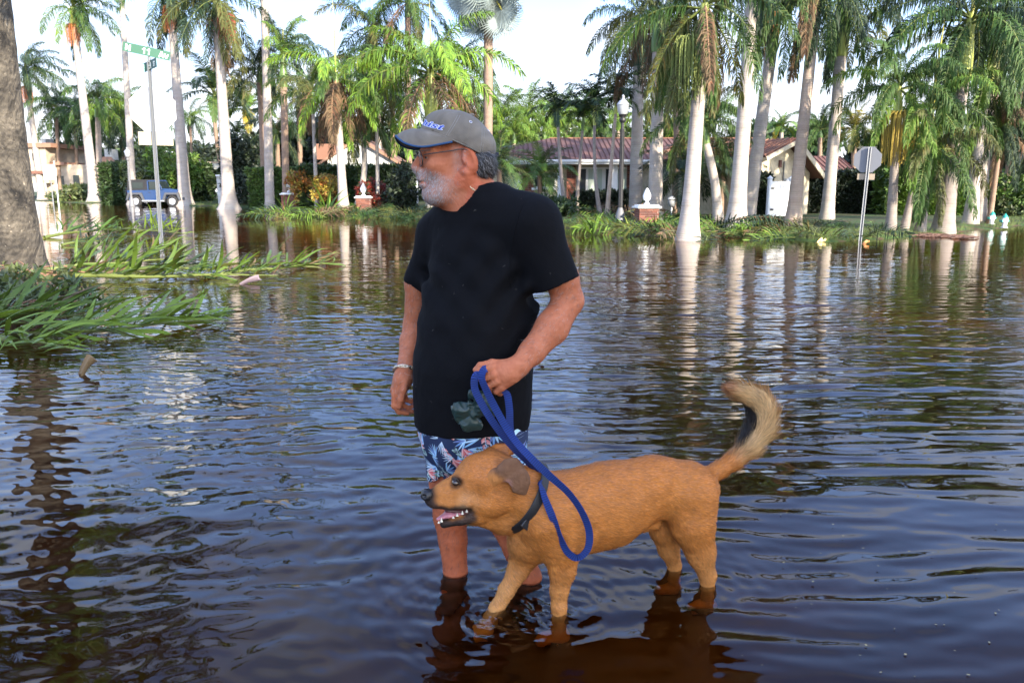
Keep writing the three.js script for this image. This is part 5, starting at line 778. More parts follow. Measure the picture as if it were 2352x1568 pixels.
const slL = at(1279, 656, 2.485), slR = at(962, 658, 2.765);
// head frame
const HC = at(1062, 350, 2.6), HF = V(-0.968, 0, 0.25), HS = V(0.25, 0, 0.968);
const hp = (px, py, s = 0) => { const b = at(px, py, 2.6), dx = (b.x - HC.x) / HF.x; return HC.clone().addScaledVector(HF, dx * (1 - dx * 0.1)).add(V(0, b.y - HC.y, 0)).addScaledVector(HS, s); };
function trunkOf(body, off, k) { body.add(torso(off), tc, 0.52, 0.02); body.cap(at(1118, 458, 2.58), shL, 0.066 - off, 0.082 - off, k).cap(at(1062, 470, 2.65), shR, 0.06 - off, 0.072 - off, k); }
const flesh = new Body(); trunkOf(flesh, 0.018, 0.05);
{
  const b = flesh;
  // neck and head
  b.cap(at(1092, 470, 2.61), hp(1080, 395), 0.07, 0.062, 0.04); b.cap(hp(1036, 448), at(1072, 482, 2.58), 0.042, 0.03, 0.05);
  b.ell(hp(1064, 345), HF, UP, HS, 0.088, 0.098, 0.074, 0.03); b.ell(hp(1018, 385), HF, UP, HS, 0.073, 0.092, 0.062, 0.03);
  for (const s of [-1, 1]) {
    b.cap(hp(1062, 408, s * 0.05), hp(1000, 446, s * 0.02), 0.03, 0.026, 0.03); b.cap(hp(980, 348, 0.008 * s), hp(992, 346, s * 0.045), 0.015, 0.014, 0.015);
    b.ell(hp(993, 378, s * 0.04), HF, UP, HS, 0.026, 0.024, 0.024, 0.025); b.ell(hp(962, 389, s * 0.012), HF, UP, HS, 0.012, 0.009, 0.009, 0.008);
  }
  b.ell(hp(992, 444), HF, UP, HS, 0.026, 0.024, 0.03, 0.025); b.ell(hp(1025, 448), HF, UP, HS, 0.055, 0.03, 0.045, 0.03);
  b.cap(hp(973, 352), hp(957, 384), 0.0105, 0.0155, 0.014); b.ell(hp(975, 405), HF, UP, HS, 0.022, 0.02, 0.03, 0.02);
  for (const s of [-1, 1]) b.ell(hp(972, 363, s * 0.034), HF, UP, HS, 0.014, 0.013, 0.017, 0.012, -1);
  b.ell(hp(966, 417, 0), HF, UP, HS, 0.02, 0.0055, 0.026, 0.006, -1);
  b.cap(hp(967, 411, -0.02), hp(967, 411, 0.02), 0.007, 0.007, 0.008).cap(hp(972, 424, -0.018), hp(972, 424, 0.018), 0.0085, 0.0085, 0.008);
  for (const s of [-1, 1]) {
    const ey = V(HF.x * 0.3, 0.94, HF.z * 0.3).normalize(), ef = HF.clone().addScaledVector(ey, -HF.dot(ey)).normalize(), es = HS.clone().addScaledVector(HF, -0.45).normalize();
    b.ell(hp(1069, 369, s * 0.079), ef, V(-0.2, 0.97, 0).normalize(), HS, 0.023, 0.042, 0.011, 0.012); b.ell(hp(1064, 366, s * 0.09), ef, UP, HS, 0.012, 0.026, 0.008, 0.006, -1); b.ell(hp(1057, 396, s * 0.077), ef, UP, HS, 0.012, 0.012, 0.009, 0.01); b.cap(hp(1054, 368, s * 0.081), hp(1056, 374, s * 0.083), 0.006, 0.005, 0.006);
  }
  for (const s of [-1, 1]) { b.cap(hp(972, 356, s * 0.024), hp(984, 359, s * 0.043), 0.0062, 0.006, 0.006).cap(hp(974, 370, s * 0.024), hp(984, 369, s * 0.042), 0.006, 0.0055, 0.008); }
  // arms
  b.chain([[shL, 0.062], [at(1290, 640, 2.49), 0.053], [elL, 0.047], [at(1268, 752, 2.45), 0.052], [at(1222, 808, 2.39), 0.039], [wrL, 0.031]], 0.018);
  b.chain([[shR, 0.055], [at(962, 650, 2.77), 0.048], [elR, 0.043], [at(946, 785, 2.77), 0.042], [wrR, 0.027]], 0.018);
  // left hand closed round the strap: back of the hand to the viewer
  const q = (px, py, Z) => at(px, py, Z);
  b.chain([[wrL, 0.03], [q(1160, 858, 2.335), 0.034]], 0.02); b.chain([[q(1172, 842, 2.34), 0.024], [q(1130, 846, 2.325), 0.018]], 0.015); b.chain([[q(1175, 862, 2.335), 0.026], [q(1150, 886, 2.325), 0.018]], 0.015); b.chain([[q(1165, 856, 2.33), 0.026], [q(1138, 868, 2.318), 0.019]], 0.018);
  for (const pts of [[[1129, 845, 2.315, 12], [1100, 853, 2.315, 10.5], [1103, 868, 2.345, 9], [1122, 868, 2.36, 8.5]], [[1133, 861, 2.306, 12], [1107, 871, 2.31, 10.5], [1113, 884, 2.345, 9], [1130, 880, 2.36, 8.5]], [[1141, 876, 2.308, 11.5], [1120, 887, 2.312, 10], [1127, 897, 2.345, 8.5], [1142, 890, 2.36, 8]], [[1153, 889, 2.318, 10.5], [1140, 899, 2.322, 9], [1148, 904, 2.35, 8], [1158, 898, 2.362, 7.5]], [[1166, 836, 2.345, 14], [1130, 833, 2.335, 11.5], [1103, 839, 2.325, 10], [1092, 849, 2.325, 8.5]]]) b.chain(pts.map(([x, y, Z, r]) => [q(x, y, Z), r / 1000]), 0.006);
  // right hand hanging, fingers loosely curled, thumb pointing down
  b.chain([[wrR, 0.027], [q(925, 872, 2.665), 0.03], [q(915, 896, 2.66), 0.029]], 0.02);
  for (const pts of [[[906, 905, 2.64, 11], [905, 932, 2.635, 9.5], [916, 946, 2.645, 8.5], [936, 949, 2.66, 7.5]], [[914, 908, 2.66, 11], [914, 936, 2.66, 9.5], [928, 947, 2.67, 8.5], [947, 945, 2.68, 7.5]], [[921, 905, 2.68, 10.5], [924, 930, 2.685, 9], [938, 937, 2.69, 8], [951, 931, 2.695, 7.5]], [[927, 900, 2.695, 9.5], [933, 918, 2.705, 8.5], [944, 922, 2.71, 7.5], [953, 916, 2.71, 7]], [[931, 872, 2.645, 13], [926, 896, 2.63, 12], [920, 918, 2.625, 10.5], [917, 934, 2.628, 8.5]]]) b.chain(pts.map(([x, y, Z, r]) => [q(x, y, Z), r / 1000]), 0.006);
  // legs
  const kneeA = at(1022, 1110, 2.6), kneeB = at(1148, 1105, 2.56), hipA = at(1035, 985, 2.63), hipB = at(1130, 985, 2.56), down = (p, y, dx = 0, dz = 0) => V(p.x + dx, y, p.z + dz);
  b.chain([[hipA, 0.07], [kneeA, 0.054], [at(1034, 1185, 2.6), 0.059], [at(1040, 1240, 2.59), 0.05], [legA, 0.042], [down(legA, -0.1), 0.04], [down(legA, -0.15, -0.02, 0.03), 0.036]], 0.012);
  b.chain([[hipB, 0.07], [kneeB, 0.056], [at(1164, 1200, 2.56), 0.058], [at(1190, 1262, 2.55), 0.05], [legB, 0.042], [down(legB, -0.1), 0.04], [down(legB, -0.15, 0, 0.03), 0.036]], 0.012);
}
const beardAt = (p) => {                                 // how much beard grows at a place on the head
  const d = p.clone().sub(HC), f = d.dot(HF), u = d.y, s = Math.abs(d.dot(HS)), lip = hp(968, 416), fm = hp(972, 417);
  const low = smooth(-0.062, -0.092, u - 0.3 * (f - 0.06)), jawBack = smooth(0.0, 0.05, f), under = 1 - smooth(-0.125, -0.16, u + 0.2 * f), burn = smooth(0.03, 0.015, Math.abs(f - 0.022)) * smooth(0.05, 0.0, u) * smooth(-0.1, -0.02, u) * (s > 0.04 ? 0.6 : 0);
  const mu = hp(970, 405).y - HC.y, moust = smooth(0.016, 0.008, Math.abs(u - mu + 0.35 * Math.max(0, s - 0.012))) * smooth(0.085, 0.1, f) * smooth(0.05, 0.03, s);
  const mouth = 1 - smooth(0.014, 0.009, Math.hypot(u - (fm.y - HC.y), (f - 0.125) * 0.6, Math.max(0, s - 0.016)));
  const patch = smooth(0.02, -0.01, u + 0.065 + 0.5 * (0.08 - f));
  return clamp(Math.max(low * jawBack * under * (0.45 + 0.55 * smooth(0.03, 0.09, f)), burn, moust)) * mouth;
};
const skinTone = (p) => {
  const n = fbm(p.x * 28, p.y * 28, p.z * 28, 3), m = fbm(p.x * 90, p.y * 90, p.z * 90, 2), spots = smooth(0.42, 0.5, fbm(p.x * 60 + 9, p.y * 60, p.z * 60, 2)); let c = [0.47 + 0.1 * n + 0.07 * m, 0.155 + 0.055 * n + 0.04 * m, 0.075 + 0.034 * n + 0.02 * m].map((v) => v * (1 - 0.35 * spots));
  if (p.y > 1.2) {
    const d = p.clone().sub(HC), f = d.dot(HF), s = Math.abs(d.dot(HS));
    const b = beardAt(p) * clamp(0.8 + 1.2 * m); c = c.map((v, i) => lerp(v, [0.5, 0.42, 0.38][i], 0.34 * b));
    if (s > 0.07) c = [c[0] * 1.04, c[1] * 0.86, c[2] * 0.82];
    const lp = Math.hypot(p.y - hp(972, 421).y, f - 0.122, Math.max(0, s - 0.015)); if (lp < 0.014) c = [0.5, 0.2, 0.17];
    const mo = Math.hypot((p.y - hp(968, 417).y) * 1.6, f - 0.112, Math.max(0, s - 0.02)); if (mo < 0.009) c = [0.08, 0.02, 0.02];
  }
  if (p.y < 0.55) c = [c[0] * 0.9, c[1] * 0.75, c[2] * 0.68];
  return c;
};
const skinBump = dataTex(256, (u, v) => 0.5 + 0.8 * tileNoise(u, v, 22, 11, 5));
const SKIN = phys(1, 1, 1, 0.5, { vertexColors: true, bumpMap: skinBump, bumpScale: 0.002, specularIntensity: 0.3 });
const bx3 = (pts, m) => { const b = new THREE.Box3().setFromPoints(pts).expandByScalar(m); return [b.min, b.max]; };
{
  const headBox = [hp(950, 245, -0.13).min(hp(1160, 245, -0.13)), V()], pieces = [];
  const [a0, a1] = bx3([hp(930, 250, -0.1), hp(930, 250, 0.1), hp(1150, 250, -0.1), hp(1150, 480, 0.1), hp(930, 500, 0.1), hp(1150, 500, -0.1)], 0.01);
  pieces.push(skin(flesh, a0, a1, 0.0036, skinTone));
  const arm = (pts, m, c) => { const [p, q] = bx3(pts, m); pieces.push(skin(flesh, p, q, c, skinTone)); };
  arm([at(1330, 640, 2.45), elL, at(1200, 830, 2.37), at(1230, 640, 2.5)], 0.05, 0.006); arm([at(1085, 822, 2.29), at(1200, 912, 2.37)], 0.015, 0.0034);
  arm([at(960, 640, 2.82), at(930, 850, 2.66)], 0.06, 0.006); arm([at(893, 845, 2.62), at(958, 958, 2.72)], 0.012, 0.0034);
  arm([at(1000, 1000, 2.6), V(legA.x, -0.2, legA.z), V(legB.x, -0.2, legB.z), at(1240, 1000, 2.5)], 0.07, 0.009);
  pieces.push(skin(flesh, V(-0.45, 0.55, -2.95), V(0.35, 1.32, -2.35), 0.018, skinTone));
  mesh('body', join(pieces), SKIN, person);
}
// eyes behind the glasses
for (const s of [-1, 1]) { const e = mesh('eye', new THREE.SphereGeometry(0.0118, 16, 12), mat(0.3, 0.25, 0.22, 0.3), person); e.position.copy(hp(984, 363, s * 0.031)); const i = mesh('iris', new THREE.SphereGeometry(0.0068, 12, 8), mat(0.05, 0.03, 0.02, 0.1), e); i.position.copy(HF).multiplyScalar(0.0078); }
// shirt
const shirt = new Body(); trunkOf(shirt, 0, 0.06);
shirt.cap(shL, slL.clone().addScaledVector(slL.clone().sub(shL).normalize(), 0.06), 0.086, 0.076, 0.05); shirt.cap(shR, slR.clone().addScaledVector(slR.clone().sub(shR).normalize(), 0.06), 0.068, 0.058, 0.05);
{
  const cut = (p, n) => shirt.add((x, y, z) => -((x - p.x) * n.x + (y - p.y) * n.y + (z - p.z) * n.z), p, 0, 0.006, -1);
  const dL = slL.clone().sub(shL).normalize(), dR = slR.clone().sub(shR).normalize();
  // sleeve ends: only the sleeve is cut, then hollowed
  shirt.add((x, y, z) => { const w = [x - slL.x, y - slL.y, z - slL.z], t = w[0] * dL.x + w[1] * dL.y + w[2] * dL.z; return Math.max(-t, Math.hypot(w[0] - dL.x * t, w[1] - dL.y * t, w[2] - dL.z * t) - 0.105); }, slL, 0.2, 0.005, -1); shirt.cap(slL.clone().addScaledVector(dL, -0.05), slL.clone().addScaledVector(dL, 0.05), 0.062, 0.067, 0.004, -1);
  shirt.add((x, y, z) => { const w = [x - slR.x, y - slR.y, z - slR.z], t = w[0] * dR.x + w[1] * dR.y + w[2] * dR.z; return Math.max(-t, Math.hypot(w[0] - dR.x * t, w[1] - dR.y * t, w[2] - dR.z * t) - 0.08); }, slR, 0.2, 0.005, -1); shirt.cap(slR.clone().addScaledVector(dR, -0.05), slR.clone().addScaledVector(dR, 0.05), 0.047, 0.05, 0.004, -1);
  // neckline
  const vp = at(1047, 474, 2.53); shirt.cap(vp, at(1090, 440, 2.585), 0.002, 0.06, 0.004, -1); shirt.cap(at(1090, 440, 2.59), at(1093, 395, 2.6), 0.066, 0.085, 0.006, -1); shirt.cap(vp.clone().addScaledVector(FRONT, 0.03), at(1086, 440, 2.58).addScaledVector(FRONT, 0.03), 0.002, 0.054, 0.004, -1);
  // hem
  shirt.add((x, y, z) => y - 0.545 + 0.008 * Math.sin(x * 17), V(tc.x, 0.3, tc.z), 0.9, 0.004, -1); shirt.ell(V(T.rows[1][1], 0.545, T.rows[1][2]), SIDE, UP, FRONT, 0.183, 0.06, 0.164, 0.006, -1);
  const pit = at(1205, 640, 2.47), pitR = at(985, 620, 2.6), bel = at(1090, 780, 2.42);
  shirt.warp = (x, y, z, d) => {
    if (Math.abs(d) > 0.03) return 0;
    let w = 0.0045 * noise3.noise(x * 11, y * 6, z * 11) + 0.001 * noise3.noise(x * 40, y * 26, z * 40);
    for (const [c, ax, ay] of [[pit, -0.75, -0.65], [pitR, 0.5, -0.8]]) { const dx = x - c.x, dy = y - c.y, r = Math.hypot(dx, dy), along = dx * ax + dy * ay, across = dx * ay - dy * ax; w += 0.011 * Math.sin(across * 74 + 2.5 * along * 6) * Math.exp(-r / 0.12) * smooth(0.0, 0.05, along + 0.03); }
    const hang = smooth(0.95, 0.6, y); w += 0.006 * hang * Math.sin((x * 0.9 - z * 0.5) * 38 + 3 * noise3.noise(x * 5, y * 3, z * 5)) * smooth(0.55, 0.75, 1.1 - y);
    return w;
  };
}
const knit = dataTex(128, (u, v) => 0.5 + 0.22 * Math.sin(u * 6.283 * 32) * Math.sin(v * 6.283 * 32) + 0.4 * tileNoise(u, v, 30, 5, 3));
const SHIRT = phys(0.0045, 0.0046, 0.0056, 0.85, { bumpMap: knit, bumpScale: 0.0012, sheen: 0.07, sheenRoughness: 0.5, sheenColor: new THREE.Color(0.32, 0.35, 0.45), specularIntensity: 0.22 });
const shirtGeo = skin(shirt, V(-0.52, 0.52, -2.98), V(0.32, 1.36, -2.26), 0.0062); mesh('shirt', shirtGeo, SHIRT, person);
{ // collar band, sleeve and hem seams, lint
  const onShirt = (o, d) => shirt.out(o, d, 0.5), N = 44, ring = []; const c0 = at(1078, 462, 2.6);
  for (let i = 0; i <= N; i++) { const a = i / N * 6.283; }
  const r = rng(55), s = sampler(shirtGeo, r), L = []; for (let i = 0; i < 420; i++) { const [p, n] = s(); if (n.z < 0.1) continue; const near = Math.exp(-(p.distanceTo(at(1055, 650, 2.44)) ** 2) / 0.01); if (r() > 0.08 + 0.9 * near) continue; const d = V(r() - 0.5, r() - 0.5, r() - 0.5).cross(n).normalize(); L.push([p.clone().addScaledVector(n, 0.0012), n, d, 0.003 + 0.008 * r(), 0.0006, [0.2, 0.18, 0.15]]); }
  mesh('lint', hairs(L), phys(1, 1, 1, 0.9, { vertexColors: true, side: THREE.DoubleSide }), person).userData.kind = 'stuff';
  const seam = (list) => mesh('seam', tube(list, 0.0016, 50, 5), SHIRT, person);
  const arc = []; for (let i = 0; i <= 14; i++) { const t = i / 14, o = shL.clone().lerp(at(1200, 640, 2.5), 0.1), a = lerp(-1.2, 1.9, t), d = V(-Math.cos(a) * 0.35, 0, 0.9); arc.push(onShirt(at(lerp(1208, 1150, Math.sin(t * 1.9) * 0.55), lerp(462, 655, t), 2.52), V(-0.1, 0, 1)).add(V(0, 0, 0.0005))); } seam(arc);
}
// shorts
const shorts = new Body();
{
  const a = at(1030, 975, 2.62), ah = at(1026, 1096, 2.6), b = at(1137, 975, 2.57), bh = at(1160, 1096, 2.54), da = ah.clone().sub(a).normalize(), db = bh.clone().sub(b).normalize();
  shorts.ell(at(1083, 972, 2.59), SIDE, UP, FRONT, 0.194, 0.2, 0.175, 0.03); shorts.cap(a, ah, 0.094, 0.073, 0.03).cap(b, bh, 0.1, 0.08, 0.03);
  for (const [e, d, r] of [[ah, da, 0.064], [bh, db, 0.071]]) { shorts.add((x, y, z) => { const w = [x - e.x, y - e.y, z - e.z], t = w[0] * d.x + w[1] * d.y + w[2] * d.z; return Math.max(-t, Math.hypot(...w) - 0.16); }, e, 0.16, 0.004, -1); shorts.cap(e.clone().addScaledVector(d, -0.05), e.clone().addScaledVector(d, 0.04), r - 0.003, r, 0.004, -1); }
  shorts.warp = (x, y, z, d) => Math.abs(d) > 0.03 ? 0 : 0.005 * Math.sin((x * 1.1 + z * 0.6) * 52 + 2 * noise3.noise(x * 7, y * 7, z * 7)) * smooth(0.62, 0.45, y) + 0.002 * noise3.noise(x * 20, y * 20, z * 20);
}
const print = canvasTex(1024, 1024, (c, w, h) => {
  const r = rng(21); c.fillStyle = '#1c2c4e'; c.fillRect(0, 0, w, h); for (let i = 0; i < 3000; i++) { c.fillStyle = `rgba(${90 + 60 * r()},${110 + 50 * r()},${150 + 40 * r()},.14)`; c.fillRect(r() * w, r() * h, 1.5, 6); }
  const leaf = (x, y, a, l, n, col, spread, fat) => { for (const ox of [-w, 0, w]) for (const oy of [-h, 0, h]) { c.save(); c.translate(x + ox, y + oy); c.rotate(a); for (let i = 0; i < n; i++) { c.save(); c.rotate(lerp(-spread, spread, n > 1 ? i / (n - 1) : 0.5)); c.fillStyle = col[i % col.length]; c.beginPath(); c.moveTo(0, 0); c.quadraticCurveTo(l * 0.5, -fat, l, 0); c.quadraticCurveTo(l * 0.5, fat, 0, 0); c.fill(); c.strokeStyle = 'rgba(225,235,240,.6)'; c.lineWidth = 2; c.stroke(); c.restore(); } c.restore(); } };
  const feather = (x, y, a, l, cols) => { for (const ox of [-w, 0, w]) for (const oy of [-h, 0, h]) { c.save(); c.translate(x + ox, y + oy); c.rotate(a); for (let i = 0; i < 11; i++) for (const s of [-1, 1]) { c.save(); c.translate(l * i / 11, 0); c.rotate(s * 0.7); c.fillStyle = cols[(i + (s > 0 ? 1 : 0)) % cols.length]; c.beginPath(); c.ellipse(l * 0.13, 0, l * 0.15 * (1 - i / 16), l * 0.045, 0, 0, 7); c.fill(); c.restore(); } c.strokeStyle = '#dfe8ec'; c.lineWidth = 4; c.beginPath(); c.moveTo(0, 0); c.lineTo(l, 0); c.stroke(); c.restore(); } };
  for (let i = 0; i < 15; i++) leaf(r() * w, r() * h, r() * 6.28, 150 + 70 * r(), 7, ['#8ec3e6', '#b9dcf0', '#6b9bd1', '#5d6fae'], 0.9, 20); for (let i = 0; i < 13; i++) feather(r() * w, r() * h, r() * 6.28, 240 + 60 * r(), i % 2 ? ['#d9837e', '#e5aca6', '#3b3a44'] : ['#7f9a8e', '#a6c2bd', '#3c4d52']); for (let i = 0; i < 9; i++) leaf(r() * w, r() * h, r() * 6.28, 120 + 40 * r(), 5, ['#e06f66', '#eeb3ab', '#d45a57'], 0.7, 26); for (let i = 0; i < 8; i++) leaf(r() * w, r() * h, r() * 6.28, 170, 6, ['#cfe3ec', '#9db7cf'], 0.6, 11);
});
print.repeat.set(0.85, 0.85);
mesh('shorts', skin(shorts, V(-0.5, 0.28, -2.98), V(0.34, 0.75, -2.3), 0.0075), mat(1, 1, 1, 0.85, { map: print, bumpMap: knit, bumpScale: 0.001 }), person);
// shoes under water
const shoeM = mat(0.012, 0.013, 0.013, 0.95);
for (const l of [legA, legB]) { const s = new Body(), toe = V(l.x - 0.03, -0.165, l.z + 0.1), heel = V(l.x, -0.16, l.z); s.cap(heel, toe, 0.045, 0.038, 0.03).cap(V(l.x, -0.035, l.z), heel, 0.05, 0.048, 0.03); mesh('shoe', skin(s, V(l.x - 0.2, -0.23, l.z - 0.1), V(l.x + 0.1, 0.0, l.z + 0.22), 0.011), shoeM, person); }
// cap
{
  const fA = hp(967, 298), bA = hp(1127, 368), mid = fA.clone().lerp(bA, 0.5), ax = fA.clone().sub(bA).normalize(), nn = HS.clone().cross(ax).normalize(); if (nn.y < 0) nn.negate();
  const half = fA.distanceTo(bA) / 2, dome = new Body(); dome.ell(mid, ax, nn, HS, half, 0.106, 0.09, 0.01); dome.ell(mid.clone().addScaledVector(ax, 0.045).addScaledVector(nn, 0.03), ax, nn, HS, 0.078, 0.06, 0.072, 0.008); dome.add((x, y, z) => (x - mid.x) * nn.x + (y - mid.y) * nn.y + (z - mid.z) * nn.z + 0.002, mid, 0.5, 0.004, -1);
  dome.ell(mid.clone().addScaledVector(ax, -0.05).addScaledVector(nn, 0.02), ax, nn, HS, 0.077, 0.066, 0.081, 0.008);
  dome.p.push(dome.p.splice(2, 1)[0]); const solid = new Body(); solid.p = dome.p.slice();
  dome.ell(mid.clone().addScaledVector(nn, -0.004), ax, nn, HS, half - 0.006, 0.05, 0.084, 0.003, -1);
  dome.warp = (x, y, z, d) => { if (Math.abs(d) > 0.02) return 0; const qx = (x - mid.x) * ax.x + (y - mid.y) * ax.y + (z - mid.z) * ax.z, s = (x - mid.x) * HS.x + (z - mid.z) * HS.z, an = Math.atan2(s, qx + 0.01); let w = 0.0016 * noise3.noise(x * 26, y * 26, z * 26); for (let i = 0; i < 6; i++) { const e = Math.atan2(Math.sin(an - (i * 1.047 + 0.52)), Math.cos(an - (i * 1.047 + 0.52))); w += 0.0014 * Math.exp(-e * e / 0.0012); } return w; };
  const twill = dataTex(128, (u, v) => 0.5 + 0.25 * Math.sin((u + v) * 6.283 * 40) + 0.3 * tileNoise(u, v, 20, 7, 3)); const capMap = dataTex(256, (u, v) => { const n = 0.86 + 0.3 * tileNoise(u, v, 5, 3, 5); return [n, n, n * 0.98]; }, 3, true);
  const CAP = phys(0.235, 0.2, 0.16, 0.85, { map: capMap, bumpMap: twill, bumpScale: 0.0008, sheen: 0.2, sheenColor: new THREE.Color(0.5, 0.5, 0.5) });
  const [c0, c1] = bx3([fA, bA, mid.clone().addScaledVector(nn, 0.13), mid.clone().addScaledVector(HS, 0.1), mid.clone().addScaledVector(HS, -0.1)], 0.03), cg = skin(dome, c0, c1, 0.0042), cap = mesh('cap', cg, CAP, person);
  const inner = [[967, 299, 0], [970, 301, 0.03], [980, 306, 0.054], [997, 313, 0.074], [1026, 326, 0.088]], outer = [[911, 314, 0], [915, 322, 0.03], [930, 334, 0.058], [960, 341, 0.078], [1028, 330, 0.091]];
  const full = (l) => new THREE.CatmullRomCurve3([...l.slice(1).reverse().map(([x, y, s]) => hp(x, y, -s)), ...l.map(([x, y, s]) => hp(x, y, s))]);
  const ci = full(inner), co = full(outer), pos = [], idx = [], uv = [], A = 48, B = 10;
  for (const off of [0.0015, -0.0025]) for (let j = 0; j <= B; j++) for (let i = 0; i <= A; i++) { const p = ci.getPoint(i / A), q = co.getPoint(i / A), t = j / B, v = p.lerp(q, t).addScaledVector(UP, 0.009 * Math.sin(Math.PI * t) + off + 0.0006 * Math.sin(t * 48)); pos.push(v.x, v.y, v.z); uv.push(i / A, t * 0.4); }
  const n1 = (A + 1) * (B + 1); for (let j = 0; j < B; j++) for (let i = 0; i < A; i++) { const a = j * (A + 1) + i, b = a + A + 1; idx.push(a, b, a + 1, a + 1, b, b + 1, n1 + a, n1 + a + 1, n1 + b, n1 + b, n1 + a + 1, n1 + b + 1); }
  mesh('brim', indexed(pos, idx, { uv: [uv, 2] }), Object.assign(CAP.clone(), { side: THREE.DoubleSide }), cap);
  mesh('brim_trim', new THREE.TubeGeometry(co, 60, 0.0034, 6), mat(0.015, 0.06, 0.15, 0.7), cap);
  mesh('sweatband_edge', new THREE.TubeGeometry(new THREE.CatmullRomCurve3([...Array(33)].map((_, i) => { const a = i / 32 * 6.283; return mid.clone().addScaledVector(ax, Math.cos(a) * (half + 0.001)).addScaledVector(HS, Math.sin(a) * 0.091).addScaledVector(nn, -0.001); })), 64, 0.0026, 5), CAP, cap);
  put(mesh('button', new THREE.SphereGeometry(0.009, 12, 8).scale(1, 0.6, 1), CAP, cap), ...mid.clone().addScaledVector(nn, 0.107).addScaledVector(ax, -0.012).toArray());
  const eyelet = (px, py) => { const o = hp(px, py, 0), p = solid.out(o, HS), n = solid.grad(p), m = mesh('eyelet', new THREE.TorusGeometry(0.004, 0.0014, 6, 14), mat(0.6, 0.6, 0.62, 0.7), cap); m.position.copy(p); m.quaternion.setFromUnitVectors(V(0, 0, 1), n); const h = mesh('eyelet_hole', new THREE.CircleGeometry(0.0032, 10), mat(0.02, 0.03, 0.12, 0.9), cap); h.position.copy(p).addScaledVector(n, 0.0008); h.quaternion.copy(m.quaternion); };
  eyelet(1072, 283); eyelet(1117, 300);
  // stitched double seams running from the band to the button
  for (const dx of [0, 6]) { const pts = []; for (let i = 0; i <= 10; i++) { const t = i / 10, o = hp(lerp(1013 + dx, 1044 + dx, t) , lerp(318 - dx * 0.4, 268, t), 0); pts.push(solid.out(o, HS).addScaledVector(HS, 0.0002)); } mesh('stitching', tube(pts, 0.0007, 20, 4), mat(0.26, 0.25, 0.23, 0.9), cap); }
  for (const dx of [0, 5]) { const pts = []; for (let i = 0; i <= 10; i++) { const t = i / 10, o = hp(lerp(1090 + dx, 1100 + dx, t), lerp(350, 282, t), 0); pts.push(solid.out(o, HS).addScaledVector(HS, 0.0002)); } mesh('stitching', tube(pts, 0.0007, 20, 4), mat(0.26, 0.25, 0.23, 0.9), cap); }
  // embroidered script on the front panel
  const word = canvasTex(512, 384, (c, w, h) => { c.clearRect(0, 0, w, h); c.translate(w * 0.5, h * 0.54); c.rotate(0.24); c.font = 'italic bold 250px serif'; c.textAlign = 'center'; c.textBaseline = 'middle'; c.lineJoin = 'round'; c.strokeStyle = '#e9ecf2'; c.lineWidth = 28; c.strokeText('hist', 0, 0); c.fillStyle = '#2a46a8'; c.strokeStyle = '#2a46a8'; c.lineWidth = 8; c.fillText('hist', 0, 0); c.strokeText('hist', 0, 0); });
  const wp = [], wu = [], wi = [], W = 14, Hn = 10; for (let j = 0; j <= Hn; j++) for (let i = 0; i <= W; i++) { const u = i / W, v = j / Hn, o = hp(lerp(982, 1012, u), lerp(301, 276, v) + lerp(-4, 5, u), -0.02), dir = HS.clone().addScaledVector(HF, lerp(0.55, 0, u)).normalize(), p = solid.out(o, dir).addScaledVector(dir, 0.0016); wp.push(p.x, p.y, p.z); wu.push(u, v); } for (let j = 0; j < Hn; j++) for (let i = 0; i < W; i++) { const a = j * (W + 1) + i, b = a + W + 1; wi.push(a, a + 1, b, b, a + 1, b + 1); }
  mesh('lettering', indexed(wp, wi, { uv: [wu, 2] }), mat(1, 1, 1, 0.7, { map: word, transparent: true, alphaTest: 0.5, side: THREE.DoubleSide }), cap);
  mesh('strap', tube([hp(1128, 366, 0.02), hp(1141, 352, 0), hp(1128, 366, -0.02)], 0.006, 12, 6), mat(0.02, 0.02, 0.025, 0.8), cap);
}
// glasses
{
  const g = new THREE.Group(); g.name = 'glasses'; person.add(g); const wire = mat(0.07, 0.06, 0.055, 0.3, { metalness: 0.6 }), lens = phys(0.5, 0.53, 0.54, 0.02, { transmission: 0.8, thickness: 0, ior: 1.5, side: THREE.DoubleSide });
  const lf = HF.clone().addScaledVector(UP, -0.12).normalize(), lu = UP.clone().addScaledVector(lf, -UP.dot(lf)).normalize();
  for (const s of [-1, 1]) { const c = hp(962, 366, s * 0.034), ring = [...Array(25)].map((_, i) => { const a = i / 24 * 6.283; return c.clone().addScaledVector(HS, Math.cos(a) * 0.026).addScaledVector(lu, Math.sin(a) * 0.0235).addScaledVector(HF, -0.12 * Math.abs(Math.cos(a) * 0.026 + s * 0.01)); }); mesh('rim', new THREE.TubeGeometry(new THREE.CatmullRomCurve3(ring, true), 40, 0.0019, 6, true), wire, g); const l = mesh('lens', new THREE.CircleGeometry(1, 24), lens, g); l.position.copy(c); l.quaternion.setFromRotationMatrix(new THREE.Matrix4().makeBasis(HS, lu, HS.clone().cross(lu))); l.scale.set(0.0255, 0.023, 1); mesh('temple', tube([hp(968, 358, s * 0.061), hp(985, 355, s * 0.07), hp(1025, 349, s * 0.079), hp(1055, 345, s * 0.084), hp(1068, 352, s * 0.084)], 0.0018, 20, 6), wire, g); }
  mesh('bridge', tube([hp(960, 360, -0.01), hp(957, 358, 0), hp(960, 360, 0.01)], 0.0013, 8, 6), wire, g);
}
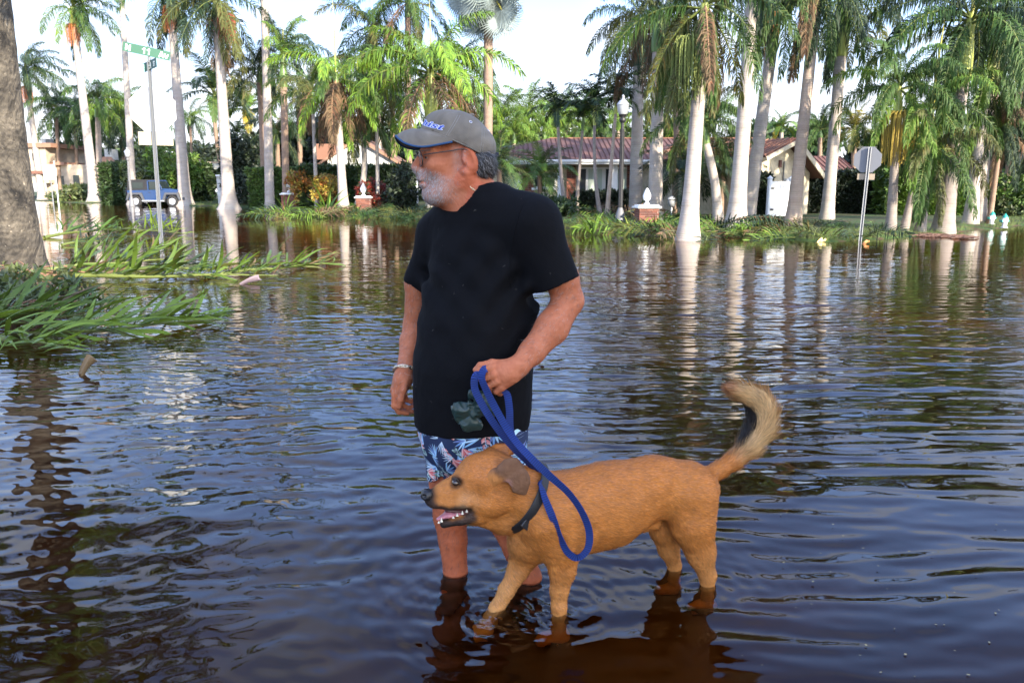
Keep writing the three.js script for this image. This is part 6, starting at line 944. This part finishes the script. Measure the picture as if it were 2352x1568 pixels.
// beard, moustache, hair, arm hair
{
  const r = rng(91), body = person.children.find((o) => o.name === 'body').geometry, s = sampler(body, r), L = [], A = [], Hh = [];
  const dirOn = (n, d) => d.clone().addScaledVector(n, -d.dot(n)).normalize();
  let tries = 0; while (L.length < 5200 && tries++ < 400000) { const [p, n] = s(); if (p.y < 1.26) continue; const b = beardAt(p); if (b < 0.12 || r() > b * lerp(0.35, 1.1, smooth(0.05, 0.11, p.clone().sub(HC).dot(HF))) || p.distanceTo(HC) > 0.24) continue; const d = dirOn(n, V(HF.x * 0.35, -1, HF.z * 0.35).add(V(r() - 0.5, r() - 0.5, r() - 0.5).multiplyScalar(0.7))).addScaledVector(n, 0.35).normalize(), w = r(), f = p.clone().sub(HC).dot(HF), c = lerp(0.2, 0.66, w) * lerp(0.6, 1.08, smooth(0.03, 0.1, f)); L.push([p, n, d, (0.005 + 0.007 * r()) * lerp(0.7, 1.1, smooth(0.03, 0.1, f)), 0.0005, [c, c * 0.96, c * 0.92]]); }
  mesh('beard', hairs(L), phys(1, 1, 1, 0.6, { vertexColors: true, side: THREE.DoubleSide }), person).userData.kind = 'stuff';
  tries = 0; while (A.length < 7000 && tries++ < 500000) { const [p, n] = s(); const leg = p.y < 0.42 && p.y > 0.02, arm = p.y > 0.62 && p.y < 1.1 && (p.x > 0.03 ? p.z > -2.52 : p.x < -0.26); if (!leg && !arm) continue; const fl = leg ? V(0.2 * (r() - 0.5), -1, 0.2 * (r() - 0.5)) : V((p.x > 0 ? -0.7 : -0.1), -0.7, 0.1); const d = dirOn(n, fl.add(V(r() - 0.5, r() - 0.5, r() - 0.5).multiplyScalar(1.3))).addScaledVector(n, 0.45).normalize(); const w = leg ? 0.03 + 0.05 * r() : r() < 0.6 ? 0.4 * r() + 0.15 : 0.05; A.push([p, n, d, leg ? 0.012 + 0.012 * r() : 0.008 + 0.012 * r(), 0.00048, [w, w * 0.9, w * 0.82], V(r() - 0.5, r() - 0.5, r() - 0.5)]); }
  mesh('body_hair', hairs(A), phys(1, 1, 1, 0.6, { vertexColors: true, side: THREE.DoubleSide }), person).userData.kind = 'stuff';
  const hb = new Body(); for (const sd of [-1, 1]) hb.ell(hp(1092, 372, sd * 0.055), HF, UP, HS, 0.026, 0.05, 0.026, 0.02); hb.ell(hp(1108, 378, 0), HF, UP, HS, 0.042, 0.055, 0.072, 0.03);
  hb.warp = (x, y, z, d) => Math.abs(d) > 0.02 ? 0 : 0.004 * noise3.noise(x * 60, y * 40, z * 60);
  const [h0, h1] = bx3([hp(1030, 330, -0.1), hp(1150, 420, 0.1), hp(1030, 330, 0.1), hp(1150, 420, -0.1)], 0.02), hg = skin(hb, h0, h1, 0.0042), hair = mesh('hair', hg, mat(0.05, 0.044, 0.042, 0.7), person), hs = sampler(hg, r);
  for (let i = 0; i < 3600; i++) { const [p, n] = hs(), f = p.clone().sub(HC).dot(HF); if (f > 0.06) continue; const w = f > -0.01 ? 0.2 + 0.4 * r() : r() < 0.22 ? 0.15 + 0.25 * r() : 0.012 + 0.05 * r(), d = dirOn(n, V(-HF.x * 0.4, -1, -HF.z * 0.4).add(V(r() - 0.5, r() - 0.5, r() - 0.5))).addScaledVector(n, 0.4).normalize(); Hh.push([p, n, d, f > -0.01 ? 0.01 : 0.012 + 0.02 * r(), 0.0014, [w, w * 0.96, w * 0.94], V(r() - 0.5, r() - 0.2, r() - 0.5).multiplyScalar(1.3)]); }
  mesh('strands', hairs(Hh), phys(1, 1, 1, 0.5, { vertexColors: true, side: THREE.DoubleSide }), hair).userData.kind = 'stuff';
  // eyebrow
  for (const sd of [-1, 1]) { const B = []; for (let i = 0; i < 120; i++) { const q = r(), o = hp(lerp(968, 992, q), lerp(350, 348, q) - 3 * Math.sin(q * 3), 0), p = flesh.out(hp(lerp(990, 1000, q), 348, sd * lerp(0.005, 0.02, q)), HF.clone().addScaledVector(HS, sd * q * 1.2).add(V(0, 0.03 * (r() - 0.3), 0)).normalize()), n = flesh.grad(p); B.push([p, n, dirOn(n, HS.clone().multiplyScalar(sd).add(V(0, 0.4 * r(), 0))).addScaledVector(n, 0.3).normalize(), 0.008, 0.0009, [0.16, 0.14, 0.12]]); } mesh('eyebrow', hairs(B), phys(1, 1, 1, 0.7, { vertexColors: true, side: THREE.DoubleSide }), person).userData.kind = 'stuff'; }
}
// chain and bracelet
{
  const gold = mat(0.8, 0.62, 0.38, 0.25, { metalness: 0.9 });
  const ringOn = (body, c, n, off, N) => { const u = V(n.y, n.z, n.x).cross(n).normalize(), v = n.clone().cross(u), pts = []; for (let i = 0; i < N; i++) { const a = i / N * 6.283, d = u.clone().multiplyScalar(Math.cos(a)).addScaledVector(v, Math.sin(a)); pts.push(body.out(c, d).addScaledVector(d, off)); } return new THREE.CatmullRomCurve3(pts, true); };
  const links = (name, curve, n, R, r, m) => { const list = []; for (let i = 0; i < n; i++) { const p = curve.getPointAt(i / n), t = curve.getTangentAt(i / n), g = new THREE.TorusGeometry(R, r, 5, 10).scale(1.35, 0.8, 1).rotateX((i % 2) * 1.2 + 0.4), q = new THREE.Quaternion().setFromUnitVectors(V(1, 0, 0), t); list.push(g.applyQuaternion(q).translate(p.x, p.y, p.z)); } return mesh(name, merge(list), m, person); };
  const nb = new Body(); nb.cap(at(1098, 500, 2.6), hp(1082, 395), 0.09, 0.064, 0.03).cap(hp(1030, 462), at(1062, 500, 2.55), 0.044, 0.043, 0.05); const cn = at(1085, 449, 2.59), ax = V(0.62, 0.74, -0.3).normalize();
  links('necklace', ringOn(nb, cn, ax, 0.002, 60), 100, 0.003, 0.0014, gold);
  const arm = wrR.clone().sub(elR).normalize(); links('bracelet', ringOn(flesh, wrR.clone().addScaledVector(arm, -0.008), arm.clone().add(V(0.12, 0.1, 0)).normalize(), 0.0045, 30), 24, 0.0062, 0.0024, mat(0.72, 0.62, 0.48, 0.25, { metalness: 0.9 }));
}
rings.push([legA.x, legA.z, 0.1, 0.085, 0.3], [legB.x, legB.z, 0.1, 0.075, 0.25]);
// ---------------------------------------------------------------- the dog
const dog = thing('dog', 'tan short haired dog with open mouth and bushy raised tail wading beside the man', 'dog', V());
const DH = V(-0.95, 0, 0.312), DN = V(0.312, 0, 0.95), D0 = at(1240, 1200, 2.36);         // heading, near side, a point of its middle plane
const dp = (px, py, s = 0) => { const r = ray(px, py), o = V(0, EYE, 0), t = (D0.dot(DN) + s - o.dot(DN)) / r.dot(DN); return o.addScaledVector(r, t); };   // seen there, s metres out from the middle plane
const hound = new Body();
{
  const b = hound, F = (pts, sq, k, k2) => { const q = pts.map(([x, y, s, r]) => [dp(x, y, s), r]); b.chain(k2 ? q.slice(0, 2) : q, k, [DN, sq]); if (k2) b.chain(q.slice(1), k2, [DN, sq]); };
  F([[1308, 1180, 0, 0.148], [1400, 1158, 0, 0.132], [1495, 1120, 0, 0.094], [1560, 1116, 0, 0.088]], 0.72, 0.05);
  F([[1218, 1238, 0, 0.072], [1268, 1195, 0, 0.108]], 0.8, 0.05);
  b.ell(dp(1585, 1130, 0), DH, UP, DN, 0.085, 0.088, 0.082, 0.05);
  // hind legs
  F([[1590, 1140, 0.045, 0.086], [1592, 1205, 0.055, 0.077], [1610, 1268, 0.06, 0.05], [1626, 1322, 0.06, 0.029], [1626, 1364, 0.06, 0.0225]], 0.8, 0.04, 0.014);
  F([[1560, 1150, -0.05, 0.08], [1528, 1210, -0.065, 0.058], [1536, 1258, -0.075, 0.039], [1550, 1298, -0.08, 0.026]], 0.85, 0.04, 0.014);
  // fore legs
  F([[1262, 1195, 0.06, 0.092], [1290, 1258, 0.07, 0.06], [1292, 1310, 0.075, 0.042], [1285, 1355, 0.075, 0.0285], [1284, 1392, 0.075, 0.0255]], 0.78, 0.045, 0.014);
  F([[1214, 1252, -0.035, 0.062], [1190, 1308, -0.03, 0.036]], 0.8, 0.04); F([[1194, 1300, -0.03, 0.034], [1164, 1356, -0.02, 0.0255], [1140, 1400, -0.015, 0.024], [1128, 1428, -0.01, 0.025]], 0.95, 0.014);
  // below the water
  const foot = (p, y, dx, r0) => { const a = V(p.x, -0.1, p.z), e = V(p.x, -0.165, p.z); b.cap(p, a, r0, r0 * 0.9, 0.01).cap(a, e, r0 * 0.9, r0, 0.01).cap(e, e.clone().addScaledVector(DH, 0.055), 0.033, 0.026, 0.02); };
  foot(dp(1626, 1364, 0.06), 0, 0, 0.022); foot(dp(1550, 1298, -0.08), 0, 0, 0.023); foot(dp(1284, 1392, 0.075), 0, 0, 0.025); { const p = dp(1128, 1426, -0.01), q = p.clone().addScaledVector(DH, 0.03).add(V(0, -0.07, 0.02)); b.cap(p, q, 0.024, 0.028, 0.01).cap(q, q.clone().addScaledVector(DH, 0.04).add(V(0, -0.025, 0)), 0.033, 0.027, 0.015); }
  // neck and head
  F([[1275, 1168, 0, 0.1], [1214, 1140, 0, 0.084], [1165, 1118, 0.005, 0.08]], 0.85, 0.035);
  F([[1165, 1160, 0, 0.054], [1215, 1185, 0, 0.052]], 0.8, 0.03);
  b.ell(dp(1122, 1093, 0.01), DH, UP, DN, 0.088, 0.081, 0.07, 0.04); b.ell(dp(1085, 1093, 0.012), DH, UP, DN, 0.05, 0.055, 0.05, 0.03);
  b.ell(dp(1122, 1152, 0.035), DH, UP, DN, 0.06, 0.05, 0.045, 0.03); b.ell(dp(1122, 1150, -0.03), DH, UP, DN, 0.06, 0.05, 0.045, 0.03);
  F([[1068, 1120, 0.014, 0.054], [1030, 1134, 0.016, 0.042], [994, 1143, 0.018, 0.0275]], 0.8, 0.02);
  b.cap(dp(1030, 1153, 0.036), dp(1000, 1156, 0.03), 0.017, 0.014, 0.012).cap(dp(1030, 1153, -0.004), dp(1000, 1156, 0.004), 0.017, 0.014, 0.012); b.cap(dp(1070, 1152, 0.045), dp(1035, 1158, 0.038), 0.022, 0.015, 0.015);
  // jaw, open
  b.chain([[dp(1100, 1178, 0.03), 0.028], [dp(1060, 1193, 0.025), 0.015], [dp(1020, 1202, 0.02), 0.0105]], 0.012).chain([[dp(1100, 1178, -0.01), 0.028], [dp(1060, 1193, 0.0), 0.015], [dp(1020, 1202, 0.01), 0.0105]], 0.012);
  b.cap(dp(1150, 1190, 0), dp(1100, 1186, 0.01), 0.05, 0.026, 0.03);
  // far ear behind the head, brow and eye socket
  b.flatCap(dp(1140, 1040, -0.035), dp(1164, 1034, -0.055), 0.03, 0.02, DN, 0.5, 0.02); b.cap(dp(1056, 1097, 0.046), dp(1044, 1097, 0.042), 0.011, 0.009, 0.014); b.ell(dp(1047, 1108, 0.062), DH, UP, DN, 0.012, 0.01, 0.012, 0.008, -1);
  b.cap(dp(1478, 1208, 0), dp(1505, 1206, 0.01), 0.02, 0.018, 0.02);
  b.warp = (x, y, z, d) => Math.abs(d) > 0.02 ? 0 : 0.0022 * noise3.noise(x * 22, y * 22, z * 22) + 0.001 * noise3.noise(x * 60, y * 60, z * 60);
}
// tail rises from the rump and curls forward
const tailPts = [[1618, 1096, 0.03, 0], [1650, 1080, 0.026, 0], [1685, 1058, 0.028, 0], [1718, 1026, 0.036, 0.01], [1745, 985, 0.042, 0.015], [1752, 948, 0.04, 0.02], [1740, 920, 0.032, 0.02], [1712, 902, 0.022, 0.02], [1686, 893, 0.014, 0.02], [1668, 889, 0.007, 0.02]].map(([x, y, r, s]) => [dp(x, y, s), r]);
hound.chain(tailPts, 0.025);
const tailCurve = new THREE.CatmullRomCurve3(tailPts.map((t) => t[0]));
const tail0 = tailPts[0][0];
const inTail = (p) => p.x > tail0.x + 0.02 && p.y > tail0.y - 0.04;
function tailNear(p) { let best = 9, bt = 0; for (let i = 0; i <= 30; i++) { const q = tailCurve.getPoint(i / 30), d = q.distanceToSquared(p); if (d < best) { best = d; bt = i / 30; } } return bt; }
const noseP = dp(979, 1137, 0.02), mouthA = dp(1081, 1172, 0.03), eyeN = dp(1047, 1108, 0.056), LIPY = dp(1027, 1166, 0).y;
const LIPS = [[[972, 1145], [982, 1160], [1000, 1172], [1027, 1176], [1057, 1168], [1074, 1176], [1080, 1190], [1066, 1202], [1040, 1212], [1006, 1204]]].flat().map(([x, y]) => { const q = dp(x, y, 0.045); return [q.dot(DH), q.y]; });
function lipDist(p) { const u = p.dot(DH), v = p.y; let best = 9; for (let i = 0; i < LIPS.length - 1; i++) { const [a, b] = LIPS[i], [c, d] = LIPS[i + 1], L = (c - a) ** 2 + (d - b) ** 2, t = clamp(((u - a) * (c - a) + (v - b) * (d - b)) / L); best = Math.min(best, Math.hypot(u - a - t * (c - a), v - b - t * (d - b))); } return best; }
const headAxis = (p) => p.clone().sub(dp(1120, 1100, 0)).dot(DH);
const coat = (p) => {
  const n = fbm(p.x * 24, p.y * 24, p.z * 24, 3), m = fbm(p.x * 70 - p.y * 20, p.y * 70, p.z * 40, 2);
  let c = [0.5, 0.178, 0.036]; const to = (d, k) => { c = c.map((v, i) => lerp(v, d[i], clamp(k))); };
  const along = p.clone().sub(D0).dot(DH);
  to([0.4, 0.135, 0.034], smooth(0.34, 0.5, p.y) * 0.5);                                                  // redder saddle along the back
  to([0.56, 0.27, 0.09], smooth(0.2, 0.06, p.y) * 0.4 + smooth(0.02, 0.14, along) * smooth(0.36, 0.2, p.y) * 0.4);   // paler chest, legs and belly
  if (inTail(p)) { const t = tailNear(p), q = tailCurve.getPoint(t), out = V(tailCurve.getTangent(t).y, -tailCurve.getTangent(t).x, 0), side = p.clone().sub(q).dot(out); to([0.64, 0.4, 0.17], smooth(0.18, 0.36, t)); to([0.02, 0.014, 0.01], smooth(-0.023, -0.034, side + 0.006 * n) * smooth(0.2, 0.34, t) * smooth(0.85, 0.68, t)); to([0.42, 0.19, 0.08], smooth(0.78, 0.95, t)); }
  const h = headAxis(p);
  if (h > -0.02 && p.y > 0.12) {
    to([0.42, 0.18, 0.06], smooth(0.06, 0.1, h) * 0.4); to([0.03, 0.022, 0.02], smooth(0.027, 0.011, lipDist(p) + 0.006 * n) * 0.94); to([0.03, 0.022, 0.02], smooth(0.046, 0.02, p.distanceTo(noseP))); to([0.06, 0.03, 0.018], smooth(0.031, 0.014, p.distanceTo(eyeN)));
    const J = dp(1050, 1196, 0); to([0.03, 0.024, 0.022], smooth(0.02, 0.0, p.y - J.y) * smooth(0.05, 0.08, h)); to([0.6, 0.38, 0.2], smooth(0.05, 0.02, p.distanceTo(dp(1075, 1150, 0.055))) * 0.2);
  }
  const k = 1 + 0.2 * n + 0.22 * m; return c.map((v) => v * k);
};
const furBump = dataTex(256, (u, v) => 0.5 + 0.7 * tileNoise(u * 1, v, 34, 6, 4));
const COAT = phys(1, 1, 1, 0.75, { vertexColors: true, bumpMap: furBump, bumpScale: 0.002, specularIntensity: 0.3 });
const bodyGeo = (() => {
  const pieces = [], [a, q] = bx3([dp(1160, 1300, 0.1), dp(1680, 1300, -0.12), dp(1160, 1020, 0.1), dp(1680, 1020, -0.1)], 0.05); a.y = -0.23;
  const hx = dp(1180, 1100, 0).x; a.x = Math.min(a.x, hx - 0.05);
  pieces.push(skin(hound, V(hx - 0.13, -0.23, a.z - 0.1), V(q.x + 0.004, q.y, q.z + 0.1), 0.0068, coat));
  const [h0, h1] = bx3([dp(965, 1010, 0.1), dp(1185, 1230, 0.1), dp(965, 1010, -0.1), dp(1185, 1230, -0.1)], 0.01); h1.x = hx + 0.004; pieces.push(skin(hound, h0, h1, 0.0036, coat));
  { const e = bx3(tailPts.slice(7).map((x) => x[0]), 0.05); e[1].x = q.x; pieces.push(skin(hound, V(e[0].x, dp(1690, 945, 0).y, e[0].z), e[1], 0.006, coat)); }
  const t = bx3(tailPts.map((x) => x[0]), 0.06); t[0].x = q.x; t[0].y = Math.max(t[0].y, -0.2); pieces.push(skin(hound, t[0], t[1], 0.0068, coat));
  return join(pieces);
})();
mesh('body', bodyGeo, COAT, dog);
// ear hanging over the near cheek, folded at the middle
{
  const e = new Body(); e.flatCap(dp(1142, 1092, 0.07), dp(1172, 1080, 0.088), 0.028, 0.03, DN, 0.32, 0.012).flatCap(dp(1172, 1082, 0.09), dp(1194, 1106, 0.1), 0.03, 0.022, DN, 0.3, 0.015).flatCap(dp(1194, 1106, 0.1), dp(1204, 1132, 0.098), 0.021, 0.009, DN, 0.35, 0.015); e.flatCap(dp(1140, 1100, 0.066), dp(1160, 1132, 0.06), 0.027, 0.016, DN, 0.6, 0.015);
  e.ell(dp(1160, 1118, 0.088), DH, UP, DN, 0.022, 0.014, 0.012, 0.008, -1); e.warp = hound.warp;
  const [a, b] = bx3([dp(1115, 1050, 0.06), dp(1225, 1160, 0.1), dp(1115, 1050, 0.03), dp(1225, 1160, 0.13)], 0.02), inner = dp(1166, 1108, 0.09);
  const g = skin(e, a, b, 0.0036, (p) => { const n = fbm(p.x * 60, p.y * 60, p.z * 60, 3), k = 1 + 0.35 * n, f = clamp(smooth(0.03, 0.055, p.distanceTo(dp(1132, 1112, 0.07)))), in2 = smooth(0.024, 0.008, p.distanceTo(inner)); return [lerp(lerp(0.46, 0.17, f), 0.34, in2) * k, lerp(lerp(0.18, 0.085, f), 0.17, in2) * k, lerp(lerp(0.05, 0.046, f), 0.13, in2) * k]; });
  mesh('ear', g, COAT, dog);
}
// face
{
  const nz = new Body(); nz.ell(noseP, DH, UP, DN, 0.016, 0.017, 0.023, 0.01); nz.ell(dp(983, 1133, 0.02), DH, UP, DN, 0.018, 0.013, 0.02, 0.01); nz.ell(dp(974, 1140, 0.036), DH, UP, DN, 0.007, 0.005, 0.006, 0.004, -1); const [a, b] = bx3([noseP], 0.045); mesh('nose', skin(nz, a, b, 0.0034), phys(0.018, 0.017, 0.018, 0.35, { bumpMap: skinBump, bumpScale: 0.002 }), dog);
  const ey = mesh('eye', new THREE.SphereGeometry(0.0125, 18, 12), phys(0.035, 0.016, 0.008, 0.05, { clearcoat: 1, clearcoatRoughness: 0.02 }), dog); ey.position.copy(dp(1047, 1108, 0.054)); const ey2 = mesh('eye', ey.geometry, ey.material, dog); ey2.position.copy(dp(1047, 1108, -0.03));
  mesh('eyelid', tube([dp(1040, 1101, 0.06), dp(1045, 1099, 0.066), dp(1051, 1103, 0.066), dp(1056, 1112, 0.062)], 0.0032, 16, 6), mat(0.03, 0.018, 0.012, 0.6), dog);
  const mo = new Body(); mo.flatCap(dp(1085, 1180, 0.01), dp(1024, 1194, 0.015), 0.02, 0.007, DN, 1.6, 0.01).flatCap(dp(1082, 1172, 0.012), dp(1030, 1170, 0.015), 0.018, 0.012, DN, 1.5, 0.01); const [c, d] = bx3([dp(1000, 1150, 0.06), dp(1100, 1210, -0.05)], 0.02); mesh('mouth', skin(mo, c, d, 0.004), mat(0.085, 0.02, 0.02, 0.35), dog);
  const tg = new Body(); tg.flatCap(dp(1072, 1172, 0.016), dp(1030, 1180, 0.02), 0.009, 0.009, DN, 2.2, 0.01).flatCap(dp(1030, 1180, 0.02), dp(1005, 1192, 0.022), 0.009, 0.004, DN, 2.0, 0.01); mesh('tongue', skin(tg, c, d, 0.0034), phys(0.55, 0.2, 0.22, 0.3), dog);
  const tm = mat(0.78, 0.72, 0.55, 0.3); for (const [x, y, h, s] of [[1014, 1193, 0.014, 0.04], [1008, 1198, 0.007, 0.034], [1041, 1187, 0.007, 0.042], [1050, 1181, 0.011, 0.044], [1062, 1176, 0.012, 0.046], [1072, 1172, 0.009, 0.046], [1019, 1194, 0.012, 0.0]]) { const t = mesh('tooth', new THREE.ConeGeometry(0.0045, h, 7), tm, dog); t.position.copy(dp(x, y, s)); }
}
// fur lying back along the body, longer on the tail
{
  const r = rng(17), s = sampler(bodyGeo, r), L = [], back = DH.clone().multiplyScalar(-1);
  for (let i = 0; i < 62000; i++) {
    const [p, n] = s(); if (p.y < 0.015) continue; const h = headAxis(p), tl = inTail(p), t = tl ? tailNear(p) : 0; if (h > 0.1 && r() < 0.6) continue; if (p.distanceTo(noseP) < 0.04 || p.distanceTo(eyeN) < 0.02) continue;
    const flow = tl ? tailCurve.getTangent(t).clone() : back.clone().add(V(0, p.y < 0.2 ? -1.1 : -0.35, 0)); flow.add(V(r() - 0.5, r() - 0.5, r() - 0.5).multiplyScalar(0.55)); flow.addScaledVector(n, -flow.dot(n)).normalize();
    const lift = tl ? 0.55 : h > 0 ? 0.15 : 0.22, l = tl ? lerp(0.014, 0.046, smooth(0.15, 0.4, t) * smooth(1.05, 0.8, t)) * (0.7 + 0.6 * r()) : h > 0 ? 0.006 + 0.004 * r() : (0.011 + 0.009 * r()) * (p.y < 0.1 ? 0.7 : 1);
    const c = coat(p), k = 0.64 + 0.7 * r(); L.push([p, n, flow.addScaledVector(n, lift).normalize(), l, tl ? 0.0016 : 0.0015, c.map((v) => v * k)]);
  }
  mesh('fur', hairs(L), phys(1, 1, 1, 0.6, { vertexColors: true, side: THREE.DoubleSide }), dog).userData.kind = 'stuff';
}
// collar
{
  const c = dp(1202, 1144, 0), ax = dp(1262, 1170, 0).sub(dp(1149, 1118, 0)).normalize(), u = DN.clone().addScaledVector(ax, -DN.dot(ax)).normalize(), v = ax.clone().cross(u), pts = [], nb = new Body(); nb.chain([[1275, 1168, 0, 0.112], [1214, 1140, 0, 0.099], [1165, 1118, 0.005, 0.094]].map(([x, y, s, r]) => [dp(x, y, s), r]), 0.035, [DN, 0.87]).flatCap(dp(1165, 1158, 0), dp(1215, 1180, 0), 0.062, 0.062, DN, 0.85, 0.03);
  const pos = [], idx = [], N = 56, w = 0.03; for (let i = 0; i <= N; i++) { const a = i / N * 6.283, d = u.clone().multiplyScalar(Math.cos(a)).addScaledVector(v, Math.sin(a)); for (const [o, h] of [[0.004, -1], [0.009, -0.8], [0.009, 0.8], [0.004, 1]]) { const q = nb.out(c.clone().addScaledVector(ax, h * w / 2), d, 0.16).addScaledVector(d, o); pos.push(q.x, q.y, q.z); } }
  for (let i = 0; i < N; i++) for (let k = 0; k < 3; k++) { const a = i * 4 + k, b = a + 4; idx.push(a, a + 1, b, b, a + 1, b + 1); }
  const col = mesh('collar', indexed(pos, idx), mat(0.012, 0.012, 0.013, 0.55, { side: THREE.DoubleSide }), dog);
  const bp = nb.out(c, dp(1210, 1190, 0.07).sub(c).normalize(), 0.2); const bk = mesh('buckle', rbox(0.03, 0.045, 0.012, 0.004), mat(0.02, 0.02, 0.022, 0.3), col); bk.position.copy(bp).addScaledVector(DN, 0.006); bk.rotation.set(0, 0.3, -0.7);
  put(mesh('ring', new THREE.TorusGeometry(0.009, 0.0018, 6, 16), mat(0.5, 0.5, 0.5, 0.3, { metalness: 1 }), col), ...dp(1240, 1092, 0.01).toArray());
}
// leash: a blue webbing strap doubled through the fist, one run to the collar, one hanging in a loop
{
  const t = thing('leash', 'blue webbing leash running from the fist of the man to the dog collar', 'leash', V()), web = dataTex(128, (u, v) => 0.5 + 0.45 * Math.sin(v * 6.283 * 16) + 0.12 * tileNoise(u, v, 20, 4, 3)), wm = mat(0.016, 0.062, 0.34, 0.62, { bumpMap: web.clone(), bumpScale: 0.0035, map: dataTex(64, (u, v) => { const n = 0.85 + 0.15 * Math.sin(v * 6.283 * 8); return [n, n, n]; }, 3, true) }); wm.bumpMap.repeat.set(18, 18); wm.map.repeat.set(18, 18); wm.bumpMap.needsUpdate = wm.map.needsUpdate = true;
  const A = (px, py, Z) => at(px, py, Z), X = V(1, 0.15, 0.15), W = 0.0225;
  const collarTop = dp(1240, 1095, 0.02), C = collarTop;
  mesh('strap', strap([A(1128, 858, 2.34), A(1106, 852, 2.3), A(1092, 864, 2.285), A(1090, 890, 2.285), A(1108, 930, 2.29), A(1140, 980, 2.3), A(1180, 1030, 2.32), A(1216, 1066, 2.33), C], (u) => V(1, 0.2 + 0.5 * u, 0.2 - 0.6 * Math.sin(u * 5)), W), wm, t);
  const K = (x, y, o) => dp(x, y, o);
  mesh('strap', strap([A(1130, 850, 2.335), A(1112, 848, 2.296), A(1106, 866, 2.28), A(1118, 898, 2.28), A(1142, 945, 2.28), A(1178, 1005, 2.27), K(1218, 1050, 0.12), K(1262, 1092, 0.13), K(1306, 1132, 0.145), K(1338, 1178, 0.15), K(1354, 1225, 0.15), K(1348, 1264, 0.145), K(1326, 1281, 0.14), K(1304, 1268, 0.135), K(1286, 1230, 0.135), K(1268, 1185, 0.13), K(1252, 1145, 0.115), K(1243, 1115, 0.09), C.clone().add(V(0, 0, 0.01))], (u, T) => { const n = DN.clone().applyAxisAngle(T, 0.25 + 0.5 * Math.sin(u * 13 + 1) - 0.9 * Math.exp(-((u - 0.8) ** 2) / 0.003)); return T.clone().cross(n); }, W, 0.0022, 180), wm, t);
  mesh('handle_loop', strap([A(1150, 893, 2.35), A(1164, 905, 2.325), A(1170, 940, 2.315), A(1172, 985, 2.318), A(1182, 1022, 2.33)], () => V(1, 0, -0.25), W), wm, t);
  put(mesh('snap_hook', merge([new THREE.TorusGeometry(0.009, 0.0022, 6, 14), new THREE.CylinderGeometry(0.004, 0.004, 0.03, 8).translate(0, 0.022, 0)]), mat(0.35, 0.35, 0.36, 0.3, { metalness: 1 }), t), ...C.toArray());
  // waste bags knotted to the handle
  const bag = thing('waste_bag', 'crumpled dark green plastic bags tied to the leash below the fist', 'bag', V()), bm = phys(0.02, 0.042, 0.037, 0.3, { specularIntensity: 0.8, side: THREE.DoubleSide });
  const lump = (name, list, seed) => { const b = new Body(); list.forEach(([p, q, r0, r1]) => b.flatCap(p, q, r0, r1, V(0, 0, 1), 0.6, 0.012)); b.warp = (x, y, z, d) => Math.abs(d) > 0.03 ? 0 : 0.013 * (Math.abs(noise3.noise(x * 19 + seed, y * 19, z * 19)) - 0.2) + 0.006 * (Math.abs(noise3.noise(x * 46, y * 46 + seed, z * 46)) - 0.2); const [a, c] = bx3(list.flatMap((l) => [l[0], l[1]]), 0.055); mesh(name, skin(b, a, c, 0.0042), bm, bag); };
  lump('upper_bag', [[A(1092, 905, 2.335), A(1118, 935, 2.335), 0.022, 0.034], [A(1088, 935, 2.34), A(1096, 955, 2.34), 0.018, 0.016]], 3); lump('left_flap', [[A(1088, 940, 2.345), A(1058, 945, 2.35), 0.014, 0.028], [A(1058, 940, 2.35), A(1052, 960, 2.35), 0.022, 0.02]], 9); lump('lower_flap', [[A(1086, 950, 2.345), A(1082, 972, 2.35), 0.014, 0.026], [A(1070, 978, 2.35), A(1094, 978, 2.35), 0.018, 0.018]], 14);
}
for (const [x, y, s, st, wl, re] of [[1624, 1362, 0.06, 0.09, 0.06, 0.16], [1548, 1298, -0.08, 0.08, 0.06, 0.16], [1283, 1390, 0.075, 0.13, 0.055, 0.2], [1128, 1426, -0.01, 0.2, 0.045, 0.16], [1165, 1410, 0, 0.2, 0.037, 0.1], [1215, 1405, 0, 0.17, 0.033, 0.1], [1170, 1385, 0, 0.18, 0.03, 0.08]]) { const p = onLevel(x, y, 0); rings.push([p.x, p.z, st, wl, re]); }
makeWater();
renderer.render(scene, camera);
